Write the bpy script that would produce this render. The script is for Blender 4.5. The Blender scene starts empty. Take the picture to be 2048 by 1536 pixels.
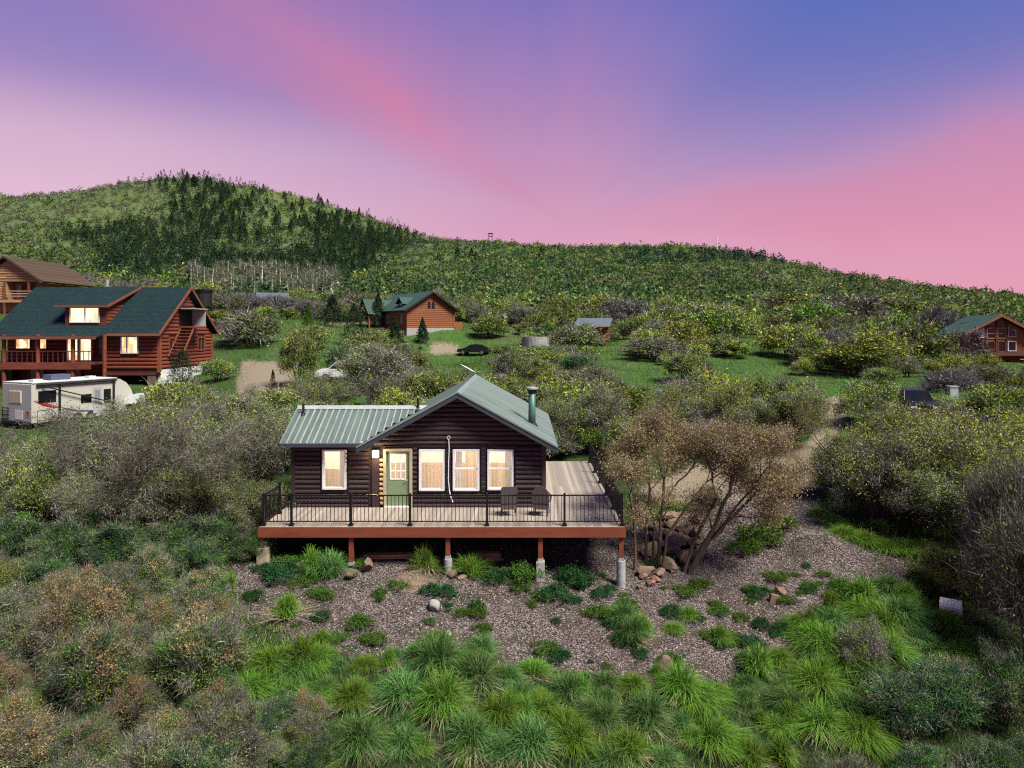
import bpy, math, random
import numpy as np
from mathutils import Vector

# ------------------------------------------------------------------ camera, sky, sun, exposure
SC = bpy.context.scene
COL = SC.collection
CZ = 6.56            # camera height above the deck boards (deck = z 0)
F = 1400.0           # focal length in photo pixels (photo 2048 wide)
VX, VY = 1046.0, 660.0
cam_d = bpy.data.cameras.new('camera'); cam = bpy.data.objects.new('camera', cam_d); COL.objects.link(cam)
cam.location = (0, 0, CZ); cam.rotation_euler = (math.radians(90), 0, 0)
cam_d.sensor_width = 36.0; cam_d.lens = 36.0 * F / 2048.0
cam_d.shift_x = -(VX - 1024) / 2048.0; cam_d.shift_y = (VY - 768) / 2048.0
cam_d.clip_start = 0.3; cam_d.clip_end = 6000
SC.camera = cam
SC.view_settings.view_transform = 'Standard'; SC.view_settings.look = 'None'
SC.view_settings.gamma = 1.0; SC.view_settings.exposure = 1.28
SC.view_settings.use_curve_mapping = False
SC.cycles.filter_width = 1.2; SC.cycles.use_denoising = False
SC.cycles.max_bounces = 6; SC.cycles.diffuse_bounces = 3; SC.cycles.transparent_max_bounces = 8

def srgb(r, g, b):
    f = lambda c: (c / 255 / 12.92) if c / 255 <= 0.04045 else ((c / 255 + 0.055) / 1.055) ** 2.4
    return (f(r), f(g), f(b), 1.0)

class NT:
    """tiny node helper"""
    def __init__(s, tree): s.t = tree; s.n = tree.nodes; s.l = tree.links
    def new(s, ty, **kw):
        nd = s.n.new(ty)
        for k, v in kw.items():
            setattr(nd, k, v)
        return nd
    def put(s, v, sock):
        if isinstance(v, bpy.types.NodeSocket): s.l.new(v, sock)
        elif v is not None:
            try: sock.default_value = v
            except Exception: sock.default_value = tuple(v)[:3]
    def math(s, op, a, b=None, c=None, clamp=False):
        nd = s.new('ShaderNodeMath', operation=op); nd.use_clamp = clamp
        s.put(a, nd.inputs[0]); s.put(b, nd.inputs[1]); s.put(c, nd.inputs[2]); return nd.outputs[0]
    def mix(s, fac, a, b, blend='MIX'):
        nd = s.new('ShaderNodeMix', data_type='RGBA', blend_type=blend)
        s.put(fac, nd.inputs[0]); s.put(a, nd.inputs[6]); s.put(b, nd.inputs[7]); return nd.outputs[2]
    def ramp(s, fac, stops, interp='LINEAR'):
        nd = s.new('ShaderNodeValToRGB'); cr = nd.color_ramp; cr.interpolation = interp
        while len(cr.elements) > 1: cr.elements.remove(cr.elements[-1])
        cr.elements[0].position = stops[0][0]; cr.elements[0].color = stops[0][1]
        for p, c in stops[1:]:
            e = cr.elements.new(p); e.color = c
        s.put(fac, nd.inputs[0]); return nd.outputs[0]
    def noise(s, vec, scale, detail=3, rough=0.55, dim='3D', w=None):
        nd = s.new('ShaderNodeTexNoise', noise_dimensions=dim)
        if vec is not None: s.put(vec, nd.inputs['Vector'])
        if w is not None: s.put(w, nd.inputs['W'])
        nd.inputs['Scale'].default_value = scale; nd.inputs['Detail'].default_value = detail
        nd.inputs['Roughness'].default_value = rough; return nd.outputs[0]

SUN_EL, SUN_AZ = 54.0, 128.0        # azimuth measured clockwise from +Y (view direction)
def build_world():
    w = bpy.data.worlds.new('World'); SC.world = w; w.use_nodes = True
    T = NT(w.node_tree); T.n.clear()
    out = T.new('ShaderNodeOutputWorld'); bg = T.new('ShaderNodeBackground'); T.l.new(bg.outputs[0], out.inputs[0])
    tc = T.new('ShaderNodeTexCoord'); D = tc.outputs['Generated']
    sep = T.new('ShaderNodeSeparateXYZ'); T.l.new(D, sep.inputs[0])
    el = T.math('ARCSINE', sep.outputs[2])                                # radians
    e = T.math('DIVIDE', el, math.pi / 2)
    g = lambda r, gg, b: srgb(r, gg, b)
    base = T.ramp(T.math('MAXIMUM', e, 0.0), [
        (0.0, g(226, 150, 176)), (0.075, g(220, 164, 192)), (0.115, g(204, 158, 192)), (0.155, g(184, 148, 192)), (0.21, g(146, 128, 190)),
        (0.285, g(104, 108, 188)), (0.42, g(74, 92, 172)), (1.0, g(58, 76, 150))])
    # streaks of lit high cloud fanning out from a point low over the ridge
    cx, cz = (1126 - VX) / F, (VY - 447) / F
    c = Vector((cx, 1, cz)).normalized(); r = Vector((0, 0, 1)).cross(c).normalized() * -1; u = r.cross(c).normalized()
    if u.z < 0: u = -u
    def dot(v):
        nd = T.new('ShaderNodeVectorMath', operation='DOT_PRODUCT'); T.l.new(D, nd.inputs[0]); nd.inputs[1].default_value = v; return nd.outputs['Value']
    a, b = dot(r), dot(u)
    ph = T.math('ARCTAN2', b, a)
    soft = T.noise(D, 3.2, 3, 0.5)
    ph = T.math('ADD', ph, T.math('MULTIPLY', T.math('SUBTRACT', soft, 0.5), 0.30))
    t = T.math('DIVIDE', T.math('ADD', ph, math.pi), 2 * math.pi)         # 0.5 = to the right, 0.75 = up, 0 = left
    k = lambda deg: (deg + 180) / 360.0
    W = lambda v: (v, v, v, 1)
    band = T.ramp(t, [(0.0, W(0.05)), (k(-150), W(0.3)), (k(-40), W(0.4)), (k(-10), W(0.4)), (k(2), W(0.9)), (k(8), W(0.75)), (k(16), W(0.2)), (k(26), W(0.0)), (k(40), W(0.0)),
                      (k(60), W(0.08)), (k(75), W(0.2)), (k(88), W(0.36)), (k(103), W(0.22)), (k(118), W(0.3)), (k(134), W(0.7)), (k(143), W(1.0)), (k(150), W(0.6)), (k(160), W(0.05)), (k(170), W(0.0)), (1.0, W(0.05))], 'EASE')
    rad = T.math('SQRT', T.math('ADD', T.math('MULTIPLY', a, a), T.math('MULTIPLY', b, b)))
    core = T.ramp(rad, [(0.0, W(0)), (0.05, W(0.04)), (0.22, W(0.75)), (0.4, W(1))], 'B_SPLINE')
    band = T.math('ADD', T.math('MULTIPLY', band, core), T.math('MULTIPLY', T.math('SUBTRACT', 1.0, core), 0.40))
    cv = T.new('ShaderNodeCombineXYZ'); T.l.new(T.math('MULTIPLY', T.math('COSINE', ph), 3.4), cv.inputs[0]); T.l.new(T.math('MULTIPLY', T.math('SINE', ph), 3.4), cv.inputs[1]); T.l.new(T.math('MULTIPLY', rad, 1.6), cv.inputs[2])
    fine = T.noise(cv.outputs[0], 0.9, 3, 0.45)
    fine = T.ramp(fine, [(0.3, W(0)), (0.7, W(1))], 'EASE')
    band = T.math('ADD', T.math('MULTIPLY', band, T.math('ADD', 0.58, T.math('ADD', T.math('MULTIPLY', fine, 0.22), T.math('MULTIPLY', T.noise(D, 2.6, 4, 0.55), 0.5)))), T.math('MULTIPLY', fine, 0.05))
    fade = T.ramp(e, [(0.0, W(0.5)), (0.1, W(0.8)), (0.2, W(1.0)), (0.3, W(0.75)), (0.45, W(0.3)), (1.0, W(0.08))])
    pink = T.ramp(e, [(0.0, g(234, 150, 170)), (0.12, g(212, 130, 164)), (0.2, g(204, 128, 168)), (0.27, g(184, 124, 174)), (0.5, g(140, 112, 172)), (1.0, g(120, 100, 160))])
    col = T.mix(T.math('MULTIPLY', band, fade), base, pink)
    # the clear blue gap at the right between the streaks
    gap = T.ramp(t, [(0.0, W(0)), (k(6), W(0)), (k(20), W(0.9)), (k(36), W(0.9)), (k(58), W(0.3)), (k(78), W(0)), (1.0, W(0))], 'EASE')
    gapf = T.ramp(e, [(0.0, W(0)), (0.1, W(0.1)), (0.2, W(0.6)), (0.32, W(1)), (1.0, W(1))])
    col = T.mix(T.math('MULTIPLY', T.math('MULTIPLY', gap, core), gapf), col, g(74, 104, 182))
    lg = T.ramp(a, [(0.0, W(0)), (1.0, W(0))]) if False else T.math('MULTIPLY', T.math('SUBTRACT', -0.08, a), 2.2, clamp=True)
    le = T.ramp(e, [(0.0, W(0.6)), (0.1, W(1)), (0.135, W(0.75)), (0.2, W(0.0)), (1.0, W(0))], 'EASE')
    col = T.mix(T.math('MULTIPLY', T.math('MULTIPLY', lg, le), 0.75), col, g(230, 192, 212))
    sky = T.new('ShaderNodeTexSky', sky_type='NISHITA'); sky.sun_disc = False
    sky.sun_elevation = math.radians(SUN_EL); sky.sun_rotation = math.radians(SUN_AZ)
    sky.sun_intensity = 0.4
    col = T.mix(0.008, col, sky.outputs[0], 'ADD')
    T.l.new(col, bg.inputs[0]); bg.inputs[1].default_value = 0.40
build_world()
sun_d = bpy.data.lights.new('sun', 'SUN'); sun_d.energy = 5.0; sun_d.angle = math.radians(22); sun_d.color = (1.0, 0.96, 0.80)
sun = bpy.data.objects.new('sun', sun_d); COL.objects.link(sun)
_e, _a = math.radians(SUN_EL), math.radians(SUN_AZ)
sdir = Vector((math.sin(_a) * math.cos(_e), math.cos(_a) * math.cos(_e), math.sin(_e)))
sun.rotation_euler = sdir.to_track_quat('Z', 'Y').to_euler(); sun.location = (30, -10, 40)

# ------------------------------------------------------------------ terrain height
def px2x(px, D): return (px - VX) * D / F
def py2z(py, D): return CZ - (py - VY) * D / F
def P(px, py, D): return (px2x(px, D), D, py2z(py, D))

def znear(X, Y):
    return -1.65 - 0.068 * min(9, max(-9, X + 2)) - 0.24 * (23.3 - Y)
CTRL = []
for D_ in (7, 9, 12, 16, 20, 23.5):
    for p_ in (-600, -200, 200, 520, 800, 1080, 1300, 1600, 1900, 2300, 2700):
        X_ = px2x(p_, D_); CTRL.append((p_, VY + F * (CZ - znear(X_, D_)) / D_, D_))
for p_, D_, z_ in [(560, 28, -0.9), (800, 28, -1.15), (1100, 28, -1.35), (560, 36, -0.35), (850, 36, -0.45), (1150, 36, -0.55), (700, 42, 0.1), (1100, 43, 0.2)]:
    CTRL.append((p_, VY + F * (CZ - z_) / D_, D_))
CTRL += [(-500, 880, 44), (0, 862, 45), (40, 858, 45.5), (130, 838, 48), (240, 815, 52), (270, 777, 58), (60, 777, 58), (-400, 780, 58), (415, 740, 69), (330, 768, 60),
         (480, 770, 56), (600, 725, 70), (490, 723, 70), (590, 772, 55), (300, 950, 34), (100, 985, 33), (-300, 990, 33), (420, 860, 44),
         (40, 628, 82), (-300, 630, 82), (200, 640, 82), (560, 640, 100), (640, 662, 90), (500, 692, 78),
         (760, 655, 110), (890, 657, 110), (948, 706, 100), (870, 706, 99), (800, 735, 70), (1000, 735, 68), (1000, 780, 52),
         (1175, 688, 92), (1070, 693, 90), (1250, 700, 85), (1400, 722, 75), (1400, 785, 54), (1650, 803, 50), (1690, 790, 53), (1200, 770, 56), (1200, 850, 44),
         (1500, 690, 90), (1700, 742, 72), (1980, 726, 82), (2300, 735, 82), (1830, 792, 52), (2048, 805, 50), (2400, 820, 50),
         (1600, 930, 36.5), (1450, 950, 35), (1900, 905, 37), (2100, 1000, 30), (1650, 1040, 29), (2300, 960, 33),
         (-300, 600, 130), (300, 612, 130), (650, 625, 130), (1000, 640, 132), (1250, 655, 125), (1500, 668, 125), (2048, 690, 125), (2400, 700, 125),
         (-300, 560, 200), (0, 565, 200), (300, 578, 200), (700, 598, 200), (1000, 603, 200), (1500, 632, 190), (2048, 652, 190), (2400, 660, 190),
         (-300, 520, 330), (0, 525, 330), (300, 528, 330), (700, 552, 330), (1000, 558, 320), (1500, 585, 290), (2048, 622, 280), (2400, 635, 280),
         (-300, 465, 560), (0, 468, 560), (300, 470, 560), (620, 490, 560), (800, 508, 480), (1050, 520, 430), (1400, 535, 370), (1500, 548, 360)]
RIDGE = [(-600, 402, 900), (-200, 394, 900), (0, 387, 900), (80, 385, 900), (170, 374, 900), (270, 357, 900), (340, 352, 900), (420, 357, 900), (470, 366, 900), (560, 378, 890),
         (650, 403, 880), (740, 432, 850), (830, 460, 780), (900, 473, 700), (1000, 479, 620), (1100, 485, 580), (1300, 488, 510), (1450, 494, 470), (1550, 513, 450),
         (1650, 537, 430), (1800, 561, 420), (1920, 574, 415), (2048, 586, 410), (2300, 600, 410), (2700, 610, 410)]
RIDGE = [(a, b + (9 if a > 760 else 6), c) for a, b, c in RIDGE]
CTRL += RIDGE
RP = np.array([r[0] for r in RIDGE], float); RR = np.array([r[2] for r in RIDGE], float); RROW = np.array([r[1] for r in RIDGE], float)
CA = np.array(CTRL, float)
_cx = np.stack([CA[:, 0] / 300.0, 2.6 * np.log(CA[:, 2])], 1)
def _tps(r2): return np.where(r2 > 1e-9, 0.5 * r2 * np.log(np.maximum(r2, 1e-9)), 0)
def _solve():
    n = len(CA); K = _tps(((_cx[:, None] - _cx[None]) ** 2).sum(2)) + np.eye(n) * 0.004
    Pm = np.hstack([np.ones((n, 1)), _cx]); A = np.zeros((n + 3, n + 3)); A[:n, :n] = K; A[:n, n:] = Pm; A[n:, :n] = Pm.T
    y = np.zeros(n + 3); y[:n] = (CA[:, 1] - VY) * CA[:, 2] ** 0.7       # tames the blow-up close to the camera
    return np.linalg.solve(A, y)
_W = _solve()
def _vnoise(x, y, seed=0):
    xi = np.floor(x).astype(np.int64); yi = np.floor(y).astype(np.int64); fx = x - xi; fy = y - yi
    def h(a, b):
        n = (a * 374761393 + b * 668265263 + seed * 974634777) & 0x7fffffff
        n = ((n ^ (n >> 13)) * 1274126177) & 0x7fffffff
        return ((n ^ (n >> 16)) & 0xffff) / 65535.0
    sx = fx * fx * (3 - 2 * fx); sy = fy * fy * (3 - 2 * fy)
    return (h(xi, yi) * (1 - sx) + h(xi + 1, yi) * sx) * (1 - sy) + (h(xi, yi + 1) * (1 - sx) + h(xi + 1, yi + 1) * sx) * sy - 0.5
def row_at(px, D):
    """photo row on which the ground at distance D stands"""
    px = np.clip(np.asarray(px, float), -650, 2750); D = np.asarray(D, float); shp = np.broadcast(px, D).shape
    px = np.broadcast_to(px, shp).ravel(); D = np.broadcast_to(D, shp).ravel(); out = np.empty(len(px))
    R = np.interp(px, RP, RR)
    Dc = np.minimum(np.maximum(D, 7.0), R)
    for i in range(0, len(px), 20000):
        q = np.stack([px[i:i + 20000] / 300.0, 2.6 * np.log(Dc[i:i + 20000])], 1)
        K = _tps(((q[:, None] - _cx[None]) ** 2).sum(2)); n = len(CA)
        out[i:i + 20000] = (K @ _W[:n] + _W[n] + q @ _W[n + 1:]) / Dc[i:i + 20000] ** 0.7 + VY
    over = np.maximum(D / R - 1, 0)
    out = out + over * 90 + over ** 2 * 60
    return out.reshape(shp)
def ground(X, Y):
    X = np.asarray(X, float); Y = np.asarray(Y, float); Yc = np.maximum(Y, 7.0)
    px = VX + F * X / Yc
    z = CZ - (row_at(px, Yc) - VY) * Yc / F
    z = z - 0.24 * (Yc - Y)
    near = np.clip((Y - 60) / 60, 0, 1)
    z = z + 0.10 * _vnoise(X / 1.7, Y / 1.7, 1) + 0.05 * _vnoise(X / 0.6, Y / 0.6, 2)
    z = z + 0.55 * np.exp(-(((X - 11.3) / 1.5) ** 2 + ((Y - 26.2) / 1.0) ** 2))
    R = np.interp(px, RP, RR); edge = np.clip((R - Y) / (0.25 * R), 0.15, 1)
    z = z + near * edge * (Yc * 0.016) * _vnoise(X / 46, Y / 60, 3) + near * edge * Yc * 0.007 * _vnoise(X / 17, Y / 22, 4)
    return z
def gz(X, Y): return float(ground(np.array([X]), np.array([Y]))[0])
_DT = np.exp(np.linspace(math.log(9), math.log(1000), 500))
def dist_for(px, py):
    """distance at which the ground is seen at this photo pixel"""
    rows = VY - (ground(px2x(px, _DT), _DT) - CZ) * F / _DT
    ok = np.where(rows <= py)[0]
    return float(_DT[ok[0]]) if len(ok) else float(_DT[-1])
def on_ground(px, py):
    D = dist_for(px, py); X = px2x(px, D); return X, D, gz(X, D)

def in_poly(x, y, poly):
    x = np.asarray(x, float); y = np.asarray(y, float); c = np.zeros(x.shape, bool); j = len(poly) - 1
    for i in range(len(poly)):
        xi, yi = poly[i]; xj, yj = poly[j]
        if yi != yj: c ^= ((yi > y) != (yj > y)) & (x < (xj - xi) * (y - yi) / (yj - yi) + xi)
        j = i
    return c
YARD = [(450, 1130), (640, 1118), (900, 1085), (1100, 1080), (1300, 1045), (1400, 1000), (1480, 960), (1640, 960), (1655, 1040), (1800, 1110), (1850, 1180), (1700, 1205),
        (1590, 1260), (1560, 1330), (1420, 1370), (1290, 1360), (1050, 1330), (900, 1300), (720, 1310), (590, 1265), (490, 1235)]
DRIVE = [(1260, 985), (1390, 930), (1560, 912), (1625, 880), (1630, 815), (1655, 795), (1710, 788), (1720, 802), (1690, 830), (1670, 880), (1655, 940), (1650, 975), (1480, 1000), (1330, 1010)]
PAD = [(482, 722), (606, 722), (584, 745), (606, 778), (560, 800), (470, 795)]
CARPAD = [(856, 688), (925, 688), (925, 709), (858, 709)]
TRACK = [(690, 640), (760, 646), (755, 652), (650, 648), (650, 641)]

# ------------------------------------------------------------------ materials
def new_mat(name):
    m = bpy.data.materials.new(name); m.use_nodes = True; T = NT(m.node_tree); T.n.clear()
    out = T.new('ShaderNodeOutputMaterial'); return m, T, out
def principled(T, out, col, rough=0.8, metal=0.0, bump=None, bstr=0.3, bdist=0.02, spec=0.3):
    p = T.new('ShaderNodeBsdfPrincipled'); T.put(col, p.inputs['Base Color']); T.put(rough, p.inputs['Roughness']); p.inputs['Metallic'].default_value = metal
    p.inputs['Specular IOR Level'].default_value = spec
    if bump is not None:
        b = T.new('ShaderNodeBump'); b.inputs['Strength'].default_value = bstr; b.inputs['Distance'].default_value = bdist; T.l.new(bump, b.inputs['Height']); T.l.new(b.outputs[0], p.inputs['Normal'])
    T.l.new(p.outputs[0], out.inputs[0]); return p
def C(r, g, b): return (r, g, b, 1.0)
KA = 0.61        # darkens all surface colours alike, so shade comes out deeper at this exposure
def CK(c): return (c[0] * KA, c[1] * KA, c[2] * KA, 1.0)
def mat_plain(name, col, rough=0.75, metal=0.0, var=0.35, scale=4.0, bump=0.15, stretch=(1, 1, 1), spec=0.3, objvar=0.12):
    """painted / stained / metal surface with blotches, fine grain and per-piece difference"""
    m, T, out = new_mat(name)
    tc = T.new('ShaderNodeTexCoord'); mp = T.new('ShaderNodeMapping'); T.l.new(tc.outputs['Object'], mp.inputs[0]); mp.inputs['Scale'].default_value = stretch
    oi = T.new('ShaderNodeObjectInfo')
    off = T.new('ShaderNodeVectorMath', operation='ADD'); T.l.new(mp.outputs[0], off.inputs[0])
    cmb = T.new('ShaderNodeCombineXYZ'); T.l.new(T.math('MULTIPLY', oi.outputs['Random'], 37.0), cmb.inputs[0]); T.l.new(cmb.outputs[0], off.inputs[1])
    n1 = T.noise(off.outputs[0], scale, 4, 0.6); n2 = T.noise(off.outputs[0], scale * 9, 3, 0.6)
    v = T.math('ADD', T.math('MULTIPLY', T.math('SUBTRACT', n1, 0.5), var * 2), T.math('MULTIPLY', T.math('SUBTRACT', n2, 0.5), var))
    v = T.math('ADD', v, T.math('MULTIPLY', T.math('SUBTRACT', oi.outputs['Random'], 0.5), objvar * 2))
    v = T.math('ADD', 1.0, v)
    cc = T.new('ShaderNodeMix', data_type='RGBA', blend_type='MULTIPLY'); cc.inputs[0].default_value = 1.0; T.put(CK(col), cc.inputs[6])
    rgb = T.new('ShaderNodeCombineColor'); [T.l.new(v, rgb.inputs[i]) for i in range(3)]; T.l.new(rgb.outputs[0], cc.inputs[7])
    r = T.math('ADD', rough, T.math('MULTIPLY', T.math('SUBTRACT', n1, 0.5), 0.25), clamp=True)
    principled(T, out, cc.outputs[2], r, metal, n2, bump, 0.01, spec); return m
def mat_leaf(name, cols, transl=0.3, objhue=0.35):
    """leaf / twig faces: colour picked per leaf, shifted per plant"""
    m, T, out = new_mat(name)
    ge = T.new('ShaderNodeNewGeometry'); oi = T.new('ShaderNodeObjectInfo')
    n = len(cols); col = T.ramp(ge.outputs['Random Per Island'], [(i / (n - 1), CK(c)) for i, c in enumerate(cols)])
    hs = T.new('ShaderNodeHueSaturation'); T.l.new(col, hs.inputs['Color'])
    T.l.new(T.math('ADD', 1.0 - objhue * 0.5, T.math('MULTIPLY', oi.outputs['Random'], objhue)), hs.inputs['Value'])
    T.l.new(T.math('ADD', 0.5 - 0.015, T.math('MULTIPLY', oi.outputs['Random'], 0.03)), hs.inputs['Hue'])
    d = T.new('ShaderNodeBsdfDiffuse'); T.l.new(hs.outputs[0], d.inputs[0])
    if transl > 0:
        tr = T.new('ShaderNodeBsdfTranslucent'); T.l.new(hs.outputs[0], tr.inputs[0])
        mx = T.new('ShaderNodeMixShader'); mx.inputs[0].default_value = transl; T.l.new(d.outputs[0], mx.inputs[1]); T.l.new(tr.outputs[0], mx.inputs[2]); T.l.new(mx.outputs[0], out.inputs[0])
    else: T.l.new(d.outputs[0], out.inputs[0])
    return m
def mat_attr(name, attr='tint', jitter=0.5, transl=0.0):
    m, T, out = new_mat(name)
    at = T.new('ShaderNodeAttribute'); at.attribute_name = attr; ge = T.new('ShaderNodeNewGeometry')
    hs = T.new('ShaderNodeHueSaturation'); T.l.new(at.outputs['Color'], hs.inputs['Color'])
    T.l.new(T.math('MULTIPLY', KA, T.math('ADD', 1.0 - jitter * 0.5, T.math('MULTIPLY', ge.outputs['Random Per Island'], jitter))), hs.inputs['Value'])
    d = T.new('ShaderNodeBsdfDiffuse'); T.l.new(hs.outputs[0], d.inputs[0])
    if transl:
        tr = T.new('ShaderNodeBsdfTranslucent'); T.l.new(hs.outputs[0], tr.inputs[0]); mx = T.new('ShaderNodeMixShader'); mx.inputs[0].default_value = transl
        T.l.new(d.outputs[0], mx.inputs[1]); T.l.new(tr.outputs[0], mx.inputs[2]); T.l.new(mx.outputs[0], out.inputs[0])
    else: T.l.new(d.outputs[0], out.inputs[0])
    return m
def mat_emit(name, col, strength):
    m, T, out = new_mat(name); e = T.new('ShaderNodeEmission'); e.inputs[0].default_value = col; e.inputs[1].default_value = strength; T.l.new(e.outputs[0], out.inputs[0]); return m
def mat_lit_window(name, strength):
    """lit room seen through a distant window: cream walls, darker furniture and a curtain edge"""
    m, T, out = new_mat(name); tc = T.new('ShaderNodeTexCoord'); mp = T.new('ShaderNodeMapping'); T.l.new(tc.outputs['Object'], mp.inputs[0]); mp.inputs['Scale'].default_value = (2.6, 1, 1.1)
    vo = T.new('ShaderNodeTexVoronoi', distance='CHEBYCHEV'); T.l.new(mp.outputs[0], vo.inputs['Vector']); vo.inputs['Scale'].default_value = 1.0
    sp = T.new('ShaderNodeSeparateColor'); T.l.new(vo.outputs['Color'], sp.inputs[0])
    col = T.ramp(sp.outputs[0], [(0.0, C(0.55, 0.28, 0.10)), (0.35, C(0.85, 0.52, 0.25)), (0.6, C(1.0, 0.75, 0.45)), (1.0, C(1.0, 0.86, 0.62))])
    e = T.new('ShaderNodeEmission'); T.l.new(col, e.inputs[0]); e.inputs[1].default_value = strength; T.l.new(e.outputs[0], out.inputs[0]); return m
def mat_glass(name, tint=(0.9, 0.95, 1.0), refl=0.12):
    m, T, out = new_mat(name); t = T.new('ShaderNodeBsdfTransparent'); t.inputs[0].default_value = C(*tint); g = T.new('ShaderNodeBsdfGlossy'); g.inputs['Roughness'].default_value = 0.03
    mx = T.new('ShaderNodeMixShader'); mx.inputs[0].default_value = refl; T.l.new(t.outputs[0], mx.inputs[1]); T.l.new(g.outputs[0], mx.inputs[2]); T.l.new(mx.outputs[0], out.inputs[0]); return m
def mat_shingle(name, c1, c2):
    m, T, out = new_mat(name); tc = T.new('ShaderNodeTexCoord')
    br = T.new('ShaderNodeTexBrick'); mp = T.new('ShaderNodeMapping'); T.l.new(tc.outputs['Object'], mp.inputs[0]); mp.inputs['Rotation'].default_value = (math.radians(90), 0, 0)
    T.l.new(mp.outputs[0], br.inputs[0]); br.inputs['Scale'].default_value = 2.2; br.inputs['Color1'].default_value = C(*c1); br.inputs['Color2'].default_value = C(*c2)
    br.inputs['Mortar'].default_value = C(*(x * 0.5 for x in c1)); br.inputs['Mortar Size'].default_value = 0.03; br.inputs['Bias'].default_value = -0.2
    n = T.noise(tc.outputs['Object'], 6.0, 4, 0.7)
    col = T.mix(T.math('MULTIPLY', n, 0.7), br.outputs[0], C(*(x * 0.45 for x in c1)))
    principled(T, out, col, 0.9, 0, br.outputs[1], 0.5, 0.03, 0.1); return m

M = {}
M['log'] = mat_plain('dark stained log', C(0.036, 0.020, 0.024), 0.6, 0, 0.75, 2.0, 0.5, (0.6, 3, 3), 0.35, 0.42)
M['trim'] = mat_plain('dark trim paint', C(0.022, 0.022, 0.030), 0.55, 0, 0.3, 2.0, 0.1)
M['rake'] = mat_plain('slate fascia paint', C(0.040, 0.050, 0.068), 0.5, 0, 0.25, 2.0, 0.08)
M['roof'] = mat_plain('green grey metal roofing', C(0.135, 0.185, 0.182), 0.42, 0.25, 0.45, 0.9, 0.04, (1, 1, 1), 0.5, 0.05)
M['roofrib'] = mat_plain('worn pale roof rib', C(0.36, 0.37, 0.34), 0.5, 0.2, 0.6, 5, 0.1)  # ribs paler than the roof panels
M['rooftrim'] = mat_plain('pale green roof trim', C(0.22, 0.30, 0.29), 0.4, 0.2, 0.2, 2, 0.05)
M['whiteframe'] = mat_plain('white window vinyl', C(0.74, 0.74, 0.80), 0.5, 0, 0.08, 3, 0.03)
M['door'] = mat_plain('green door paint', C(0.20, 0.28, 0.16), 0.5, 0, 0.2, 3, 0.05)
M['interior'] = mat_plain('warm pine boards', C(0.66, 0.48, 0.29), 0.7, 0, 0.3, 2.0, 0.1, (6, 1, 0.6))
M['plaster'] = mat_plain('cream plaster', C(0.84, 0.75, 0.58), 0.8, 0, 0.08, 2.0, 0.05)
M['glass'] = mat_glass('window glass')
M['darkglass'] = mat_plain('dark glass', C(0.008, 0.009, 0.012), 0.12, 0, 0.1, 1, 0.0, (1, 1, 1), 0.35)
M['paleglass'] = mat_plain('glass with painted sky reflection', C(0.30, 0.33, 0.40), 0.1, 0.3, 0.1, 1, 0.0, (1, 1, 1), 0.8)  # pale blue base colour painted in for reflected sky
M['deck'] = mat_plain('weathered composite deck board', C(0.33, 0.275, 0.25), 0.7, 0, 0.4, 1.6, 0.2, (4, 0.5, 1), 0.3, 0.22)
M['beam'] = mat_plain('red stained timber', C(0.20, 0.050, 0.024), 0.6, 0, 0.4, 2.0, 0.2, (0.6, 3, 3))
M['rail'] = mat_plain('black powder coated metal', C(0.010, 0.010, 0.012), 0.4, 0.2, 0.2, 3, 0.03)
M['concrete'] = mat_plain('concrete', C(0.34, 0.335, 0.34), 0.9, 0, 0.35, 3, 0.3)
M['tanconcrete'] = mat_plain('tan concrete', C(0.42, 0.36, 0.26), 0.9, 0, 0.25, 3, 0.3)
M['galv'] = mat_plain('weathered galvanised sheet', C(0.42, 0.46, 0.48), 0.5, 0.3, 0.4, 3, 0.1)
M['plank'] = mat_plain('sawn pine plank', C(0.42, 0.27, 0.14), 0.8, 0, 0.35, 2, 0.2, (0.6, 4, 4))
M['wicker'] = mat_plain('grey woven seat', C(0.085, 0.070, 0.078), 0.8, 0, 0.3, 12, 0.5)
M['stovepipe'] = mat_plain('green painted stove pipe', C(0.07, 0.16, 0.15), 0.5, 0.3, 0.35, 3, 0.1)
M['black'] = mat_plain('black', C(0.008, 0.008, 0.009), 0.6, 0, 0.2, 3, 0.05)
M['white'] = mat_plain('white paint', C(0.72, 0.72, 0.74), 0.5, 0, 0.1, 3, 0.03)
M['redlog'] = mat_plain('red stained house log', C(0.185, 0.042, 0.024), 0.6, 0, 0.6, 1.5, 0.3, (0.6, 3, 3), 0.3, 0.2)
M['redtrim'] = mat_plain('orange stained trim', C(0.20, 0.058, 0.03), 0.6, 0, 0.4, 1.5, 0.1)
M['redwall'] = mat_plain('dark red wall', C(0.10, 0.028, 0.022), 0.7, 0, 0.4, 1.5, 0.2)
M['shingle'] = mat_shingle('blue green shingle', (0.007, 0.019, 0.024), (0.014, 0.032, 0.038))
M['tanwood'] = mat_plain('tan clapboard', C(0.40, 0.24, 0.13), 0.7, 0, 0.35, 1.5, 0.2, (0.6, 3, 3), 0.3, 0.2)
M['brownroof'] = mat_shingle('brown shingle', (0.06, 0.04, 0.03), (0.09, 0.06, 0.05))
M['orangewood'] = mat_plain('orange cedar siding', C(0.24, 0.072, 0.024), 0.65, 0, 0.35, 1.0, 0.2, (0.6, 3, 3))
M['greenmetal'] = mat_plain('green metal roof', C(0.020, 0.056, 0.050), 0.75, 0.0, 0.15, 1.0, 0.05)
M['bluemetal'] = mat_plain('blue grey metal roof', C(0.085, 0.115, 0.15), 0.75, 0.0, 0.15, 1.0, 0.05)
M['roomlamp'] = mat_emit('lit ceiling lamp', C(1.0, 0.80, 0.54), 4.0)
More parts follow.
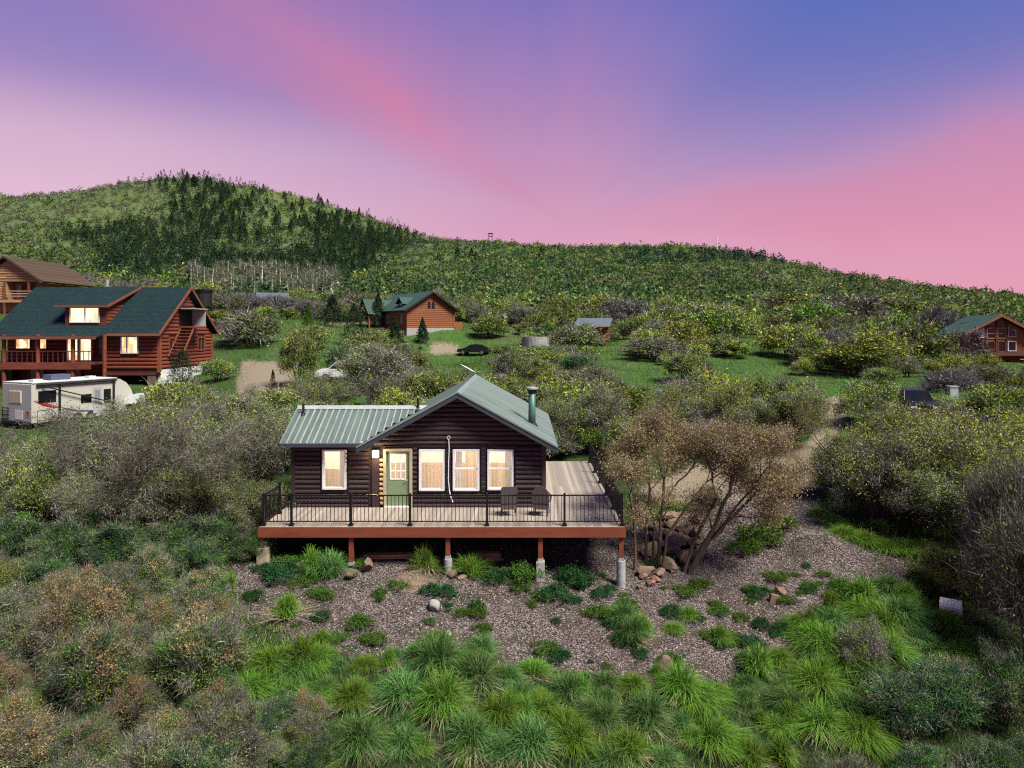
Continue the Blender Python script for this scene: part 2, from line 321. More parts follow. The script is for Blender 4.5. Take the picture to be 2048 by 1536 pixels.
def mat_glowwall(name, col, glow):  # surface emits its own colour, added in place of room lamp light
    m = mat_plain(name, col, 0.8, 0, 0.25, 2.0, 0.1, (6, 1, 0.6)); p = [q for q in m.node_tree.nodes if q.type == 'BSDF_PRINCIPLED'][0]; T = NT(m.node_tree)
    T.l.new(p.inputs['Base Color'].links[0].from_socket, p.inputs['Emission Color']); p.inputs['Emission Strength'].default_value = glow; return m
M['interior'] = mat_glowwall('glowing pine boards behind the window', C(0.70, 0.47, 0.26), 0.62)
M['curtain'] = mat_glowwall('glowing cream curtain', C(0.74, 0.60, 0.40), 0.42)
M['plaster'] = mat_glowwall('glowing cream plaster behind the window', C(0.86, 0.70, 0.46), 0.85)
M['lamplit'] = mat_emit('lit porch lamp glass', C(1.0, 0.80, 0.50), 5.0)
M['litwin'] = mat_lit_window('lit room', 0.62)
M['rv'] = mat_plain('cream trailer panel', C(0.46, 0.44, 0.40), 0.4, 0, 0.08, 1.0, 0.03, (1, 1, 1), 0.5)
M['rvgrey'] = mat_plain('grey trailer panel', C(0.38, 0.39, 0.40), 0.45, 0, 0.12, 1.0, 0.03)
M['rvroof'] = mat_plain('dirty white trailer roof', C(0.55, 0.56, 0.60), 0.6, 0, 0.3, 2.0, 0.05)
M['red'] = mat_plain('red decal', C(0.35, 0.012, 0.012), 0.4, 0, 0.1, 2, 0.0)
M['carblack'] = mat_plain('black car paint', C(0.008, 0.009, 0.013), 0.35, 0.0, 0.1, 1, 0, (1, 1, 1), 0.35)
M['carwhite'] = mat_plain('white car paint', C(0.62, 0.63, 0.68), 0.3, 0, 0.08, 1, 0, (1, 1, 1), 0.6)
M['tyre'] = mat_plain('tyre rubber', C(0.015, 0.015, 0.015), 0.9)
M['rim'] = mat_plain('wheel rim', C(0.4, 0.4, 0.42), 0.3, 0.7)
M['bluegrey'] = mat_plain('blue grey plastic', C(0.08, 0.09, 0.15), 0.6)
M['rock'] = mat_plain('buff sandstone rock', C(0.19, 0.135, 0.105), 0.9, 0, 0.6, 2.5, 0.7, (1, 1, 1), 0.2, 0.3)
M['rockpale'] = mat_plain('pale grey rock', C(0.30, 0.295, 0.305), 0.9, 0, 0.35, 3, 0.5)
M['brick'] = mat_plain('terracotta block', C(0.24, 0.125, 0.095), 0.9, 0, 0.4, 4, 0.3)
M['bark'] = mat_plain('grey brown bark', C(0.085, 0.066, 0.056), 0.95, 0, 0.6, 6, 0.6, (1, 1, 0.3), 0.1, 0.25)
M['barkred'] = mat_plain('red brown bark', C(0.095, 0.060, 0.045), 0.95, 0, 0.6, 6, 0.6, (1, 1, 0.3), 0.1, 0.25)
M['aspenbark'] = mat_plain('pale aspen bark', C(0.55, 0.55, 0.52), 0.9, 0, 0.5, 3, 0.3)
L = {}
L['greytwig'] = mat_leaf('grey twig', [(0.060, 0.054, 0.046), (0.135, 0.122, 0.105), (0.30, 0.285, 0.26), (0.10, 0.09, 0.072)], 0.1)
L['greyleaf'] = mat_leaf('grey green bud', [(0.055, 0.052, 0.040), (0.125, 0.12, 0.085), (0.24, 0.235, 0.19), (0.13, 0.15, 0.075)])
L['olive'] = mat_leaf('olive leaf', [(0.050, 0.068, 0.016), (0.12, 0.155, 0.030), (0.22, 0.255, 0.045), (0.14, 0.16, 0.06)])
L['yellow'] = mat_leaf('yellow green leaf', [(0.12, 0.17, 0.012), (0.26, 0.31, 0.018), (0.42, 0.43, 0.03), (0.20, 0.24, 0.035)])
L['green'] = mat_leaf('bright green leaf', [(0.035, 0.085, 0.018), (0.065, 0.15, 0.025), (0.13, 0.22, 0.04), (0.05, 0.11, 0.03)])
L['dark'] = mat_leaf('dark evergreen needle', [(0.010, 0.028, 0.018), (0.024, 0.056, 0.032), (0.060, 0.098, 0.042), (0.016, 0.042, 0.030)])
L['tan'] = mat_leaf('tan bud and leaf', [(0.12, 0.088, 0.055), (0.30, 0.215, 0.11), (0.50, 0.37, 0.18), (0.25, 0.21, 0.12)])
L['plum'] = mat_leaf('plum leaf', [(0.06, 0.032, 0.045), (0.12, 0.07, 0.085), (0.19, 0.13, 0.15)])
L['purpletwig'] = mat_leaf('lavender grey twig', [(0.055, 0.052, 0.058), (0.125, 0.118, 0.125), (0.25, 0.24, 0.255)], 0.1)
L['tealgreen'] = mat_leaf('cool dark green leaf', [(0.012, 0.045, 0.018), (0.026, 0.090, 0.030), (0.060, 0.150, 0.050)])
L['grass'] = mat_leaf('green grass blade', [(0.025, 0.080, 0.010), (0.085, 0.215, 0.018), (0.16, 0.31, 0.035), (0.25, 0.35, 0.08), (0.065, 0.175, 0.028)], 0.3, 0.5)
L['grassblue'] = mat_leaf('blue green grass blade', [(0.022, 0.072, 0.020), (0.055, 0.160, 0.038), (0.12, 0.26, 0.075), (0.24, 0.37, 0.13), (0.042, 0.13, 0.030)], 0.3, 0.5)
L['straw'] = mat_leaf('dry straw blade', [(0.16, 0.12, 0.075), (0.34, 0.28, 0.19), (0.48, 0.42, 0.32)], 0.15)
L['palestick'] = mat_leaf('pale aspen twig', [(0.10, 0.105, 0.09), (0.24, 0.245, 0.21), (0.16, 0.165, 0.14)], 0.0)
L['aspen'] = mat_leaf('aspen leaf', [(0.07, 0.10, 0.05), (0.14, 0.17, 0.08), (0.20, 0.21, 0.14)])

# ------------------------------------------------------------------ mesh helpers
def link(o, parent=None):
    COL.objects.link(o)
    if parent is not None: o.parent = parent
    return o
def tag(o, label=None, cat=None, group=None, kind=None):
    if label: o['label'] = label
    if cat: o['category'] = cat
    if group: o['group'] = group
    if kind: o['kind'] = kind
    return o
def thing(name, label, cat, loc=(0, 0, 0), rz=0.0, group=None):
    o = bpy.data.objects.new(name, None); o.empty_display_size = 0.2; o.location = loc; o.rotation_euler = (0, 0, rz); COL.objects.link(o)
    return tag(o, label, cat, group)
def tri_mesh(name, V, Fc, mats, midx=None, smooth=False):
    me = bpy.data.meshes.new(name); V = np.asarray(V, np.float32); Fc = np.asarray(Fc, np.int32); n = Fc.shape[1]
    me.vertices.add(len(V)); me.vertices.foreach_set('co', V.ravel()); me.loops.add(Fc.size); me.loops.foreach_set('vertex_index', Fc.ravel())
    me.polygons.add(len(Fc)); me.polygons.foreach_set('loop_start', np.arange(0, Fc.size, n, dtype=np.int32))
    for m in mats: me.materials.append(m)
    if midx is not None: me.polygons.foreach_set('material_index', np.asarray(midx, np.int32))
    if smooth: me.polygons.foreach_set('use_smooth', np.ones(len(Fc), bool))
    me.update(calc_edges=True); return me
class MB:
    def __init__(s): s.v = []; s.f = []
    def add(s, vs, fs):
        b = len(s.v); s.v += [tuple(v) for v in vs]; s.f += [tuple(i + b for i in f) for f in fs]; return s
    def box(s, x0, x1, y0, y1, z0, z1):
        v = [(x, y, z) for z in (z0, z1) for y in (y0, y1) for x in (x0, x1)]
        return s.add(v, [(0, 2, 3, 1), (4, 5, 7, 6), (0, 1, 5, 4), (2, 6, 7, 3), (0, 4, 6, 2), (1, 3, 7, 5)])
    def extrude(s, poly, vec):
        n = len(poly); v = [tuple(p) for p in poly] + [tuple(p[i] + vec[i] for i in range(3)) for p in poly]
        f = [tuple(range(n - 1, -1, -1)), tuple(range(n, 2 * n))] + [(i, (i + 1) % n, n + (i + 1) % n, n + i) for i in range(n)]
        return s.add(v, f)
    def tube(s, pts, radii, n=6, cap=True):
        pts = [Vector(p) for p in pts]; rings = []; base = len(s.v)
        for i, p in enumerate(pts):
            d = (pts[min(i + 1, len(pts) - 1)] - pts[max(i - 1, 0)]).normalized()
            a = d.orthogonal().normalized() if abs(d.z) > 0.9 or True else None
            ref = Vector((1, 0, 0)) if abs(d.x) < 0.8 else Vector((0, 1, 0))
            a = (ref - d * ref.dot(d)).normalized(); b = d.cross(a)
            r = radii[i] if hasattr(radii, '__len__') else radii
            rings.append([p + (a * math.cos(2 * math.pi * k / n) + b * math.sin(2 * math.pi * k / n)) * r for k in range(n)])
        v = [q for R in rings for q in R]; f = []
        for i in range(len(rings) - 1):
            for k in range(n):
                f.append((i * n + k, i * n + (k + 1) % n, (i + 1) * n + (k + 1) % n, (i + 1) * n + k))
        if cap: f.append(tuple(range(n - 1, -1, -1))); f.append(tuple((len(rings) - 1) * n + k for k in range(n)))
        return s.add(v, f)
    def mesh(s, name, mat, smooth=False):
        me = bpy.data.meshes.new(name); me.from_pydata(s.v, [], s.f); me.materials.append(mat); 
        if smooth: me.polygons.foreach_set('use_smooth', np.ones(len(me.polygons), bool))
        me.update(); return me
    def build(s, name, mat, parent=None, loc=(0, 0, 0), smooth=False, off=None):
        if off is not None: s.v = [(x - off[0], y - off[1], z - off[2]) for x, y, z in s.v]
        o = bpy.data.objects.new(name, s.mesh(name, mat, smooth)); o.location = loc; return link(o, parent)
def inst(name, me, parent, loc=(0, 0, 0), rot=(0, 0, 0), scale=(1, 1, 1)):
    o = bpy.data.objects.new(name, me); o.location = loc; o.rotation_euler = rot; o.scale = scale; return link(o, parent)
def copy_tree(o, parent=None):
    c = o.copy(); COL.objects.link(c); c.parent = parent
    for ch in list(o.children): copy_tree(ch, c)
    return c
def slab(poly, t):
    """thin slab: a planar polygon thickened downwards by t along its normal"""
    a, b, c = [Vector(p) for p in poly[:3]]; n = (b - a).cross(c - a).normalized()
    if n.z < 0: n = -n
    return MB().extrude(poly, tuple(-n * t))
rnd = random.Random(7); NR = np.random.default_rng(11)

# ------------------------------------------------------------------ ground
def build_ground():
    pxs = np.concatenate([np.linspace(-2600, -140, 46)[:-1], np.arange(-140, 2190, 6.5), np.linspace(2190, 4700, 46)[1:]])
    Ds = np.concatenate([[0.8, 2.5, 4.5], np.exp(np.linspace(math.log(6.5), math.log(1500), 380)), [1900, 2600, 3600]])
    PX, DD = np.meshgrid(pxs, Ds); X = (PX - VX) * np.maximum(DD, 6.5) / F; Y = DD
    Z = ground(X.ravel(), Y.ravel()).reshape(X.shape)
    Z = np.maximum(Z, -40)
    n, m = X.shape; V = np.stack([X, Y, Z], 2).reshape(-1, 3)
    idx = np.arange(n * m).reshape(n, m); Fc = np.stack([idx[:-1, :-1], idx[:-1, 1:], idx[1:, 1:], idx[1:, :-1]], 2).reshape(-1, 4)
    mm, T, out = new_mat('hillside ground')
    at = T.new('ShaderNodeAttribute'); at.attribute_name = 'zone'; sp = T.new('ShaderNodeSeparateColor'); T.l.new(at.outputs['Color'], sp.inputs[0])
    ge = T.new('ShaderNodeNewGeometry'); pos = ge.outputs['Position']
    big = T.noise(pos, 0.35, 4, 0.6); mid = T.noise(pos, 2.2, 4, 0.6); fine = T.noise(pos, 14, 4, 0.7); tiny = T.noise(pos, 45, 3, 0.7)
    # wood chip / gravel: pale, buff, mauve and dark chips
    vo = T.new('ShaderNodeTexVoronoi'); T.l.new(pos, vo.inputs['Vector']); vo.inputs['Scale'].default_value = 34.0
    vs = T.new('ShaderNodeSeparateColor'); T.l.new(vo.outputs['Color'], vs.inputs[0])
    chip = T.ramp(vs.outputs[0], [(0, C(0.012, 0.009, 0.009)), (0.25, C(0.060, 0.045, 0.046)), (0.6, C(0.14, 0.108, 0.110)), (0.85, C(0.25, 0.20, 0.203)), (1, C(0.42, 0.36, 0.365))])
    chip = T.mix(T.ramp(mid, [(0.40, C(0, 0, 0)), (0.62, C(1, 1, 1))]), chip, C(0.050, 0.034, 0.030), 'MIX')
    chip = T.mix(0.55, chip, T.ramp(vs.outputs[0], [(0, C(0.012, 0.009, 0.009)), (0.5, C(0.09, 0.068, 0.07)), (1, C(0.38, 0.32, 0.32))]))
    chip = T.mix(T.ramp(T.noise(pos, 0.55, 5, 0.65), [(0.46, C(0, 0, 0)), (0.62, C(0.75, 0.75, 0.75))]), chip, C(0.060, 0.046, 0.036))
    chip = T.mix(T.ramp(T.noise(pos, 0.9, 5, 0.7), [(0.56, C(0, 0, 0)), (0.66, C(0.8, 0.8, 0.8))]), chip, C(0.030, 0.048, 0.020))
    # packed tan drive
    drive = T.mix(fine, C(0.20, 0.155, 0.115), C(0.42, 0.34, 0.26)); drive = T.mix(T.math('MULTIPLY', tiny, 0.6), drive, C(0.12, 0.10, 0.085))
    # meadow
    mead = T.mix(T.ramp(mid, [(0.35, C(0, 0, 0)), (0.65, C(1, 1, 1))]), C(0.045, 0.115, 0.022), C(0.105, 0.19, 0.038)); mead = T.mix(T.ramp(fine, [(0.4, C(0, 0, 0)), (0.7, C(1, 1, 1))]), mead, C(0.025, 0.06, 0.022)); mead = T.mix(T.ramp(T.noise(pos, 0.16, 4, 0.65), [(0.50, C(0, 0, 0)), (0.68, C(0.75, 0.75, 0.75))]), mead, C(0.120, 0.125, 0.055)); mead = T.mix(T.ramp(T.noise(pos, 0.5, 5, 0.7), [(0.52, C(0, 0, 0)), (0.66, C(0.7, 0.7, 0.7))]), mead, C(0.030, 0.055, 0.028))
    # leaf litter and soil under the scrub
    lit = T.mix(fine, C(0.010, 0.014, 0.008), C(0.036, 0.034, 0.022)); lit = T.mix(T.ramp(mid, [(0.45, C(0, 0, 0)), (0.6, C(1, 1, 1))]), lit, C(0.016, 0.040, 0.016))
    hill = T.mix(T.ramp(big, [(0.35, C(0, 0, 0)), (0.65, C(1, 1, 1))]), C(0.070, 0.105, 0.036), C(0.105, 0.130, 0.055))
    wob = T.math('MULTIPLY', T.math('SUBTRACT', mid, 0.5), 5.0); wob = T.math('ADD', wob, T.math('MULTIPLY', T.math('SUBTRACT', fine, 0.5), 4.0))
    def thr(s): 
        return T.ramp(T.math('ADD', s, T.math('MULTIPLY', wob, T.math('MULTIPLY', s, T.math('SUBTRACT', 1.05, s)), None)), [(0.32, C(0, 0, 0)), (0.68, C(1, 1, 1))])
    col = T.mix(sp.outputs[1], lit, mead)
    al = at.outputs['Alpha']
    col = T.mix(al, col, hill)
    col = T.mix(thr(sp.outputs[0]), col, chip)
    col = T.mix(thr(sp.outputs[2]), col, drive)
    hgt = T.math('ADD', T.math('MULTIPLY', vo.outputs['Distance'], -1.0), fine)
    col = T.mix(1.0, col, C(KA, KA, KA), 'MULTIPLY')
    principled(T, out, col, 0.95, 0, hgt, 0.7, 0.03, 0.1)
    me = tri_mesh('ground', V, Fc, [mm], None, True)
    row = VY - (Z - CZ) * F / np.maximum(DD, 6.5)
    z = np.zeros((n * m, 4), np.float32); px = PX.ravel(); rw = row.ravel(); dd = DD.ravel()
    jx = 26 * _vnoise(X.ravel() / 0.9, Y.ravel() / 0.9, 51) * 2 + 22 * _vnoise(X.ravel() / 2.6, Y.ravel() / 2.6, 52) * 2; jy = 20 * _vnoise(X.ravel() / 0.9, Y.ravel() / 0.9, 53) * 2 + 20 * _vnoise(X.ravel() / 2.6, Y.ravel() / 2.6, 54) * 2
    z[:, 0] = in_poly(px + jx, rw + jy, YARD) & (dd < 60)
    z[:, 2] = (in_poly(px, rw, DRIVE) & (dd < 60)) | (in_poly(px, rw, PAD) & (dd < 90)) | (in_poly(px, rw, CARPAD) & (dd < 130)) | (in_poly(px, rw, TRACK) & (dd < 160))
    z[:, 1] = np.clip((dd - 34) / 20, 0, 1) * np.clip((px - 450) / 150, 0.45, 1) + 0.25
    z[:, 3] = np.clip((dd - 130) / 120, 0, 1)
    # soften mask edges by one pass
    Zg = z.reshape(n, m, 4)
    for ch in (0, 2):
        a = Zg[:, :, ch].copy()
        for _ in range(4):
            b = a.copy(); b[1:-1, 1:-1] = (a[1:-1, 1:-1] * 2 + a[:-2, 1:-1] + a[2:, 1:-1] + a[1:-1, :-2] + a[1:-1, 2:]) / 6; a = b
        Zg[:, :, ch] = a
    ca = me.attributes.new('zone', 'FLOAT_COLOR', 'POINT'); ca.data.foreach_set('color', Zg.ravel())
    o = bpy.data.objects.new('ground', me); link(o); tag(o, kind='structure')
build_ground()

# ------------------------------------------------------------------ building helpers
def half_log(mat, name='log', r=0.5):
    """unit half-round log: length 1 along x, height 1 along z, bulging towards -y by 1"""
    prof = [(0.0, 0.02), (-0.62, 0.12), (-0.95, 0.34), (-1.0, 0.55), (-0.80, 0.84), (-0.35, 0.97), (0.0, 0.98)]
    v = [(x, y, z) for x in (0, 1) for (y, z) in prof]; n = len(prof)
    f = [(i, n + i, n + i + 1, i + 1) for i in range(n - 1)] + [tuple(range(n - 1, -1, -1)), tuple(range(n, 2 * n)), (0, n - 1, 2 * n - 1, n)]
    me = bpy.data.meshes.new(name); me.from_pydata(v, [], [q[::-1] for q in f]); me.materials.append(mat); me.update(); return me
def spans(x0, x1, z0, z1, openings, pad=0.0):
    """x-intervals of one course left free by the openings"""
    cut = sorted((a - pad, b + pad) for a, b, c, d in openings if c - pad < z1 - 0.01 and d + pad > z0 + 0.01); cur = x0; out = []
    for a, b in cut:
        if a > cur + 0.02: out.append((cur, min(a, x1)))
        cur = max(cur, b)
    if cur < x1 - 0.02: out.append((cur, x1))
    return [(a, b) for a, b in out if b > a]
def wall_panel(mb, x0, x1, z0, z1, y0, y1, openings):
    zs = sorted(set([z0, z1] + [q for o in openings for q in (o[2], o[3]) if z0 < q < z1]))
    for a, b in zip(zs[:-1], zs[1:]):
        for p, q in spans(x0, x1, a, b, openings): mb.box(p, q, y0, y1, a, b)
    return mb
def log_rows(parent, me, x0, x1, z0, z1, y, h, bulge, openings, pad, rot=0.0, jit=True, origin=None):
    """one object per log; rot=0: wall faces -y at depth y; rot=90deg: wall faces +x (x spans become y)"""
    z = z0
    while z < z1 - 0.04:
        hh = min(h, z1 - z)
        for a, b in spans(x0, x1, z, z + hh, openings, pad):
            if rot: loc = (y, a, z)
            else: loc = (a, y, z)
            o = inst('log', me, parent, tuple(loc[i] - (origin[i] if origin else 0) for i in range(3)), (0, 0, rot), (b - a, bulge * (rnd.uniform(0.85, 1.15) if jit else 1), hh))
        z += h
def window(parent, x0, x1, z0, z1, y, fr, fmat, pane, o, depth=0.06, name='window', mull=None, sill=False):
    """framed window in a wall facing -y; frame proud of the wall, pane set back"""
    mb = MB(); 
    mb.box(x0 - fr, x0, y - depth, y + 0.05, z0 - fr, z1 + fr); mb.box(x1, x1 + fr, y - depth, y + 0.05, z0 - fr, z1 + fr)
    mb.box(x0, x1, y - depth, y + 0.05, z1, z1 + fr); mb.box(x0, x1, y - depth - 0.015, y + 0.05, z0 - fr, z0)
    for m in (mull or []):
        if m[0] == 'v': mb.box(m[1] - m[2], m[1] + m[2], y - depth * 0.5, y + 0.04, z0, z1)
        else: mb.box(x0, x1, y - depth * 0.5 - 0.004, y + 0.036, m[1] - m[2], m[1] + m[2])
    w = mb.build(name, fmat, parent, off=o)
    MB().box(x0, x1, y + 0.01, y + 0.018, z0, z1).build('pane', pane, w, off=o)
    return w
def point_light(name, loc, e, col=(1, 0.72, 0.42), r=0.15):
    l = bpy.data.lights.new(name, 'POINT'); l.energy = e; l.color = col; l.shadow_soft_size = r
    o = bpy.data.objects.new(name, l); o.location = loc; COL.objects.link(o); return o

# ------------------------------------------------------------------ the brown cabin
def build_cabin():
    O = (-3.9, 26.0, -0.9)
    root = thing('log_cabin', 'dark brown log cabin with green metal roof and lit white-framed windows on the deck', 'cabin', O)
    YF = 26.0; XL, XR = -8.56, 0.82; YB = 34.6
    RX, RZ, SL = -2.39, 4.30, 0.546; EX0, EX1 = -6.05, 1.27; RY0, RY1 = 25.4, 35.3
    wins = [(-7.41, -6.56, 0.68, 2.12), (-3.83, -2.92, 0.63, 2.12), (-2.58, -1.63, 0.63, 2.12), (-1.30, -0.37, 0.66, 2.12)]
    door = (-5.10, -4.17, 0.03, 2.10)
    ops = wins + [door]
    # backing walls
    mb = MB(); wall_panel(mb, XL, XR, -0.75, 2.30, YF, YF + 0.14, ops)
    mb.box(XL, XL + 0.14, YF + 0.14, 29.6, -0.75, 2.4); mb.box(XR - 0.14, XR, YF + 0.14, YB, -0.75, 2.3)
    mb.box(EX0 + 0.3, XR, YB, YB + 0.14, -0.75, 2.3); mb.box(XL, EX0 + 0.3, 29.6, 29.74, -0.75, 2.4)
    mb.box(EX0 + 0.3, EX0 + 0.44, 29.74, YB, -0.75, 2.3)
    gx0, gx1 = -5.62, XR; zt = lambda x: RZ - 0.10 - SL * abs(x - RX)
    for yy in (YF + 0.01, YB + 0.01):
        mb.extrude([(gx0, yy, 2.301), (gx1, yy, 2.301), (gx1, yy, max(2.31, zt(gx1))), (RX, yy, zt(RX)), (gx0, yy, max(2.31, zt(gx0)))], (0, 0.12, 0))
    mb.extrude([(XL + 0.02, YF + 0.15, 2.41), (XL + 0.02, 29.6, 2.41), (XL + 0.02, 27.6, 3.42)], (0.1, 0, 0))
    wall = mb.build('wall', M['log'], root, off=O)
    lg = half_log(M['log']); h = 0.176
    log_rows(wall, lg, XL + 0.05, XR - 0.12, -0.05, 2.28, YF - 0.002, h, 0.085, ops + [(-5.62, -5.30, -1, 2.31)], 0.10, origin=O)
    z = 2.285
    while z < 4.05:                                            # gable courses
        hh = h; w = (RZ - 0.17 - (z + hh * 0.75)) / SL
        a, b = max(RX - w, -5.6), min(RX + w, XR)
        if b - a > 0.2: inst('log', lg, wall, (a - O[0], YF - 0.002 - O[1], z - O[2]), (0, 0, 0), (b - a, 0.085, hh))
        z += h
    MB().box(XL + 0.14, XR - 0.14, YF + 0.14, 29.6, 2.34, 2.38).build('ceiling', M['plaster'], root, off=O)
    MB().box(XL + 0.14, XR - 0.14, YF + 0.14, 29.6, -0.06, -0.02).build('floor', M['plank'], root, off=O)
    # partition seen through the windows: pine boards below a plaster band
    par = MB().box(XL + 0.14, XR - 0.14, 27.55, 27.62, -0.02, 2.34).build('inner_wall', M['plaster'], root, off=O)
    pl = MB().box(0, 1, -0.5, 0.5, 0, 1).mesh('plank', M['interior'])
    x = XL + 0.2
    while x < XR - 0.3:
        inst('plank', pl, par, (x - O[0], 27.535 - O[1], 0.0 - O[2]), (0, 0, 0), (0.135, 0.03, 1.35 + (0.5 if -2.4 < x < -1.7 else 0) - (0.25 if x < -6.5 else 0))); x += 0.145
    # corner boards
    for a, b in ((XL - 0.03, XL + 0.12), (XR - 0.13, XR + 0.03)):
        MB().box(a, b, YF - 0.105, YF + 0.03, -0.8, 2.32).build('corner_board', M['log'], root, off=O)
    MB().box(-5.60, -5.32, YF - 0.06, YF + 0.02, -0.05, 1.92).build('door_side_board', M['log'], root, off=O)
    stub = half_log(M['plank'], 'log_end')
    for i in range(10): inst('log_end', half_stub if False else stub, root, (-5.34 + 0.03 - O[0], YF - 0.01 - O[1], 0.06 + i * 0.176 - O[2]), (0, 0, 0), (0.16, 0.09, 0.15))
    # windows with dark panels between them
    for i, w in enumerate(wins):
        fr = window(root, w[0] + 0.05, w[1] - 0.05, w[2] + 0.05, w[3] - 0.05, YF - 0.02, 0.065, M['whiteframe'], M['glass'], O, 0.12, 'window', [('h', 1.42, 0.02)] if i > 1 else None)
    for a, b in ((-2.90, -2.66), (-1.56, -1.37)):
        p = MB().box(a, b, YF - 0.075, YF - 0.002, 0.62, 2.14).build('window_panel', M['trim'], root, off=O)
        for k in range(9): MB().box(a + 0.02, b - 0.02, YF - 0.092, YF - 0.07, 0.68 + k * 0.16, 0.76 + k * 0.16).build('slat', M['trim'], p, off=O)
    # door
    dm = MB(); wall_panel(dm, -5.06, -4.21, 0.04, 2.06, YF - 0.02, YF + 0.04, [(-4.92, -4.35, 1.02, 1.96)])
    d = dm.build('door', M['door'], root, off=O)
    g = MB(); gx = [-4.92, -4.73, -4.54, -4.35]; gzs = [1.02, 1.33, 1.65, 1.96]
    for q in gx: g.box(q - 0.016, q + 0.016, YF - 0.035, YF + 0.01, 1.02, 1.96)
    for q in gzs: g.box(-4.936, -4.334, YF - 0.031, YF + 0.006, q - 0.016, q + 0.016)
    g.build('muntin', M['whiteframe'], d, off=O)
    for i in range(3):
        for j in range(3): MB().box(gx[i] + .017, gx[i + 1] - .017, YF + 0.011, YF + 0.017, gzs[j] + .017, gzs[j + 1] - .017).build('pane', M['glass'], d, off=O)
    MB().tube([(-4.27, YF - 0.03, 1.0), (-4.27, YF - 0.09, 1.0), (-4.36, YF - 0.09, 1.0)], 0.018, 6).build('handle', M['galv'], d, off=O)
    df = MB(); df.box(-5.17, -5.07, YF - 0.10, YF + 0.03, -0.02, 2.16); df.box(-4.20, -4.10, YF - 0.10, YF + 0.03, -0.02, 2.16); df.box(-5.07, -4.20, YF - 0.095, YF + 0.03, 2.07, 2.16)
    df.build('door_frame', M['tanconcrete'], root, off=O)
    MB().box(-5.12, -4.15, YF - 0.16, YF + 0.05, 0.0, 0.035).build('threshold', M['whiteframe'], root, off=O)
    # main roof: one object per metal panel, rib on its edge
    LS = math.hypot(EX1 - RX, SL * (EX1 - RX)); ang = math.atan(SL); pw = 0.30; npan = int(round((RY1 - RY0) / pw)); pw = (RY1 - RY0) / npan
    def panel(mat):  # along +x = down the slope (length 1), width 1 along y, z up
        prof = [(0.0, 0.0), (0.80, 0.0), (0.84, 0.030), (0.92, 0.030), (0.96, 0.0), (1.0, 0.0)]; mb = MB()
        n = len(prof); v = [(x, y, z) for x in (0, 1) for (y, z) in prof] + [(x, y, z - 0.02) for x in (0, 1) for (y, z) in prof]
        f = [(i, n + i, n + i + 1, i + 1) for i in range(n - 1)] + [(2 * n + i, 2 * n + i + 1, 3 * n + i + 1, 3 * n + i) for i in range(n - 1)]
        f += [(i, i + 1, 2 * n + i + 1, 2 * n + i) for i in range(n - 1)] + [(n + i + 1, n + i, 3 * n + i, 3 * n + i + 1) for i in range(n - 1)]
        return mb.add(v, f).mesh('roof_panel', mat)
    pm = panel(M['roof'])
    deckm = MB()
    for s, ex in ((1, EX1), (-1, EX0)):
        deckm.extrude([(RX, RY0 + 0.03, RZ - 0.03), (ex - s * 0.02, RY0 + 0.03, RZ - 0.03 - SL * abs(ex - s * .02 - RX)), (ex - s * 0.02, RY1 - 0.03, RZ - 0.03 - SL * abs(ex - s * .02 - RX)), (RX, RY1 - 0.03, RZ - 0.03)], (0, 0, -0.07))
    roof = deckm.build('roof', M['rake'], root, off=O)
    for i in range(npan):
        inst('roof_panel', pm, roof, (RX - O[0], RY0 + i * pw - O[1], RZ - O[2]), (0, ang, 0), (LS, pw, 1))
        o = inst('roof_panel', pm, roof, (RX - O[0], RY0 + (i + 1) * pw - O[1], RZ - O[2]), (0, ang, math.pi), (LS, pw, 1))
    MB().extrude([(RX - 0.16, RY0 - 0.01, RZ - 0.062), (RX, RY0 - 0.01, RZ + 0.045), (RX + 0.16, RY0 - 0.01, RZ - 0.062), (RX, RY0 - 0.01, RZ - 0.01)], (0, RY1 - RY0 + 0.02, 0)).build('ridge_cap', M['rooftrim'], roof, off=O)
    for s, ex in ((1, EX1), (-1, EX0)):
        ze = RZ - SL * abs(ex - RX)
        MB().extrude([(RX, RY0 - 0.03, RZ + 0.035), (ex, RY0 - 0.03, ze + 0.035), (ex, RY0 - 0.03, ze - 0.03), (RX, RY0 - 0.03, RZ - 0.03)], (0, 0.05, 0)).build('rake_trim', M['rooftrim'], roof, off=O)
        MB().extrude([(RX, RY0 - 0.005, RZ - 0.032), (ex, RY0 - 0.005, ze - 0.032), (ex, RY0 - 0.005, ze - 0.22), (RX, RY0 - 0.005, RZ - 0.22)], (0, 0.04, 0)).build('rake_board', M['rake'], roof, off=O)
        MB().box(ex - 0.02, ex + 0.02, RY0 + 0.06, RY1, ze - 0.13, ze + 0.0).build('eave_trim', M['rake'], roof, off=O)
    # left wing roof
    WY0, WZ0, WY1, WZ1 = 25.5, 2.41, 27.6, 3.53; wsl = (WZ1 - WZ0) / (WY1 - WY0); wx0, wx1 = -8.86, -4.05
    wroof = MB().extrude([(wx0 + 0.02, WY0 + 0.45, WZ0 + 0.45 * wsl - 0.03), (-5.75, WY0 + 0.45, WZ0 + 0.45 * wsl - 0.03), (-4.6, WY1, WZ1 - 0.03), (wx0 + 0.02, WY1, WZ1 - 0.03)], (0, 0, -0.05)).build('wing_roof', M['rake'], root, off=O)
    x = wx0; ww = 0.243
    rb = MB().extrude([(0, -0.028, 0.0), (0, -0.014, 0.034), (0, 0.014, 0.034), (0, 0.028, 0.0)], (1, 0, 0)).mesh('roof_rib', M['roofrib'])
    wang = math.atan(wsl)
    flat = MB().box(0, 1, 0, 1, -0.02, 0).mesh('roof_panel', M['roof'])
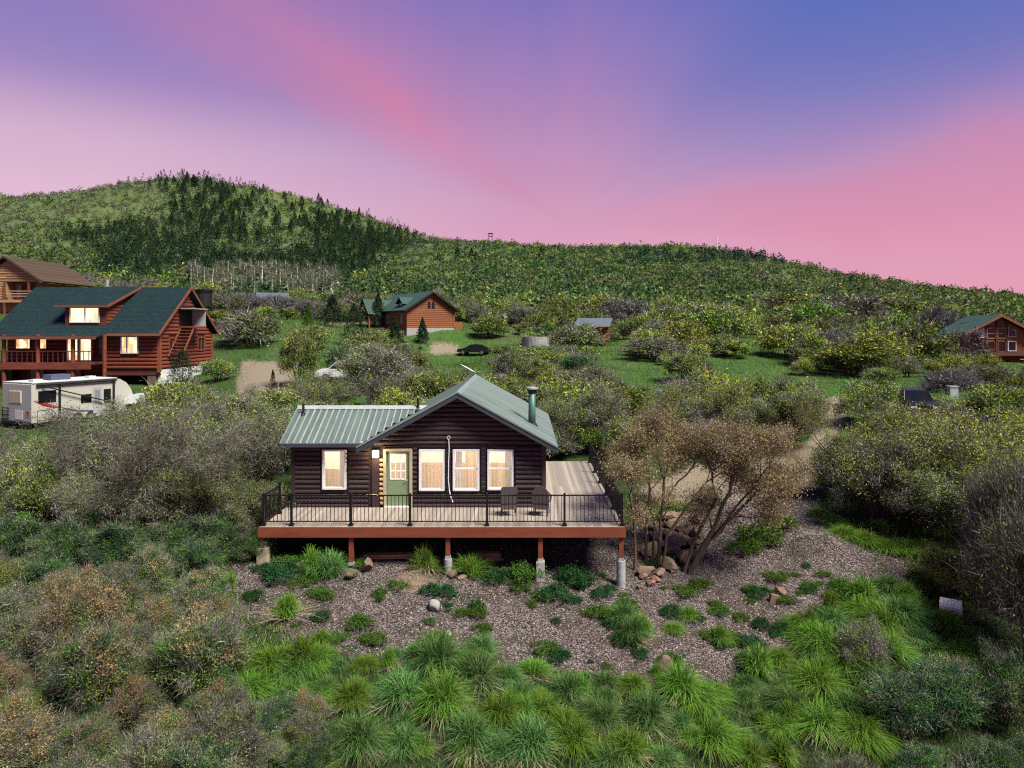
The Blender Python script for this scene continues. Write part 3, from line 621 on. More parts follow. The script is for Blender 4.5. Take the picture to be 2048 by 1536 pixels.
    while x < wx1 + 0.6:
        xm = x + ww; zmain = RZ - SL * abs(xm - RX) if xm > EX0 - 0.05 else -9
        ys = WY0 if zmain < WZ0 else WY0 + (zmain - WZ0) / wsl
        if ys < WY1 - 0.05:
            Lp = (WY1 - ys) / math.cos(wang); zs = WZ0 + (ys - WY0) * wsl
            # local +x points up the slope (towards +y)
            inst('roof_panel', flat, wroof, (xm - O[0], ys - O[1], zs - O[2]), (0, -wang, math.pi / 2), (Lp, ww - 0.002, 1))
            inst('roof_rib', rb, wroof, (xm - 0.01 - O[0], ys - O[1], zs + 0.003 - O[2]), (0, -wang, math.pi / 2), (Lp, 1, 1))
        x += ww
    MB().extrude([(wx0, 27.6, WZ1 - 0.005), (wx1, 27.6, WZ1 - 0.005), (wx1, 29.75, WZ1 - 1.15), (wx0, 29.75, WZ1 - 1.15)], (0, 0, -0.05)).build('back_slope', M['roof'], wroof, off=O)
    MB().extrude([(wx0, WY1 - 0.2, WZ1 - 0.07), (wx0, WY1, WZ1 + 0.06), (wx0, WY1 + 0.2, WZ1 - 0.07), (wx0, WY1, WZ1 + 0.0)], (wx1 - wx0 + 0.35, 0, 0)).build('ridge_cap', M['galv'], wroof, off=O)
    MB().box(wx0, -5.95, WY0 - 0.03, WY0 + 0.02, WZ0 - 0.12, WZ0 + 0.012).build('eave_trim', M['rake'], wroof, off=O)
    MB().box(wx0 + 0.3, -5.95, WY0 + 0.03, YF - 0.01, WZ0 - 0.07, WZ0 - 0.04).build('soffit', M['trim'], wroof, off=O)
    MB().extrude([(wx0 - 0.02, WY0, WZ0 + 0.03), (wx0 - 0.02, WY1, WZ1 + 0.03), (wx0 - 0.02, WY1, WZ1 - 0.13), (wx0 - 0.02, WY0, WZ0 - 0.13)], (0.04, 0, 0)).build('rake_trim', M['rooftrim'], wroof, off=O)
    # vents and stove pipe
    for vx, vy, vh in ((-8.52, 27.15, 0.42), (-4.12, 27.5, 0.42)):
        zz = WZ0 + (vy - WY0) * wsl
        v = MB().tube([(vx, vy, zz - 0.05), (vx, vy, zz + vh)], 0.05, 8).build('vent_pipe', M['black'], root, off=O)
        MB().tube([(vx, vy, zz - 0.06), (vx, vy, zz + 0.05)], [0.12, 0.07], 8).build('flashing', M['black'], v, off=O)
    cxp, cyp = 0.36, 28.0; zb = RZ - SL * (cxp - RX)
    c = MB().tube([(cxp, cyp, zb - 0.15), (cxp, cyp, zb + 0.5), (cxp, cyp, zb + 0.52), (cxp, cyp, zb + 1.28)], [0.145, 0.145, 0.14, 0.14], 16).build('stove_pipe', M['stovepipe'], root, off=O, smooth=True)
    MB().tube([(cxp, cyp, zb + 1.22), (cxp, cyp, zb + 1.38)], [0.15, 0.21], 14).build('cap_collar', M['black'], c, off=O)
    MB().tube([(cxp, cyp, zb + 1.40), (cxp, cyp, zb + 1.46), (cxp, cyp, zb + 1.49)], [0.24, 0.24, 0.12], 14).build('cap', M['galv'], c, off=O)
    MB().tube([(cxp, cyp, zb - 0.16), (cxp, cyp, zb + 0.06)], [0.27, 0.16], 10).build('flashing', M['black'], c, off=O)
    # porch lamp
    lamp = MB().box(-5.56, -5.36, YF - 0.09, YF - 0.055, 1.92, 2.14).build('porch_lamp', M['trim'], root, off=O)
    MB().box(-5.545, -5.335, YF - 0.25, YF - 0.095, 1.86, 2.10).build('lamp_glass', M['lamplit'], lamp, off=O)
    point_light('porch_lamp_light', (-5.44, YF - 0.42, 1.95), 26, (1, 0.75, 0.42), 0.08)
    for lx in (-7.3, -4.9, -2.6, -0.5):
        cl = MB().box(lx - 0.75, lx + 0.75, 26.35, 27.25, 2.28, 2.335).build('ceiling_lamp', M['roomlamp'], root, off=O)
        MB().box(lx - 0.80, lx + 0.80, 26.30, 27.30, 2.31, 2.338).build('lamp_rim', M['whiteframe'], cl, off=O)
    # curtains at the window sides
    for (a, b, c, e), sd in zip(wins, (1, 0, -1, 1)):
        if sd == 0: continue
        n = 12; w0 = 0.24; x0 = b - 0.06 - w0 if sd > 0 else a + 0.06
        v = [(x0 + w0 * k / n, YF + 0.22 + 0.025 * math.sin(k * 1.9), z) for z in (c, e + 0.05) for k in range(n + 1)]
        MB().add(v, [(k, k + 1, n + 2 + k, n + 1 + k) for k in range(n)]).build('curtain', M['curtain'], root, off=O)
    # rope on the gable wall
    r = thing('hanging_rope', 'pale rope with a ring hanging on the gable wall between two windows', 'rope', (-2.72, YF - 0.12, 0.2))
    ro = (-2.72, YF - 0.12, 0.2); yy = YF - 0.13
    MB().tube([(-2.75, yy, 2.52), (-2.73, yy, 2.2), (-2.75, yy - 0.01, 1.7), (-2.76, yy, 1.0), (-2.72, yy, 0.62), (-2.66, yy - 0.05, 0.4), (-2.58, yy - 0.12, 0.22)], 0.016, 6).build('cord', M['whiteframe'], r, off=ro)
    MB().tube([(-2.75 + 0.055 * math.cos(t * math.pi / 6), yy, 2.58 + 0.06 * math.sin(t * math.pi / 6)) for t in range(13)], 0.014, 5, False).build('ring', M['whiteframe'], r, off=ro)
    # satellite dish behind the ridge
    sd = thing('satellite_dish', 'white satellite dish on the back end of the cabin ridge', 'satellite dish', (-2.75, 35.0, 4.1)); pts = []
    dv = []; df = []
    for i in range(5):
        for k in range(16):
            rr = 0.36 * i / 4; a = 2 * math.pi * k / 16; dv.append((rr * math.cos(a), rr * math.sin(a) * 0.6, 0.45 + 0.10 * (i / 4) ** 2 - rr * math.cos(a) * 0.55))
    for i in range(4):
        for k in range(16): df.append((i * 16 + k, i * 16 + (k + 1) % 16, (i + 1) * 16 + (k + 1) % 16, (i + 1) * 16 + k))
    MB().add(dv, df).build('dish', M['white'], sd); MB().tube([(0, 0, -0.1), (0, 0, 0.45)], 0.03, 6).build('mast', M['galv'], sd)
    MB().tube([(0, 0, 0.45), (0.15, -0.1, 0.7)], 0.012, 5).build('feed_arm', M['galv'], sd)

def build_deck():
    O = (-2.7, 24.5, -0.4)
    root = thing('deck', 'raised deck with black metal railing and red timber beam around the cabin', 'deck', O)
    X0, X1, Y0, Y1 = -8.77, 3.37, 23.35, 35.0
    bw = 0.142; me = MB().box(0.004, 0.996, 0, 1, -1, 0).mesh('board', M['deck'])
    n = int((X1 - X0) / bw); bw = (X1 - X0) / n
    for i in range(n):
        x = X0 + i * bw; y1 = 25.885 if x < 0.86 - bw * 0.2 else Y1
        # boards are laid in two lengths
        inst('board', me, root, (x - O[0], Y0 - O[1], rnd.uniform(-0.004, 0.0) - O[2]), (0, 0, 0), (bw, y1 - Y0 - (0 if y1 < 27 else 5.6 + (i % 2) * 1.2), 0.035))
        if y1 > 27: inst('board', me, root, (x - O[0], y1 - 5.59 - (i % 2) * 1.2 - O[1], rnd.uniform(-0.004, 0.0) - O[2]), (0, 0, 0), (bw, 5.59 + (i % 2) * 1.2, 0.035))
    MB().box(X0 - 0.06, X1 + 0.06, Y0 - 0.05, Y0 - 0.005, -0.35, -0.012).build('fascia_beam', M['beam'], root, off=O)
    for x in (X0 - 0.05, X1 + 0.01): MB().box(x, x + 0.04, Y0, (25.8 if x < 0 else Y1), -0.30, -0.01).build('side_beam', M['beam'], root, off=O)
    for y in (24.2, 25.2): MB().box(X0 + 0.02, X1 - 0.02, y, y + 0.04, -0.24, -0.04).build('joist', M['beam'], root, off=O)
    for i in range(20): 
        x = X0 + 0.3 + i * 0.61; MB().box(x, x + 0.04, Y0 + 0.01, 25.8, -0.232, -0.042).build('joist', M['beam'], root, off=O)
    foot = [(527, 'tan'), (703, None), (896, 'round'), (1081, 'conc'), (1242, 'tube')]
    for px, kind in foot:
        x = px2x(px, Y0 + 0.12); y = Y0 + 0.12; z = gz(x, y)
        ft = {'tan': 0.48, None: 0.12, 'round': 0.52, 'conc': 0.62, 'tube': 0.85}[kind]
        zt = z + ft
        p = MB().box(x - 0.075, x + 0.075, y - 0.07, y + 0.07, zt + 0.06, -0.352).build('post', M['beam'], root, off=O)
        MB().box(x - 0.09, x + 0.09, y - 0.085, y + 0.085, zt, zt + 0.10).build('post_bracket', M['galv'], p, off=O)
        if kind == 'tan': MB().box(x - 0.17, x + 0.17, y - 0.17, y + 0.17, z - 0.2, zt).build('footing', M['tanconcrete'], root, off=O)
        elif kind == 'conc':
            MB().box(x - 0.14, x + 0.14, y - 0.14, y + 0.14, z - 0.2, zt).build('footing', M['concrete'], root, off=O)
        elif kind in ('round', 'tube'):
            r = 0.15 if kind == 'tube' else 0.14
            zz = [z - 0.2 + (zt - z + 0.2) * k / 8 for k in range(9)]
            MB().tube([(x, y, q) for q in zz], [r * (1 + 0.03 * (k % 2)) for k in range(9)], 14).build('footing', M['galv' if kind == 'tube' else 'concrete'], root, off=O)
    # railing
    rail = MB().box(X0 + 0.02, X1 - 0.02, Y0 + 0.085, Y0 + 0.135, 1.00, 1.04).build('railing', M['rail'], root, off=O)
    MB().box(X0 + 0.02, X1 - 0.02, Y0 + 0.095, Y0 + 0.125, 0.13, 0.16).build('bottom_rail', M['rail'], rail, off=O)
    posts = [(px2x(p, Y0 + 0.11), Y0 + 0.11) for p in (527, 583, 702, 820, 974, 1129, 1244)]
    posts += [(X0 + 0.08, 25.0)] + [(X1 - 0.08, y) for y in (25.6, 27.8, 30.0, 32.2, 34.6)]
    pm = MB().box(-0.036, 0.036, -0.036, 0.036, 0, 1.09).box(-0.075, 0.075, -0.075, 0.075, 0.002, 0.07).mesh('railing_post', M['rail'])
    for x, y in posts: inst('railing_post', pm, rail, (x - O[0], y - O[1], 0.001 - O[2]))
    bm = MB().box(-0.0095, 0.0095, -0.0095, 0.0095, 0.16, 1.0).mesh('baluster', M['rail'])
    x = X0 + 0.16
    while x < X1 - 0.1:
        if min(abs(x - q[0]) for q in posts[:7]) > 0.05: inst('baluster', bm, rail, (x - O[0], Y0 + 0.11 - O[1], -O[2]))
        x += 0.127
    for xx, ye in ((X0 + 0.08, 25.0), (X1 - 0.08, 34.6)):
        MB().box(xx - 0.025, xx + 0.025, Y0 + 0.14, ye, 1.00, 1.04).build('top_rail', M['rail'], rail, off=O)
        MB().box(xx - 0.015, xx + 0.015, Y0 + 0.14, ye, 0.13, 0.16).build('bottom_rail', M['rail'], rail, off=O)
        y = Y0 + 0.26
        while y < ye - 0.05: inst('baluster', bm, rail, (xx - O[0], y - O[1], -O[2])); y += 0.127
    # skirting of the cabin crawl space under the deck
def build_chairs():
    def chair(label, loc, rz, rounded):
        c = thing('patio_chair', label, 'chair', loc, rz)
        for sx in (-1, 1):
            for sy in (-1, 1): MB().tube([(0.25 * sx, 0.24 * sy, 0.0), (0.23 * sx, 0.22 * sy, 0.42)], 0.018, 6).build('leg', M['rail'], c)
        MB().box(-0.27, 0.27, -0.27, 0.26, 0.40, 0.46).build('seat', M['wicker'], c)
        apron = MB().box(-0.27, 0.27, -0.275, -0.25, 0.24, 0.39).build('apron', M['wicker'], c)
        if rounded:
            pts = [(-0.30, 0.46), (-0.32, 0.7), (-0.27, 0.90), (-0.16, 1.04), (0, 1.09), (0.16, 1.04), (0.27, 0.90), (0.32, 0.7), (0.30, 0.46)]
        else: pts = [(-0.28, 0.46), (-0.29, 1.0), (-0.25, 1.06), (0.25, 1.06), (0.29, 1.0), (0.28, 0.46)]
        mb = MB(); mb.extrude([(x, -0.26 - 0.12 * (z - 0.46), z) for x, z in pts], (0, -0.035, 0)); mb.build('backrest', M['wicker'], c)
        for s in (-1, 1): MB().tube([(0.29 * s, -0.30, 0.86), (0.32 * s, -0.1, 0.74), (0.33 * s, 0.2, 0.66), (0.30 * s, 0.25, 0.42)], 0.02, 6).build('armrest', M['rail'], c)
    chair('square-backed grey wicker patio chair under the right-hand lit window of the cabin', (px2x(1017, 24.9), 24.9, 0.0), 0.1, False)
    chair('round-backed grey wicker patio chair at the corner of the cabin', (px2x(1083, 24.9), 24.9, 0.0), -0.15, True)
build_cabin(); build_deck(); build_chairs()

# ------------------------------------------------------------------ red log house on the left
def build_log_house():
    O = (-37.0, 59.0, 1.7)
    root = thing('log_house', 'large red log house with steep blue-green shingle roof, dormer and lit windows behind the trailer', 'house', O)
    X0, X1, Y0, Y1 = -43.9, -30.7, 59.0, 69.0; ZE, ZR = 6.3, 10.45; YR = 63.75; EY0, EY1 = 58.1, 69.4; XP = -35.3
    sl = (ZR - ZE) / (YR - EY0)
    f_ops = [(-33.75, -32.45, 4.65, 5.95)]
    p_ops = [(-43.1, -41.9, 5.0, 6.0), (-41.4, -40.5, 5.0, 6.0), (-38.7, -37.85, 4.0, 5.9), (-37.6, -36.7, 4.0, 5.9), (-36.2, -35.75, 4.6, 5.9)]
    YP = 59.6
    mb = MB(); wall_panel(mb, XP, X1, 3.2, 6.2, Y0, Y0 + 0.2, f_ops); wall_panel(mb, X0, XP, 3.9, 6.2, YP, YP + 0.2, p_ops)
    mb.box(XP - 0.1, XP + 0.1, Y0 + 0.002, YP + 0.1, 1.5, 6.2)
    mb.box(X1 - 0.2, X1, Y0 + 0.2, Y1, 3.2, 6.2); mb.box(X0, X0 + 0.2, YP + 0.2, Y1, 1.5, 6.2); mb.box(X0, X1 - 0.2, Y1 - 0.2, Y1 - 0.002, 1.5, 6.2)
    for xx in (X0 + 0.01, X1 - 0.19): mb.extrude([(xx, EY0 + 0.5, 6.21), (xx, EY1 - 0.4, 6.21), (xx, YR, ZR - 0.25)], (0.18, 0, 0))
    wall = mb.build('wall', M['redwall'], root, off=O)
    lg = half_log(M['redlog'])
    log_rows(wall, lg, XP, X1 - 0.05, 3.25, 6.15, Y0 - 0.002, 0.32, 0.14, f_ops, 0.14, origin=O)
    log_rows(wall, lg, X0 + 0.1, XP - 0.1, 3.95, 6.15, YP - 0.002, 0.32, 0.14, p_ops, 0.14, origin=O)
    # gable end facing +x: logs run along y
    g_ops = [(60.6, 61.7, 4.7, 5.8), (66.0, 67.2, 4.7, 5.8), (62.3, 64.6, 6.9, 8.4)]
    z = 3.25
    while z < ZR - 0.5:
        a, b = Y0, Y1
        if z + 0.3 > 6.2:
            a = max(Y0 + 0.1, EY0 + (z + 0.42 - ZE + 0.35) / sl); b = min(Y1, EY1 - (z + 0.42 - ZE + 0.35) / ((ZR - ZE) / (EY1 - YR)))
        for p, q in spans(a, b, z, z + 0.32, g_ops, 0.12):
            if q - p > 0.1: inst('log', lg, wall, (X1 + 0.002 - O[0], p - O[1], z - O[2]), (0, 0, math.pi / 2), (q - p, 0.13, 0.32))
        z += 0.32
    for y in (Y0 + 0.02, Y1 - 0.2): MB().box(X1 - 0.1, X1 + 0.16, y - 0.14, y + 0.14, 3.0, 6.3).build('corner_board', M['redtrim'], root, off=O)
    MB().box(XP - 0.02, X1 + 0.02, Y0 + 0.01, Y0 + 0.3, 2.75, 3.2).build('sill_beam', M['redwall'], root, off=O)
    # foundation
    mb = MB(); mb.box(X1 - 0.25, X1 + 0.03, Y0 + 0.3, Y1, 1.2, 3.2); mb.build('foundation', M['white'], root, off=O)
    mb = MB(); wall_panel(mb, XP + 0.1, X1 - 0.26, 1.2, 2.75, Y0 + 0.08, Y0 + 0.3, [(-34.2, -31.7, 1.2, 2.7)]); mb.build('stone_base', M['redwall'], root, off=O)
    MB().box(-34.3, -31.6, Y0 + 2.5, Y0 + 2.6, 1.2, 2.8).build('garage_dark_fill', M['black'], root, off=O)  # black sheet deep in the open garage stands for its dark inside
    for k in range(2): MB().box(-31.62, -30.95, Y0 - 0.06, Y0 + 0.05, 1.3 + k * 0.7, 1.95 + k * 0.7).build('stone_block', M['rock'], root, off=O)
    # main roof
    t = 0.18; roof = slab([(X0 - 0.5, EY0, ZE), (X1 + 0.5, EY0, ZE), (X1 + 0.5, YR, ZR), (X0 - 0.5, YR, ZR)], t).build('roof', M['shingle'], root, off=O)
    slab([(X0 - 0.5, YR + 0.001, ZR), (X1 + 0.5, YR + 0.001, ZR), (X1 + 0.5, EY1, ZE), (X0 - 0.5, EY1, ZE)], t).build('back_slope', M['shingle'], roof, off=O)
    for y0, z0, y1, z1 in ((EY0 - 0.03, ZE - 0.02, YR, ZR + 0.03), (YR, ZR + 0.03, EY1 + 0.03, ZE - 0.02)):
        MB().extrude([(X1 + 0.49, y0, z0 + 0.03), (X1 + 0.49, y1, z1 + 0.03), (X1 + 0.49, y1, z1 - 0.25), (X1 + 0.49, y0, z0 - 0.25)], (0.07, 0, 0)).build('rake_board', M['redtrim'], roof, off=O)
    MB().box(X0 - 0.5, X1 + 0.48, EY0 - 0.05, EY0 + 0.02, ZE - 0.24, ZE - 0.01).build('eave_board', M['redtrim'], roof, off=O)
    MB().tube([(-38.3, 64.5, 9.6), (-38.3, 64.5, 11.2)], 0.13, 8).build('flue', M['galv'], roof, off=O)
    # shed dormer
    dx0, dx1, dy = -38.6, -35.1, 59.0; dz0, dz1 = 6.95, 8.6
    dop = [(-38.1, -35.75, 7.25, 8.4)]
    mb = MB(); wall_panel(mb, dx0, dx1, dz0, dz1, dy, dy + 0.15, dop)
    for x in (dx0, dx1 - 0.12): mb.extrude([(x, dy + 0.15, dz0 - 0.05), (x, dy + 0.15, dz1), (x, YR - 0.1, ZR - 0.12), (x, YR - 0.4, ZR - 0.3)], (0.12, 0, 0))
    d = mb.build('dormer', M['redwall'], root, off=O)
    for k in range(6):
        zz = dz0 + 0.1 + k * 0.28; ya = dy; yb = min(EY0 + (zz + 0.28 - ZE) / sl, YR) + 0.25
        inst('log', lg, d, (dx1 + 0.002 - O[0], ya - O[1], zz - O[2]), (0, 0, math.pi / 2), (max(0.3, yb - ya), 0.08, 0.28))
    slab([(dx0 - 0.6, dy - 0.45, dz1 + 0.02), (dx1 + 0.35, dy - 0.45, dz1 + 0.02), (dx1 + 0.35, YR, ZR + 0.06), (dx0 - 0.6, YR, ZR + 0.06)], 0.14).build('dormer_roof', M['shingle'], d, off=O)
    MB().box(dx0 - 0.6, dx1 + 0.34, dy - 0.49, dy - 0.45, dz1 - 0.14, dz1 + 0.03).build('eave_board', M['redtrim'], d, off=O)
    MB().extrude([(dx1 + 0.35, dy - 0.45, dz1 + 0.04), (dx1 + 0.35, YR, ZR + 0.08), (dx1 + 0.35, YR, ZR - 0.12), (dx1 + 0.35, dy - 0.45, dz1 - 0.16)], (0.06, 0, 0)).build('rake_board', M['redtrim'], d, off=O)
    window(root, -38.1, -35.75, 7.25, 8.4, dy - 0.02, 0.08, M['whiteframe'], M['litwin'], O, 0.08, 'window', [('v', -36.9, 0.05)])
    # front windows, door pair
    for (a, b, c, e) in p_ops[:2]: window(root, a, b, c, e, YP - 0.05, 0.08, M['redtrim'], M['litwin'], O, 0.12)
    for (a, b, c, e) in p_ops[2:4]: window(root, a, b, c, e, YP - 0.05, 0.07, M['whiteframe'], M['litwin'], O, 0.12, 'glass_door')
    window(root, *p_ops[4], YP - 0.05, 0.06, M['redtrim'], M['darkglass'], O, 0.12)
    window(root, *f_ops[0], Y0 - 0.05, 0.09, M['whiteframe'], M['litwin'], O, 0.14, 'window', [('v', -33.35, 0.05)])
    for (a, b, c, e) in g_ops[:2]:
        w = MB().box(X1 + 0.0, X1 + 0.16, a - 0.12, a, c - 0.1, e + 0.1).box(X1 + 0.0, X1 + 0.16, b, b + 0.12, c - 0.1, e + 0.1).box(X1, X1 + 0.15, a, b, e, e + 0.1).box(X1, X1 + 0.18, a, b, c - 0.1, c).box(X1, X1 + 0.12, (a + b) / 2 - 0.05, (a + b) / 2 + 0.05, c, e).build('window', M['redtrim'], root, off=O)
        MB().box(X1 + 0.03, X1 + 0.05, a, b, c, e).build('pane', M['darkglass'], w, off=O)
    # upper landing with stair on the gable end
    a, b, c, e = g_ops[2]
    MB().box(X1 + 0.01, X1 + 0.04, a, b, c, e).build('loft_dark_fill', M['black'], root, off=O)  # flat black panel stands in for the dark of the open loft doorway
    ld = MB().box(X1 + 0.05, X1 + 1.5, a - 0.2, b + 0.2, e + 0.02, e + 0.12).build('landing_roof', M['galv'], root, off=O)
    lnd = MB().box(X1 + 0.15, X1 + 1.4, a - 0.1, b + 0.1, c - 0.12, c).build('landing', M['redtrim'], root, off=O)
    MB().box(X1 + 0.2, X1 + 1.4, b - 0.02, b + 0.06, c + 0.01, e).build('side_panel', M['galv'], lnd, off=O)
    for q in (X1 + 0.2, X1 + 1.35): MB().extrude([(q, a, c - 0.1), (q, a, c - 0.4), (q, a - 2.0, c - 2.6), (q, a - 2.2, c - 2.6)], (0.07, 0, 0)).build('stringer', M['redtrim'], lnd, off=O)
    for k in range(8): MB().box(X1 + 0.28, X1 + 1.34, a - 0.27 - k * 0.25, a - 0.02 - k * 0.25, c - 0.40 - k * 0.28, c - 0.34 - k * 0.28).build('tread', M['redtrim'], lnd, off=O)
    # porch
    pd = MB().box(X0 - 0.3, XP + 0.1, 57.0, YP - 0.01, 3.72, 3.9).build('porch_floor', M['redwall'], root, off=O)
    MB().box(X0 - 0.3, XP + 0.12, 56.94, 57.0, 3.35, 3.88).build('porch_beam', M['redlog'], pd, off=O)
    for px in (8, 76, 146, 209):
        x = px2x(px, 57.2); MB().tube([(x, 57.2, 1.5), (x, 57.2, 6.2)], 0.16, 10).build('porch_post', M['redlog'], pd, off=O)
    MB().box(X0 - 0.3, XP + 0.1, 57.17, 57.23, 4.78, 4.86).build('porch_rail', M['redlog'], pd, off=O)
    k = X0
    while k < XP: MB().box(k, k + 0.05, 57.18, 57.22, 3.9, 4.78).build('baluster', M['redwall'], pd, off=O); k += 0.42
    slab([(X0 - 0.5, 56.7, 6.02), (XP + 0.7, 56.7, 6.02), (XP + 0.7, EY0 + 0.1, ZE + 0.05), (X0 - 0.5, EY0 + 0.1, ZE + 0.05)], 0.12).build('porch_roof', M['shingle'], roof, off=O)
    MB().box(X0 - 0.5, XP + 0.7, 56.66, 56.70, 5.80, 6.03).build('eave_board', M['redtrim'], roof, off=O)
    MB().box(X0, XP, 60.5, 60.7, 1.2, 3.7).build('lower_wall', M['redwall'], root, off=O)
    for (a, b) in ((-42.6, -41.4), (-39.5, -38.2)): window(root, a, b, 2.2, 3.2, 60.45, 0.08, M['redtrim'], M['darkglass'], O, 0.06)

def build_tan_house():
    O = (-60.5, 84.0, 8.3)
    root = thing('timber_house', 'tan timber house with shingled gable and balcony on the slope above the red house', 'house', O)
    Y = 82.0; ax, az = -60.4, 15.2; hx = 4.55; ez = 12.25
    slab([(ax, Y - 0.6, az), (ax + hx, Y - 0.6, ez), (ax + hx, Y + 10, ez), (ax, Y + 10, az)], 0.2).build('roof', M['brownroof'], root, off=O)
    r2 = slab([(ax - 0.001, Y - 0.6, az), (ax - hx, Y - 0.6, ez), (ax - hx, Y + 10, ez), (ax - 0.001, Y + 10, az)], 0.2).build('roof', M['brownroof'], root, off=O)
    mb = MB(); mb.extrude([(ax - 4.0, Y, 12.2), (ax + 4.0, Y, 12.2), (ax, Y, az - 0.45)], (0, 0.2, 0)); mb.box(ax - 4, ax + 2.9, Y + 1.2, Y + 9.5, 8.0, 12.2); mb.box(ax - 4, ax - 0.1, Y + 0.05, Y + 1.2, 10.1, 12.2)
    w = mb.build('wall', M['tanwood'], root, off=O)
    lg = half_log(M['tanwood'], 'clapboard'); z = 12.2; cl = 0.3
    while z < az - 0.8:
        hw = (az - 0.35 - z - cl) / (az - ez) * hx
        n = max(1, int(hw / 1.2)); 
        for i in range(n): inst('clapboard', lg, w, (ax - hw + i * 2 * hw / n - O[0], Y - O[1], z - O[2]), (0, 0, 0), (2 * hw / n - 0.02, rnd.uniform(0.05, 0.12), cl))
        z += cl
    z = 10.1
    while z < 12.1:
        inst('clapboard', lg, w, (ax - 3.9 - O[0], Y + 0.048 - O[1], z - O[2]), (0, 0, 0), (3.75, 0.06, cl)); inst('clapboard', lg, w, (ax - 0.05 - O[0], Y + 1.198 - O[1], z - O[2]), (0, 0, 0), (2.9, 0.06, cl)); z += cl
    window(root, ax + 0.15, ax + 0.85, 10.4, 12.0, Y + 1.12, 0.08, M['redtrim'], M['paleglass'], O, 0.08)
    window(root, ax + 1.1, ax + 2.5, 10.2, 12.0, Y + 1.12, 0.08, M['redtrim'], M['redwall'], O, 0.08, 'door', [('v', ax + 1.8, 0.05)])
    b = MB().box(ax - 4, ax + 3.6, Y - 0.3, Y + 1.3, 9.78, 10.08).build('balcony', M['tanwood'], root, off=O)
    for zz in (10.45, 10.75, 11.05): MB().box(ax - 0.05, ax + 3.6, Y - 0.22, Y - 0.16, zz, zz + 0.12).build('rail', M['tanwood'], b, off=O)
    for x in (ax - 0.3, ax + 2.55): MB().box(x, x + 0.18, Y - 0.28, Y - 0.1, 8.0 if x < ax else 10.0, 12.2).build('post', M['redtrim'], b, off=O)
    MB().extrude([(ax, Y - 0.66, az + 0.02), (ax + hx, Y - 0.66, ez + 0.02), (ax + hx, Y - 0.66, ez - 0.25), (ax, Y - 0.66, az - 0.25)], (0, 0.06, 0)).build('rake_board', M['brownroof'], root, off=O)
    MB().extrude([(ax, Y - 0.66, az + 0.02), (ax - hx, Y - 0.66, ez + 0.02), (ax - hx, Y - 0.66, ez - 0.25), (ax, Y - 0.66, az - 0.25)], (0, 0.06, 0)).build('rake_board', M['brownroof'], root, off=O)

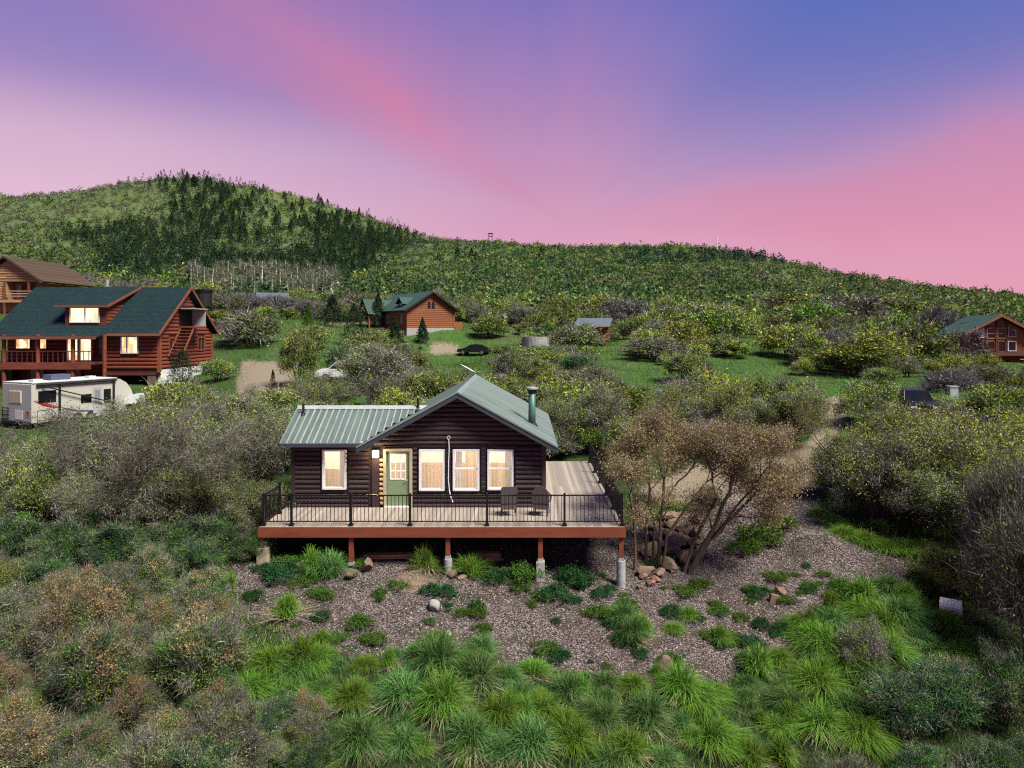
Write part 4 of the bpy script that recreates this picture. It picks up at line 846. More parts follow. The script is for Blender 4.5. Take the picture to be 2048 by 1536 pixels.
def build_far_house():
    # local frame: gable face looks along -y, ridge runs along +y; turned so the left long side shows as well
    gx, gy = px2x(862, 110), 110.0; bz = 6.3; O = (gx, gy, bz)
    root = thing('cedar_house', 'orange cedar house with green metal roof and small dormer on the far meadow', 'house', O, math.radians(38))
    w2, Lh = 4.3, 11.5; ze, za = 3.4, 6.3; sl = (za - ze) / (w2 + 0.5)
    mb = MB(); mb.box(-w2, w2, 0, 0.2, 0.6, ze); mb.box(-w2, -w2 + 0.2, 0.2, Lh, -0.6, ze); mb.box(w2 - 0.2, w2, 0.2, Lh, 0.6, ze); mb.box(-w2, w2, Lh, Lh + 0.2, 0.6, ze)
    mb.extrude([(-w2, 0.01, ze + 0.001), (w2, 0.01, ze + 0.001), (0, 0.01, za - 0.12)], (0, 0.18, 0)); wall = mb.build('wall', M['orangewood'], root)
    sd = half_log(M['orangewood'], 'siding_board'); z = 0.6
    while z < za - 0.7:
        hw = w2 if z + 0.3 < ze else (za - 0.15 - z - 0.3) / sl - 0.0
        hw = min(hw, w2)
        for k in (0,): inst('siding_board', sd, wall, (-hw, -0.002, z), (0, 0, 0), (2 * hw, 0.05, 0.3))
        z += 0.3
    MB().box(-w2 + 0.002, w2 + 0.04, -0.06, 0.3, -1.0, 0.6).build('foundation', M['concrete'], root)
    MB().box(w2 - 0.25, w2 + 0.06, -0.12, 0.15, 0.6, ze).build('corner_board', M['orangewood'], root)
    roof = slab([(0, -0.7, za), (-w2 - 0.7, -0.7, za - sl * (w2 + 0.7)), (-w2 - 0.7, Lh + 0.6, za - sl * (w2 + 0.7)), (0, Lh + 0.6, za)], 0.15).build('roof', M['greenmetal'], root)
    slab([(0.001, -0.7, za), (w2 + 0.7, -0.7, za - sl * (w2 + 0.7)), (w2 + 0.7, Lh + 0.6, za - sl * (w2 + 0.7)), (0.001, Lh + 0.6, za)], 0.15).build('back_slope', M['greenmetal'], roof)
    for s in (-1, 1):
        MB().extrude([(0, -0.76, za + 0.02), (s * (w2 + 0.7), -0.76, za - sl * (w2 + 0.7) + 0.02), (s * (w2 + 0.7), -0.76, za - sl * (w2 + 0.7) - 0.25), (0, -0.76, za - 0.25)], (0, 0.06, 0)).build('rake_board', M['black'], roof)
    for x in (-0.62, 0.12): 
        wv = MB().extrude([(x, -0.08, 3.55), (x + 0.5, -0.08, 3.55), (x + 0.5, -0.08, 4.5), (x + 0.25, -0.08, 4.85), (x, -0.08, 4.5)], (0, 0.03, 0)).build('arched_window', M['darkglass'], root)
        MB().box(x - 0.06, x + 0.56, -0.1, -0.02, 3.45, 3.55).build('sill', M['tanwood'], wv)
    # long left side: windows, porch with truss gable, dormer
    for y in (1.2, 5.6, 6.4):
        wv = MB().box(-w2 - 0.06, -w2 + 0.02, y, y + 0.6, 1.2, 2.7).build('window', M['tanwood'], root); MB().box(-w2 - 0.075, -w2 - 0.05, y + 0.08, y + 0.52, 1.28, 2.62).build('pane', M['paleglass'], wv)
    dmb = MB().extrude([(-w2 + 0.6, 2.0, ze + 0.2), (-w2 + 0.6, 3.8, ze + 0.2), (-w2 + 0.6, 3.8, ze + 1.1), (-w2 + 0.6, 2.9, ze + 1.9), (-w2 + 0.6, 2.0, ze + 1.1)], (2.6, 0, 0)).build('dormer', M['black'], root)
    MB().extrude([(-w2 + 0.2, 1.7, ze + 0.95), (-w2 + 0.2, 2.9, ze + 2.05), (-w2 + 0.2, 4.1, ze + 0.95), (-w2 + 0.2, 2.9, ze + 1.9)], (3.4, 0, 0)).build('dormer_roof', M['greenmetal'], dmb)
    MB().box(-w2 + 0.55, -w2 + 0.62, 2.5, 3.3, ze + 0.4, ze + 1.1).build('dormer_window', M['paleglass'], dmb)
    pm = MB().extrude([(-w2 - 2.6, 7.6, 2.9), (-w2 - 2.6, 11.2, 2.9), (-w2 - 2.6, 9.4, 5.0)], (0.2, 0, 0)).build('porch_gable', M['redwall'], root)
    for yy in ((7.3, 2.8, 9.4, 5.3), (11.5, 2.8, 9.4, 5.3)):
        slab([(-w2 - 2.9, yy[0], yy[1]), (-w2 - 2.9, yy[2], yy[3]), (-w2 + 2.5, yy[2], yy[3]), (-w2 + 0.2, yy[0], yy[1])], 0.14).build('porch_roof', M['greenmetal'], pm)
    for y in (7.7, 11.0): MB().box(-w2 - 2.6, -w2 - 2.35, y, y + 0.25, -1.0, 2.9).build('porch_post', M['orangewood'], pm)
    MB().box(w2 + 0.1, w2 + 2.2, 1.0, 3.5, -0.5, 1.6).build('side_deck', M['orangewood'], root)

def build_small_buildings():
    # shed-roofed cabin on stilts
    D = 92.0; O = (px2x(1185, D), D, 4.6)
    r = thing('shed_cabin', 'small brown stilted cabin with blue-grey shed roof beside the stone tank', 'cabin', O, math.radians(-12))
    w = MB().box(-1.8, 2.0, 0, 3.4, 0.6, 2.5).build('wall', M['redwall'], r); sd = half_log(M['orangewood'], 'siding_board')
    for k in range(6): inst('siding_board', sd, w, (-1.8, -0.002, 0.62 + k * 0.31), (0, 0, 0), (3.8, 0.05, 0.31))
    slab([(-2.5, -0.6, 2.5), (2.3, -0.6, 2.5), (2.3, 4.2, 3.6), (-2.5, 4.2, 3.6)], 0.14).build('roof', M['bluemetal'], r)
    MB().box(-2.5, 2.3, -0.64, -0.6, 2.36, 2.52).build('fascia_board', M['tanwood'], r)
    for x in (-1.7, 0.1, 1.8):
        for y in (0.1, 3.2): MB().box(x, x + 0.14, y, y + 0.14, -1.5, 0.6).build('stilt', M['barkred'], r)
    for x in (-0.4, 0.5): MB().box(x, x + 0.08, -0.09, -0.01, 0.6, 2.5).build('post', M['redtrim'], r)
    MB().box(-1.8, 2.0, -0.9, 0, 0.5, 0.6).build('porch_floor', M['redwall'], r)
    # stone tank
    D = 90.0; X, _, z = px2x(1071, D), D, 0; z = gz(X, D); t = thing('water_tank', 'round grey concrete water tank in the scrub below the shed-roofed cabin', 'water tank', (X, D, z))
    n = 24; v = []; f = []
    for R, zz in ((1.75, -0.4), (1.75, 1.5), (1.62, 1.5), (1.62, 1.1)):
        v += [(R * math.cos(2 * math.pi * k / n), R * math.sin(2 * math.pi * k / n), zz) for k in range(n)]
    for i in range(3): f += [(i * n + k, i * n + (k + 1) % n, (i + 1) * n + (k + 1) % n, (i + 1) * n + k) for k in range(n)]
    MB().add(v, f).build('tank_wall', M['concrete'], t); MB().tube([(0, 0, 1.05), (0, 0, 1.15)], [1.66, 1.6], 24).build('lid', M['concrete'], t)
    MB().tube([(-1.75, -0.4, 0), (-1.75, -0.4, 1.9)], 0.04, 6).build('pipe', M['galv'], t)
    # metal roofed hut in the far hedge
    D = 135.0; O = (px2x(545, D), D, gz(px2x(545, D), D))
    h = thing('hut', 'low hut with pale metal roof half hidden in the far grey hedge', 'hut', O, math.radians(20)); zb = py2z(600, D) - O[2]
    MB().box(-2.6, 2.6, 0, 3.6, -0.5, zb).build('wall', M['redwall'], h)
    slab([(-3, -0.4, zb), (3, -0.4, zb), (3, 1.8, zb + 1.5), (-3, 1.8, zb + 1.5)], 0.1).build('roof', M['bluemetal'], h)
    slab([(-3, 1.801, zb + 1.5), (3, 1.801, zb + 1.5), (3, 4.0, zb), (-3, 4.0, zb)], 0.1).build('back_slope', M['bluemetal'], h)
    MB().extrude([(2.6, 0, zb), (2.6, 3.6, zb), (2.6, 1.8, zb + 1.4)], (0.1, 0, 0)).build('gable', M['redwall'], h)
    # glass-gabled house on the right
    Y = 84.0; ax, az, hx, ez = px2x(1994, Y), 8.40, 4.6, 6.05; O = (ax, Y, 2.6)
    g = thing('glass_gable_house', 'orange timber house with large gable windows and dark deck at the meadow edge', 'house', O)
    sl = (az - ez) / hx
    rf = slab([(ax, Y - 0.9, az), (ax - hx, Y - 0.9, ez), (ax - hx, Y + 5.5, ez), (ax, Y + 5.5, az)], 0.16).build('roof', M['greenmetal'], g, off=O)
    slab([(ax + 0.001, Y - 0.9, az), (ax + hx, Y - 0.9, ez), (ax + hx, Y + 5.5, ez), (ax + 0.001, Y + 5.5, az)], 0.16).build('back_slope', M['greenmetal'], rf, off=O)
    for s in (-1, 1): MB().extrude([(ax, Y - 0.95, az + 0.02), (ax + s * hx, Y - 0.95, ez + 0.02), (ax + s * hx, Y - 0.95, ez - 0.28), (ax, Y - 0.95, az - 0.28)], (0, 0.05, 0)).build('rake_board', M['redtrim'], rf, off=O)
    hw = 3.0; zt = lambda x: az - 0.25 - sl * abs(x - ax)
    W_ = lambda a, b, c, d: (ax + a, ax + b, c, d)
    low = [W_(-1.15, -0.35, 4.1, 5.15), W_(0.15, 0.9, 4.0, 5.15), W_(1.35, 2.2, 4.1, 5.15)]; up = [W_(-1.15, -0.30, 5.62, 6.75), W_(0.10, 0.95, 5.62, 6.75)]
    mb = MB(); wall_panel(mb, ax - 1.75, ax + 3.9, 2.2, 6.0, Y, Y + 0.2, low + up); mb.box(ax - 1.75, ax - 1.55, Y + 0.2, Y + 5.0, 2.2, 6.0); mb.box(ax + 3.7, ax + 3.9, Y + 0.2, Y + 5.0, 2.2, 6.0); mb.box(ax - 3.6, ax + 3.9, Y + 5.0, Y + 5.2, 2.2, 6.0)
    mb.box(ax - 3.6, ax - 1.75, Y + 1.6, Y + 1.8, 2.2, 6.0); mb.box(ax - 3.6, ax - 3.4, Y + 1.8, Y + 5.0, 2.2, 6.0)
    mb.extrude([(ax - 3.0, Y + 0.02, 6.001), (ax + 3.8, Y + 0.02, 6.001), (ax + 3.8, Y + 0.02, zt(ax + 3.8)), (ax, Y + 0.02, zt(ax)), (ax - 3.0, Y + 0.02, zt(ax - 3.0))], (0, 0.15, 0))
    wl = mb.build('wall', M['orangewood'], g, off=O)
    for q in low: window(g, *q, Y - 0.01, 0.08, M['whiteframe'] if q is low[2] else M['redtrim'], M['darkglass'], O, 0.07)
    for q in up: window(g, *q, Y - 0.01, 0.10, M['tanwood'], M['darkglass'], O, 0.07, 'window', [('h', 6.15, 0.04)])
    for pts, mt in (([(-2.35, 5.62), (-1.42, 5.62), (-1.42, 6.95), (-2.35, 6.45)], 'paleglass'), ([(1.35, 5.75), (2.25, 5.75), (2.25, 6.45), (1.35, 6.95)], 'darkglass'),
                    ([(-1.15, 6.95), (-0.25, 6.95), (-0.25, 7.75), (-1.15, 7.2)], 'darkglass'), ([(0.1, 6.95), (1.0, 6.95), (1.0, 7.2), (0.1, 7.75)], 'darkglass')):
        w = MB().extrude([(ax + a, Y - 0.03, b) for a, b in pts], (0, 0.03, 0)).build('gable_pane', M[mt], g, off=O)
        MB().tube([(ax + a, Y - 0.04, b) for a, b in pts + pts[:1]], 0.05, 4).build('frame', M['whiteframe'] if mt == 'paleglass' or pts[0][0] > 1.2 else M['redtrim'], w, off=O)
    for x in (-1.36, -0.12, 1.12): MB().box(ax + x - 0.09, ax + x + 0.09, Y - 0.14, Y - 0.05, 3.9, zt(ax + x) - 0.1).build('mullion_post', M['redwall'], g, off=O)
    dk = MB().box(ax - 4.6, ax + 6, Y - 2.2, Y - 0.01, 3.72, 3.9).build('deck_floor', M['black'], g, off=O)
    MB().box(ax - 4.6, ax + 6, Y - 2.25, Y - 2.2, 3.55, 3.93).build('deck_beam', M['redwall'], dk, off=O)
    MB().box(ax - 1.1, ax - 0.9, Y - 2.1, Y - 1.9, 2.0, 3.6).build('deck_post', M['redtrim'], dk, off=O)
    MB().box(ax + 1.2, ax + 6, Y - 2.26, Y - 2.2, 3.1, 3.18).build('brace', M['concrete'], dk, off=O)
    MB().box(ax - 4.4, ax + 6, Y + 0.3, Y + 0.5, 1.6, 3.7).build('underdeck_dark_fill', M['black'], g, off=O)  # black sheet put in for the dark below the deck
build_log_house(); build_tan_house(); build_far_house(); build_small_buildings()

# ------------------------------------------------------------------ trailer and vehicles
def build_trailer():
    A = (-31.6, 45.0); z0 = 0.25; r = thing('travel_trailer', 'cream travel trailer with red side stripe and dark awning arms below the red log house', 'trailer', (A[0], A[1], z0), math.atan2(0.91, 0.42))
    Wd, H, Ln = 3.1, 2.86, 7.1
    prof = [(0, 0.30), (0, H - 0.08), (0.08, H), (5.6, H), (6.1, H - 0.10), (6.55, H - 0.38), (6.9, H - 0.85), (7.08, H - 1.4), (7.05, 0.95), (6.7, 0.42), (6.5, 0.30)]
    MB().extrude([(x, 0, z) for x, z in prof], (0, Wd, 0)).build('body', M['rv'], r)
    MB().box(-0.012, 0.004, 0.02, Wd - 0.02, 0.32, H - 0.1).build('rear_panel', M['rvgrey'], r)
    MB().box(0.02, 5.75, -0.05, Wd + 0.05, H + 0.002, H + 0.05).build('roof_skin', M['rvroof'], r)
    MB().box(1.9, 3.2, 1.1, 2.0, H + 0.05, H + 0.42).build('air_conditioner', M['bluegrey'], r)
    MB().box(0.4, 1.0, 0.5, 1.0, H + 0.05, H + 0.22).build('roof_vent', M['white'], r); MB().box(4.3, 4.8, 0.8, 1.3, H + 0.05, H + 0.2).build('roof_vent', M['white'], r)
    def sw(x0, x1, za, zb, mat='darkglass', fm='black'):
        w = MB().box(x0 - 0.04, x1 + 0.04, -0.03, 0.0, za - 0.04, zb + 0.04).build('window', M[fm], r); MB().box(x0, x1, -0.04, -0.028, za, zb).build('pane', M[mat], w)
    sw(0.45, 1.5, 1.60, 2.30); sw(3.24, 3.9, 1.35, 1.85); sw(4.86, 5.3, 1.2, 2.1)
    d = MB().box(4.05, 4.67, -0.03, 0.0, 0.5, 2.35).build('door', M['rvgrey'], r); MB().box(4.17, 4.55, -0.042, -0.028, 1.15, 2.15).build('pane', M['paleglass'], d); MB().box(4.58, 4.63, -0.06, -0.03, 1.1, 1.25).build('handle', M['black'], d)
    rw = MB().box(-0.045, -0.012, 1.05, 2.3, 1.55, 2.35).build('rear_window', M['white'], r); MB().box(-0.055, -0.043, 1.1, 2.25, 1.6, 2.3).build('pane', M['tanconcrete'], rw)
    MB().extrude([(0.12, -0.012, 1.72), (0.6, -0.012, 1.62), (1.25, -0.012, 1.42), (1.95, -0.012, 1.12), (1.3, -0.012, 1.18), (0.7, -0.012, 1.36)], (0, 0.01, 0)).build('stripe', M['red'], r)
    MB().extrude([(1.9, -0.012, 1.16), (3.0, -0.012, 0.86), (5.6, -0.012, 0.62), (5.6, -0.012, 0.54), (3.0, -0.012, 0.74), (1.9, -0.012, 1.02)], (0, 0.01, 0)).build('stripe', M['bluegrey'], r)
    for a, b, c, e in ((0.35, 1.3, 0.42, 1.08), (1.85, 2.3, 0.42, 0.85)):
        h = MB(); 
        for q in ((a, a + 0.03, c, e), (b - 0.03, b, c, e), (a, b, c, c + 0.03), (a, b, e - 0.03, e)): h.box(q[0], q[1], -0.014, 0.0, q[2], q[3])
        h.build('hatch', M['black'], r)
    aw = MB().tube([(0.25, -0.12, H - 0.12), (5.7, -0.12, H - 0.12)], 0.07, 8).build('awning_roll', M['black'], r)
    for x in (1.72, 5.5): MB().box(x - 0.05, x + 0.05, -0.16, -0.08, 0.75, H - 0.12).build('awning_arm', M['black'], aw)
    MB().tube([(0.6, -0.2, H - 0.2), (5.4, -0.22, 1.15)], 0.045, 6).build('awning_strut', M['black'], aw)
    k = MB()
    for y in (2.3, 2.9): k.tube([(-0.12, y, 0.4), (-0.12, y, 1.25)], 0.03, 6)
    for z in (0.5, 0.75, 1.0, 1.2): k.tube([(-0.12, 2.2, z), (-0.12, 3.0, z)], 0.03, 6)
    k.build('rear_rack', M['black'], r)
    MB().box(-0.05, -0.013, 0.2, 0.5, 0.85, 1.05).build('tail_light', M['red'], r); MB().box(-0.03, -0.013, 0.9, 1.7, 0.5, 1.1).build('hatch', M['white'], r)
    MB().box(-0.25, -0.02, 0.1, Wd - 0.1, 0.25, 0.4).build('bumper', M['black'], r)
    for x in (3.0, 3.9):
        for y in (0.0, Wd - 0.24):
            w = MB().tube([(x, y, 0.34), (x, y + 0.24, 0.34)], 0.36, 18).build('wheel', M['tyre'], r); MB().tube([(x, y - 0.015, 0.34), (x, y + 0.02, 0.34)], 0.2, 14).build('rim', M['rim'], w)
    MB().tube([(6.6, 0.6, 0.45), (8.1, Wd / 2, 0.45)], 0.05, 6).tube([(6.6, Wd - 0.6, 0.45), (8.1, Wd / 2, 0.45)], 0.05, 6).tube([(8.0, Wd / 2, 0.02), (8.0, Wd / 2, 0.6)], 0.05, 6).build('hitch', M['black'], r)
def car(name, label, cat, loc, rz, paint, kind):
    r = thing(name, label, cat, loc, rz)
    if kind == 'sedan':
        Ln, Wd = 4.6, 1.8
        body = [(0, 0.35), (0.02, 0.75), (0.25, 0.86), (1.25, 0.95), (3.7, 0.98), (4.5, 0.92), (4.6, 0.6), (4.55, 0.35)]; top = [(1.15, 0.95), (1.9, 1.40), (2.5, 1.47), (3.2, 1.40), (4.05, 0.97)]
    elif kind == 'suv':
        Ln, Wd = 4.7, 1.85
        body = [(0, 0.4), (0.02, 0.85), (0.3, 0.98), (1.2, 1.05), (4.55, 1.05), (4.68, 0.8), (4.66, 0.4)]; top = [(1.1, 1.05), (1.75, 1.62), (2.5, 1.70), (4.2, 1.64), (4.6, 1.05)]
    else:
        Ln, Wd = 5.6, 1.95
        body = [(0, 0.5), (0.02, 0.95), (0.3, 1.08), (1.5, 1.15), (5.5, 1.15), (5.6, 0.95), (5.58, 0.5)]; top = [(1.45, 1.15), (2.0, 1.80), (2.6, 1.88), (3.5, 1.84), (3.75, 1.15)]
    n = len(body)
    def lofted(prof, widths):
        v = []; 
        for y, k in widths: v += [(x if True else 0, y, z) for x, z in prof]
        return v
    def shell(prof, w0, w1, zlo, zhi):
        # sides lean inwards with height
        pts = []
        for s in (-1, 1):
            for x, z in prof:
                t = min(1, max(0, (z - zlo) / (zhi - zlo + 1e-6))); pts.append((x, s * (w0 + (w1 - w0) * t), z))
        m = len(prof); f = [tuple(range(m)), tuple(range(2 * m - 1, m - 1, -1))] + [(i, m + i, m + (i + 1) % m, (i + 1) % m) for i in range(m)]
        return MB().add(pts, f)
    b = shell(body, Wd / 2, Wd / 2 - 0.06, 0.3, 1.1).build('body', M[paint], r)
    zl, zh = top[0][1], max(t[1] for t in top)
    cab = shell(top, Wd / 2 - 0.07, Wd / 2 - 0.26, zl, zh).build('cabin', M['darkglass'], r)
    mid = [t for t in top[1:-1]]
    MB().add([(x, s * (Wd / 2 - 0.25), z + 0.012) for s in (-1, 1) for x, z in mid], [tuple(range(len(mid)))] if False else [(i, i + 1, len(mid) + i + 1, len(mid) + i) for i in range(len(mid) - 1)]).build('roof', M[paint], cab)
    for s in (-1, 1):
        for (xa, za), (xb, zb) in ((top[0], top[1]), (top[-1], top[-2])):
            MB().tube([(xa, s * (Wd / 2 - 0.06), za), (xb, s * (Wd / 2 - 0.245), zb)], 0.035, 5).build('pillar', M[paint], cab)
        xm = (mid[0][0] + mid[-1][0]) / 2; MB().tube([(xm, s * (Wd / 2 - 0.06), zl), (xm, s * (Wd / 2 - 0.245), zh - 0.03)], 0.035, 5).build('pillar', M[paint], cab)
        for x in (Ln * 0.19, Ln * 0.80):
            y = s * (Wd / 2 - 0.2); w = MB().tube([(x, y, 0.33), (x, s * (Wd / 2 + 0.012), 0.33)], 0.335, 18).build('wheel', M['tyre'], r)
            MB().tube([(x, s * (Wd / 2 - 0.02), 0.33), (x, s * (Wd / 2 + 0.025), 0.33)], 0.21, 12).build('rim', M['rim'], w)
        MB().box(-0.02, 0.12, s * 0.62 - 0.16, s * 0.62 + 0.16, 0.62, 0.76).build('headlight', M['white'], r)
        MB().box(Ln - 0.1, Ln + 0.015, s * 0.66 - 0.14, s * 0.66 + 0.14, 0.68, 0.84).build('tail_light', M['red'], r)
    if kind == 'pickup': MB().box(3.85, 5.5, -0.78, 0.78, 1.152, 1.16).build('bed', M['black'], r)
    return r
build_trailer()
car('pickup_truck', 'white pickup truck parked past the front of the trailer', 'truck', (px2x(258, 50.8), 50.8, gz(px2x(285, 51), 51) + 0.02), math.radians(12), 'carwhite', 'pickup')
car('parked_car', 'black car parked on the small paved pad below the cedar house', 'car', (px2x(918, 100), 100.0, gz(px2x(945, 100), 100) + 0.05), math.radians(-14) + math.pi - math.pi, 'carblack', 'sedan')
car('parked_car', 'dark car half hidden behind yellow-green scrub at the end of the gravel drive', 'car', (px2x(1832, 45), 44.0, gz(px2x(1832, 45), 45) - 0.05), math.radians(78), 'carblack', 'suv')
car('parked_car', 'white car under grey scrub behind the cabin wing', 'car', (px2x(625, 57), 58.0, gz(px2x(660, 57), 57) + 0.1), math.radians(8), 'carwhite', 'suv')

# ------------------------------------------------------------------ plants: mesh makers
def unit(n, rng):
    v = rng.normal(size=(n, 3)); return v / np.linalg.norm(v, axis=1)[:, None]
def leaf_tris(cen, Ls, Ws, rng, up=0.0):
    n = len(cen); a = unit(n, rng); a[:, 2] += up; a /= np.linalg.norm(a, axis=1)[:, None]
    b = np.cross(a, unit(n, rng)); b /= np.linalg.norm(b, axis=1)[:, None] + 1e-9
    L_ = (Ls * rng.uniform(0.6, 1.35, n))[:, None]; w = (Ws * rng.uniform(0.6, 1.3, n))[:, None]
    V = np.empty((n, 3, 3)); V[:, 0] = cen + a * L_ * 0.6; V[:, 1] = cen - a * L_ * 0.4 + b * w * 0.5; V[:, 2] = cen - a * L_ * 0.4 - b * w * 0.5
    return V.reshape(-1, 3)
def twig_tris(p0, d, Ls, w, rng):
    n = len(p0); b = np.cross(d, unit(n, rng)); b /= np.linalg.norm(b, axis=1)[:, None] + 1e-9
    V = np.empty((n, 3, 3)); V[:, 0] = p0 + b * w; V[:, 1] = p0 - b * w; V[:, 2] = p0 + d * Ls[:, None]; return V.reshape(-1, 3)
def crown_mesh(name, seed, R, H, nclump, nleaf, leafL, leafW, ntwig, twigL, twigW, lmat, tmat, low=0.0, top=0.0, spread=0.24, zmin=-0.55, flat=1.0):
    """leaves and fine twigs gathered in uneven clumps over a dome; returns the mesh and clump centres"""
    rng = np.random.default_rng(seed); d = unit(nclump * 4, rng); d = d[d[:, 2] > zmin][:nclump]
    f = rng.uniform(0.45, 1.0, len(d)) ** 0.6
    lob = 0.80 + 0.20 * np.sin(3 * np.arctan2(d[:, 1], d[:, 0]) + seed) + rng.normal(0, 0.09, len(d)); f = f * np.clip(lob, 0.5, 1.15)
    c = np.stack([d[:, 0] * R * f, d[:, 1] * R * f, H * (0.46 + low) + d[:, 2] * H * (0.5 - low) * f * flat * np.where(d[:, 2] < 0, 0.8, 1.0)], 1)
    rc = R * spread * rng.uniform(0.6, 1.3, len(d))
    Vs = []; mi = []
    wt = np.clip(0.40 + top * (c[:, 2] / H - 0.5) * 2.4 + 0.6 * (1 - top), 0.12, 1.6); cnt = rng.poisson(nleaf * wt)
    ids = np.repeat(np.arange(len(d)), cnt); cen = c[ids] + rng.normal(size=(len(ids), 3)) * (rc[ids] * 0.62)[:, None] * np.array([1, 1, 0.8])
    cen[:, 2] = np.maximum(cen[:, 2], 0.06)
    if len(ids): Vs.append(leaf_tris(cen, leafL, leafW, rng, 0.25)); mi += [0] * len(ids)
    if ntwig:
        ids = np.repeat(np.arange(len(d)), rng.poisson(ntwig, len(d))); p0 = c[ids] + rng.normal(size=(len(ids), 3)) * (rc[ids] * 0.55)[:, None]
        dr = (p0 - np.array([0, 0, H * 0.2])); dr /= np.linalg.norm(dr, axis=1)[:, None] + 1e-6; dr = dr + unit(len(ids), rng) * 0.85; dr /= np.linalg.norm(dr, axis=1)[:, None]
        p0[:, 2] = np.maximum(p0[:, 2], 0.05); Vs.append(twig_tris(p0, dr, twigL * rng.uniform(0.5, 1.5, len(ids)), twigW, rng)); mi += [1] * len(ids)
    V = np.concatenate(Vs); me = tri_mesh(name, V, np.arange(len(V)).reshape(-1, 3), [lmat, tmat], mi); return me, c
def stems_mesh(name, seed, c, H, n, r0, mat, nmain=6):
    rng = np.random.default_rng(seed); mb = MB(); R = np.abs(c[:, :2]).max()
    k = rng.permutation(len(c))[:n]; mains = []
    for i in range(nmain):
        a = 2 * math.pi * (i + rng.uniform(-.3, .3)) / nmain; b = np.array([math.cos(a), math.sin(a), 0]) * R * 0.07
        m = np.array([math.cos(a) * R * rng.uniform(.12, .3), math.sin(a) * R * rng.uniform(.12, .3), H * rng.uniform(.28, .42)])
        mid = (b + m) / 2 + rng.normal(0, R * 0.03, 3); b[2] = -0.3; mb.tube([b, mid, m], [r0, r0 * .8, r0 * .62], 5, False); mains.append(m)
    for j in k:
        m = min(mains, key=lambda q: np.linalg.norm((q - c[j])[:2]) + rng.uniform(0, R * .3)); mid = m * 0.5 + c[j] * 0.5 + np.array([0, 0, 0.04 * H]) + rng.normal(0, R * 0.06, 3)
        mb.tube([m, mid, c[j]], [r0 * .5, r0 * .32, r0 * .12], 4, False)
    return mb.mesh(name, mat)
# foliage colours; each clump of a crown takes one, with leaf to leaf differences
def mat_foliage():
    m, T, out = new_mat('foliage')
    at = T.new('ShaderNodeAttribute'); at.attribute_name = 'tint'; oi = T.new('ShaderNodeObjectInfo')
    hs = T.new('ShaderNodeHueSaturation'); T.l.new(at.outputs['Color'], hs.inputs['Color'])
    T.l.new(T.math('MULTIPLY', KA, T.math('ADD', 0.78, T.math('MULTIPLY', oi.outputs['Random'], 0.44))), hs.inputs['Value']); T.l.new(T.math('ADD', 0.485, T.math('MULTIPLY', oi.outputs['Random'], 0.03)), hs.inputs['Hue'])
    d = T.new('ShaderNodeBsdfDiffuse'); T.l.new(hs.outputs[0], d.inputs[0]); tr = T.new('ShaderNodeBsdfTranslucent'); T.l.new(hs.outputs[0], tr.inputs[0])
    mx = T.new('ShaderNodeMixShader'); mx.inputs[0].default_value = 0.12; T.l.new(d.outputs[0], mx.inputs[1]); T.l.new(tr.outputs[0], mx.inputs[2]); T.l.new(mx.outputs[0], out.inputs[0]); return m
FOL = mat_foliage()
FC = {'twig': (0.15, 0.14, 0.125), 'pale': (0.27, 0.255, 0.23), 'sage': (0.135, 0.170, 0.072), 'olive': (0.150, 0.205, 0.040), 'lime': (0.29, 0.375, 0.058), 'gold': (0.34, 0.38, 0.065), 'green': (0.065, 0.165, 0.022), 'deep': (0.024, 0.075, 0.028), 'tan': (0.29, 0.205, 0.095), 'brown': (0.115, 0.082, 0.05), 'plum': (0.115, 0.060, 0.075), 'lav': (0.135, 0.125, 0.140)}
KIND = {'brush': {'sage': 3, 'twig': 2, 'tan': 1.2, 'brown': 1, 'green': 1.4, 'deep': 1.2, 'olive': 1.2}, 'grey': {'twig': 3.5, 'pale': 1.6, 'sage': 3, 'olive': 1.4}, 'lav': {'lav': 4, 'twig': 2, 'pale': 1, 'sage': .7}, 'mixed': {'sage': 3, 'olive': 3, 'twig': 1.5, 'lime': 1.4, 'green': .8}, 'olive': {'olive': 4, 'lime': 1.8, 'sage': 1.4, 'green': 1.2},
        'yellow': {'lime': 5, 'gold': 2.0, 'olive': 2.4, 'twig': 1}, 'green': {'green': 5, 'lime': 1.2, 'olive': 1}, 'teal': {'deep': 4, 'green': 2, 'sage': .8}, 'tan': {'tan': 3, 'brown': 1.6, 'sage': 1.6, 'olive': 1.8, 'twig': 1}, 'plum': {'plum': 5, 'brown': 1, 'lav': 1}}
TWIGGY = ('twig', 'pale', 'lav', 'brown')
BARK = {'tan': 'barkred'}
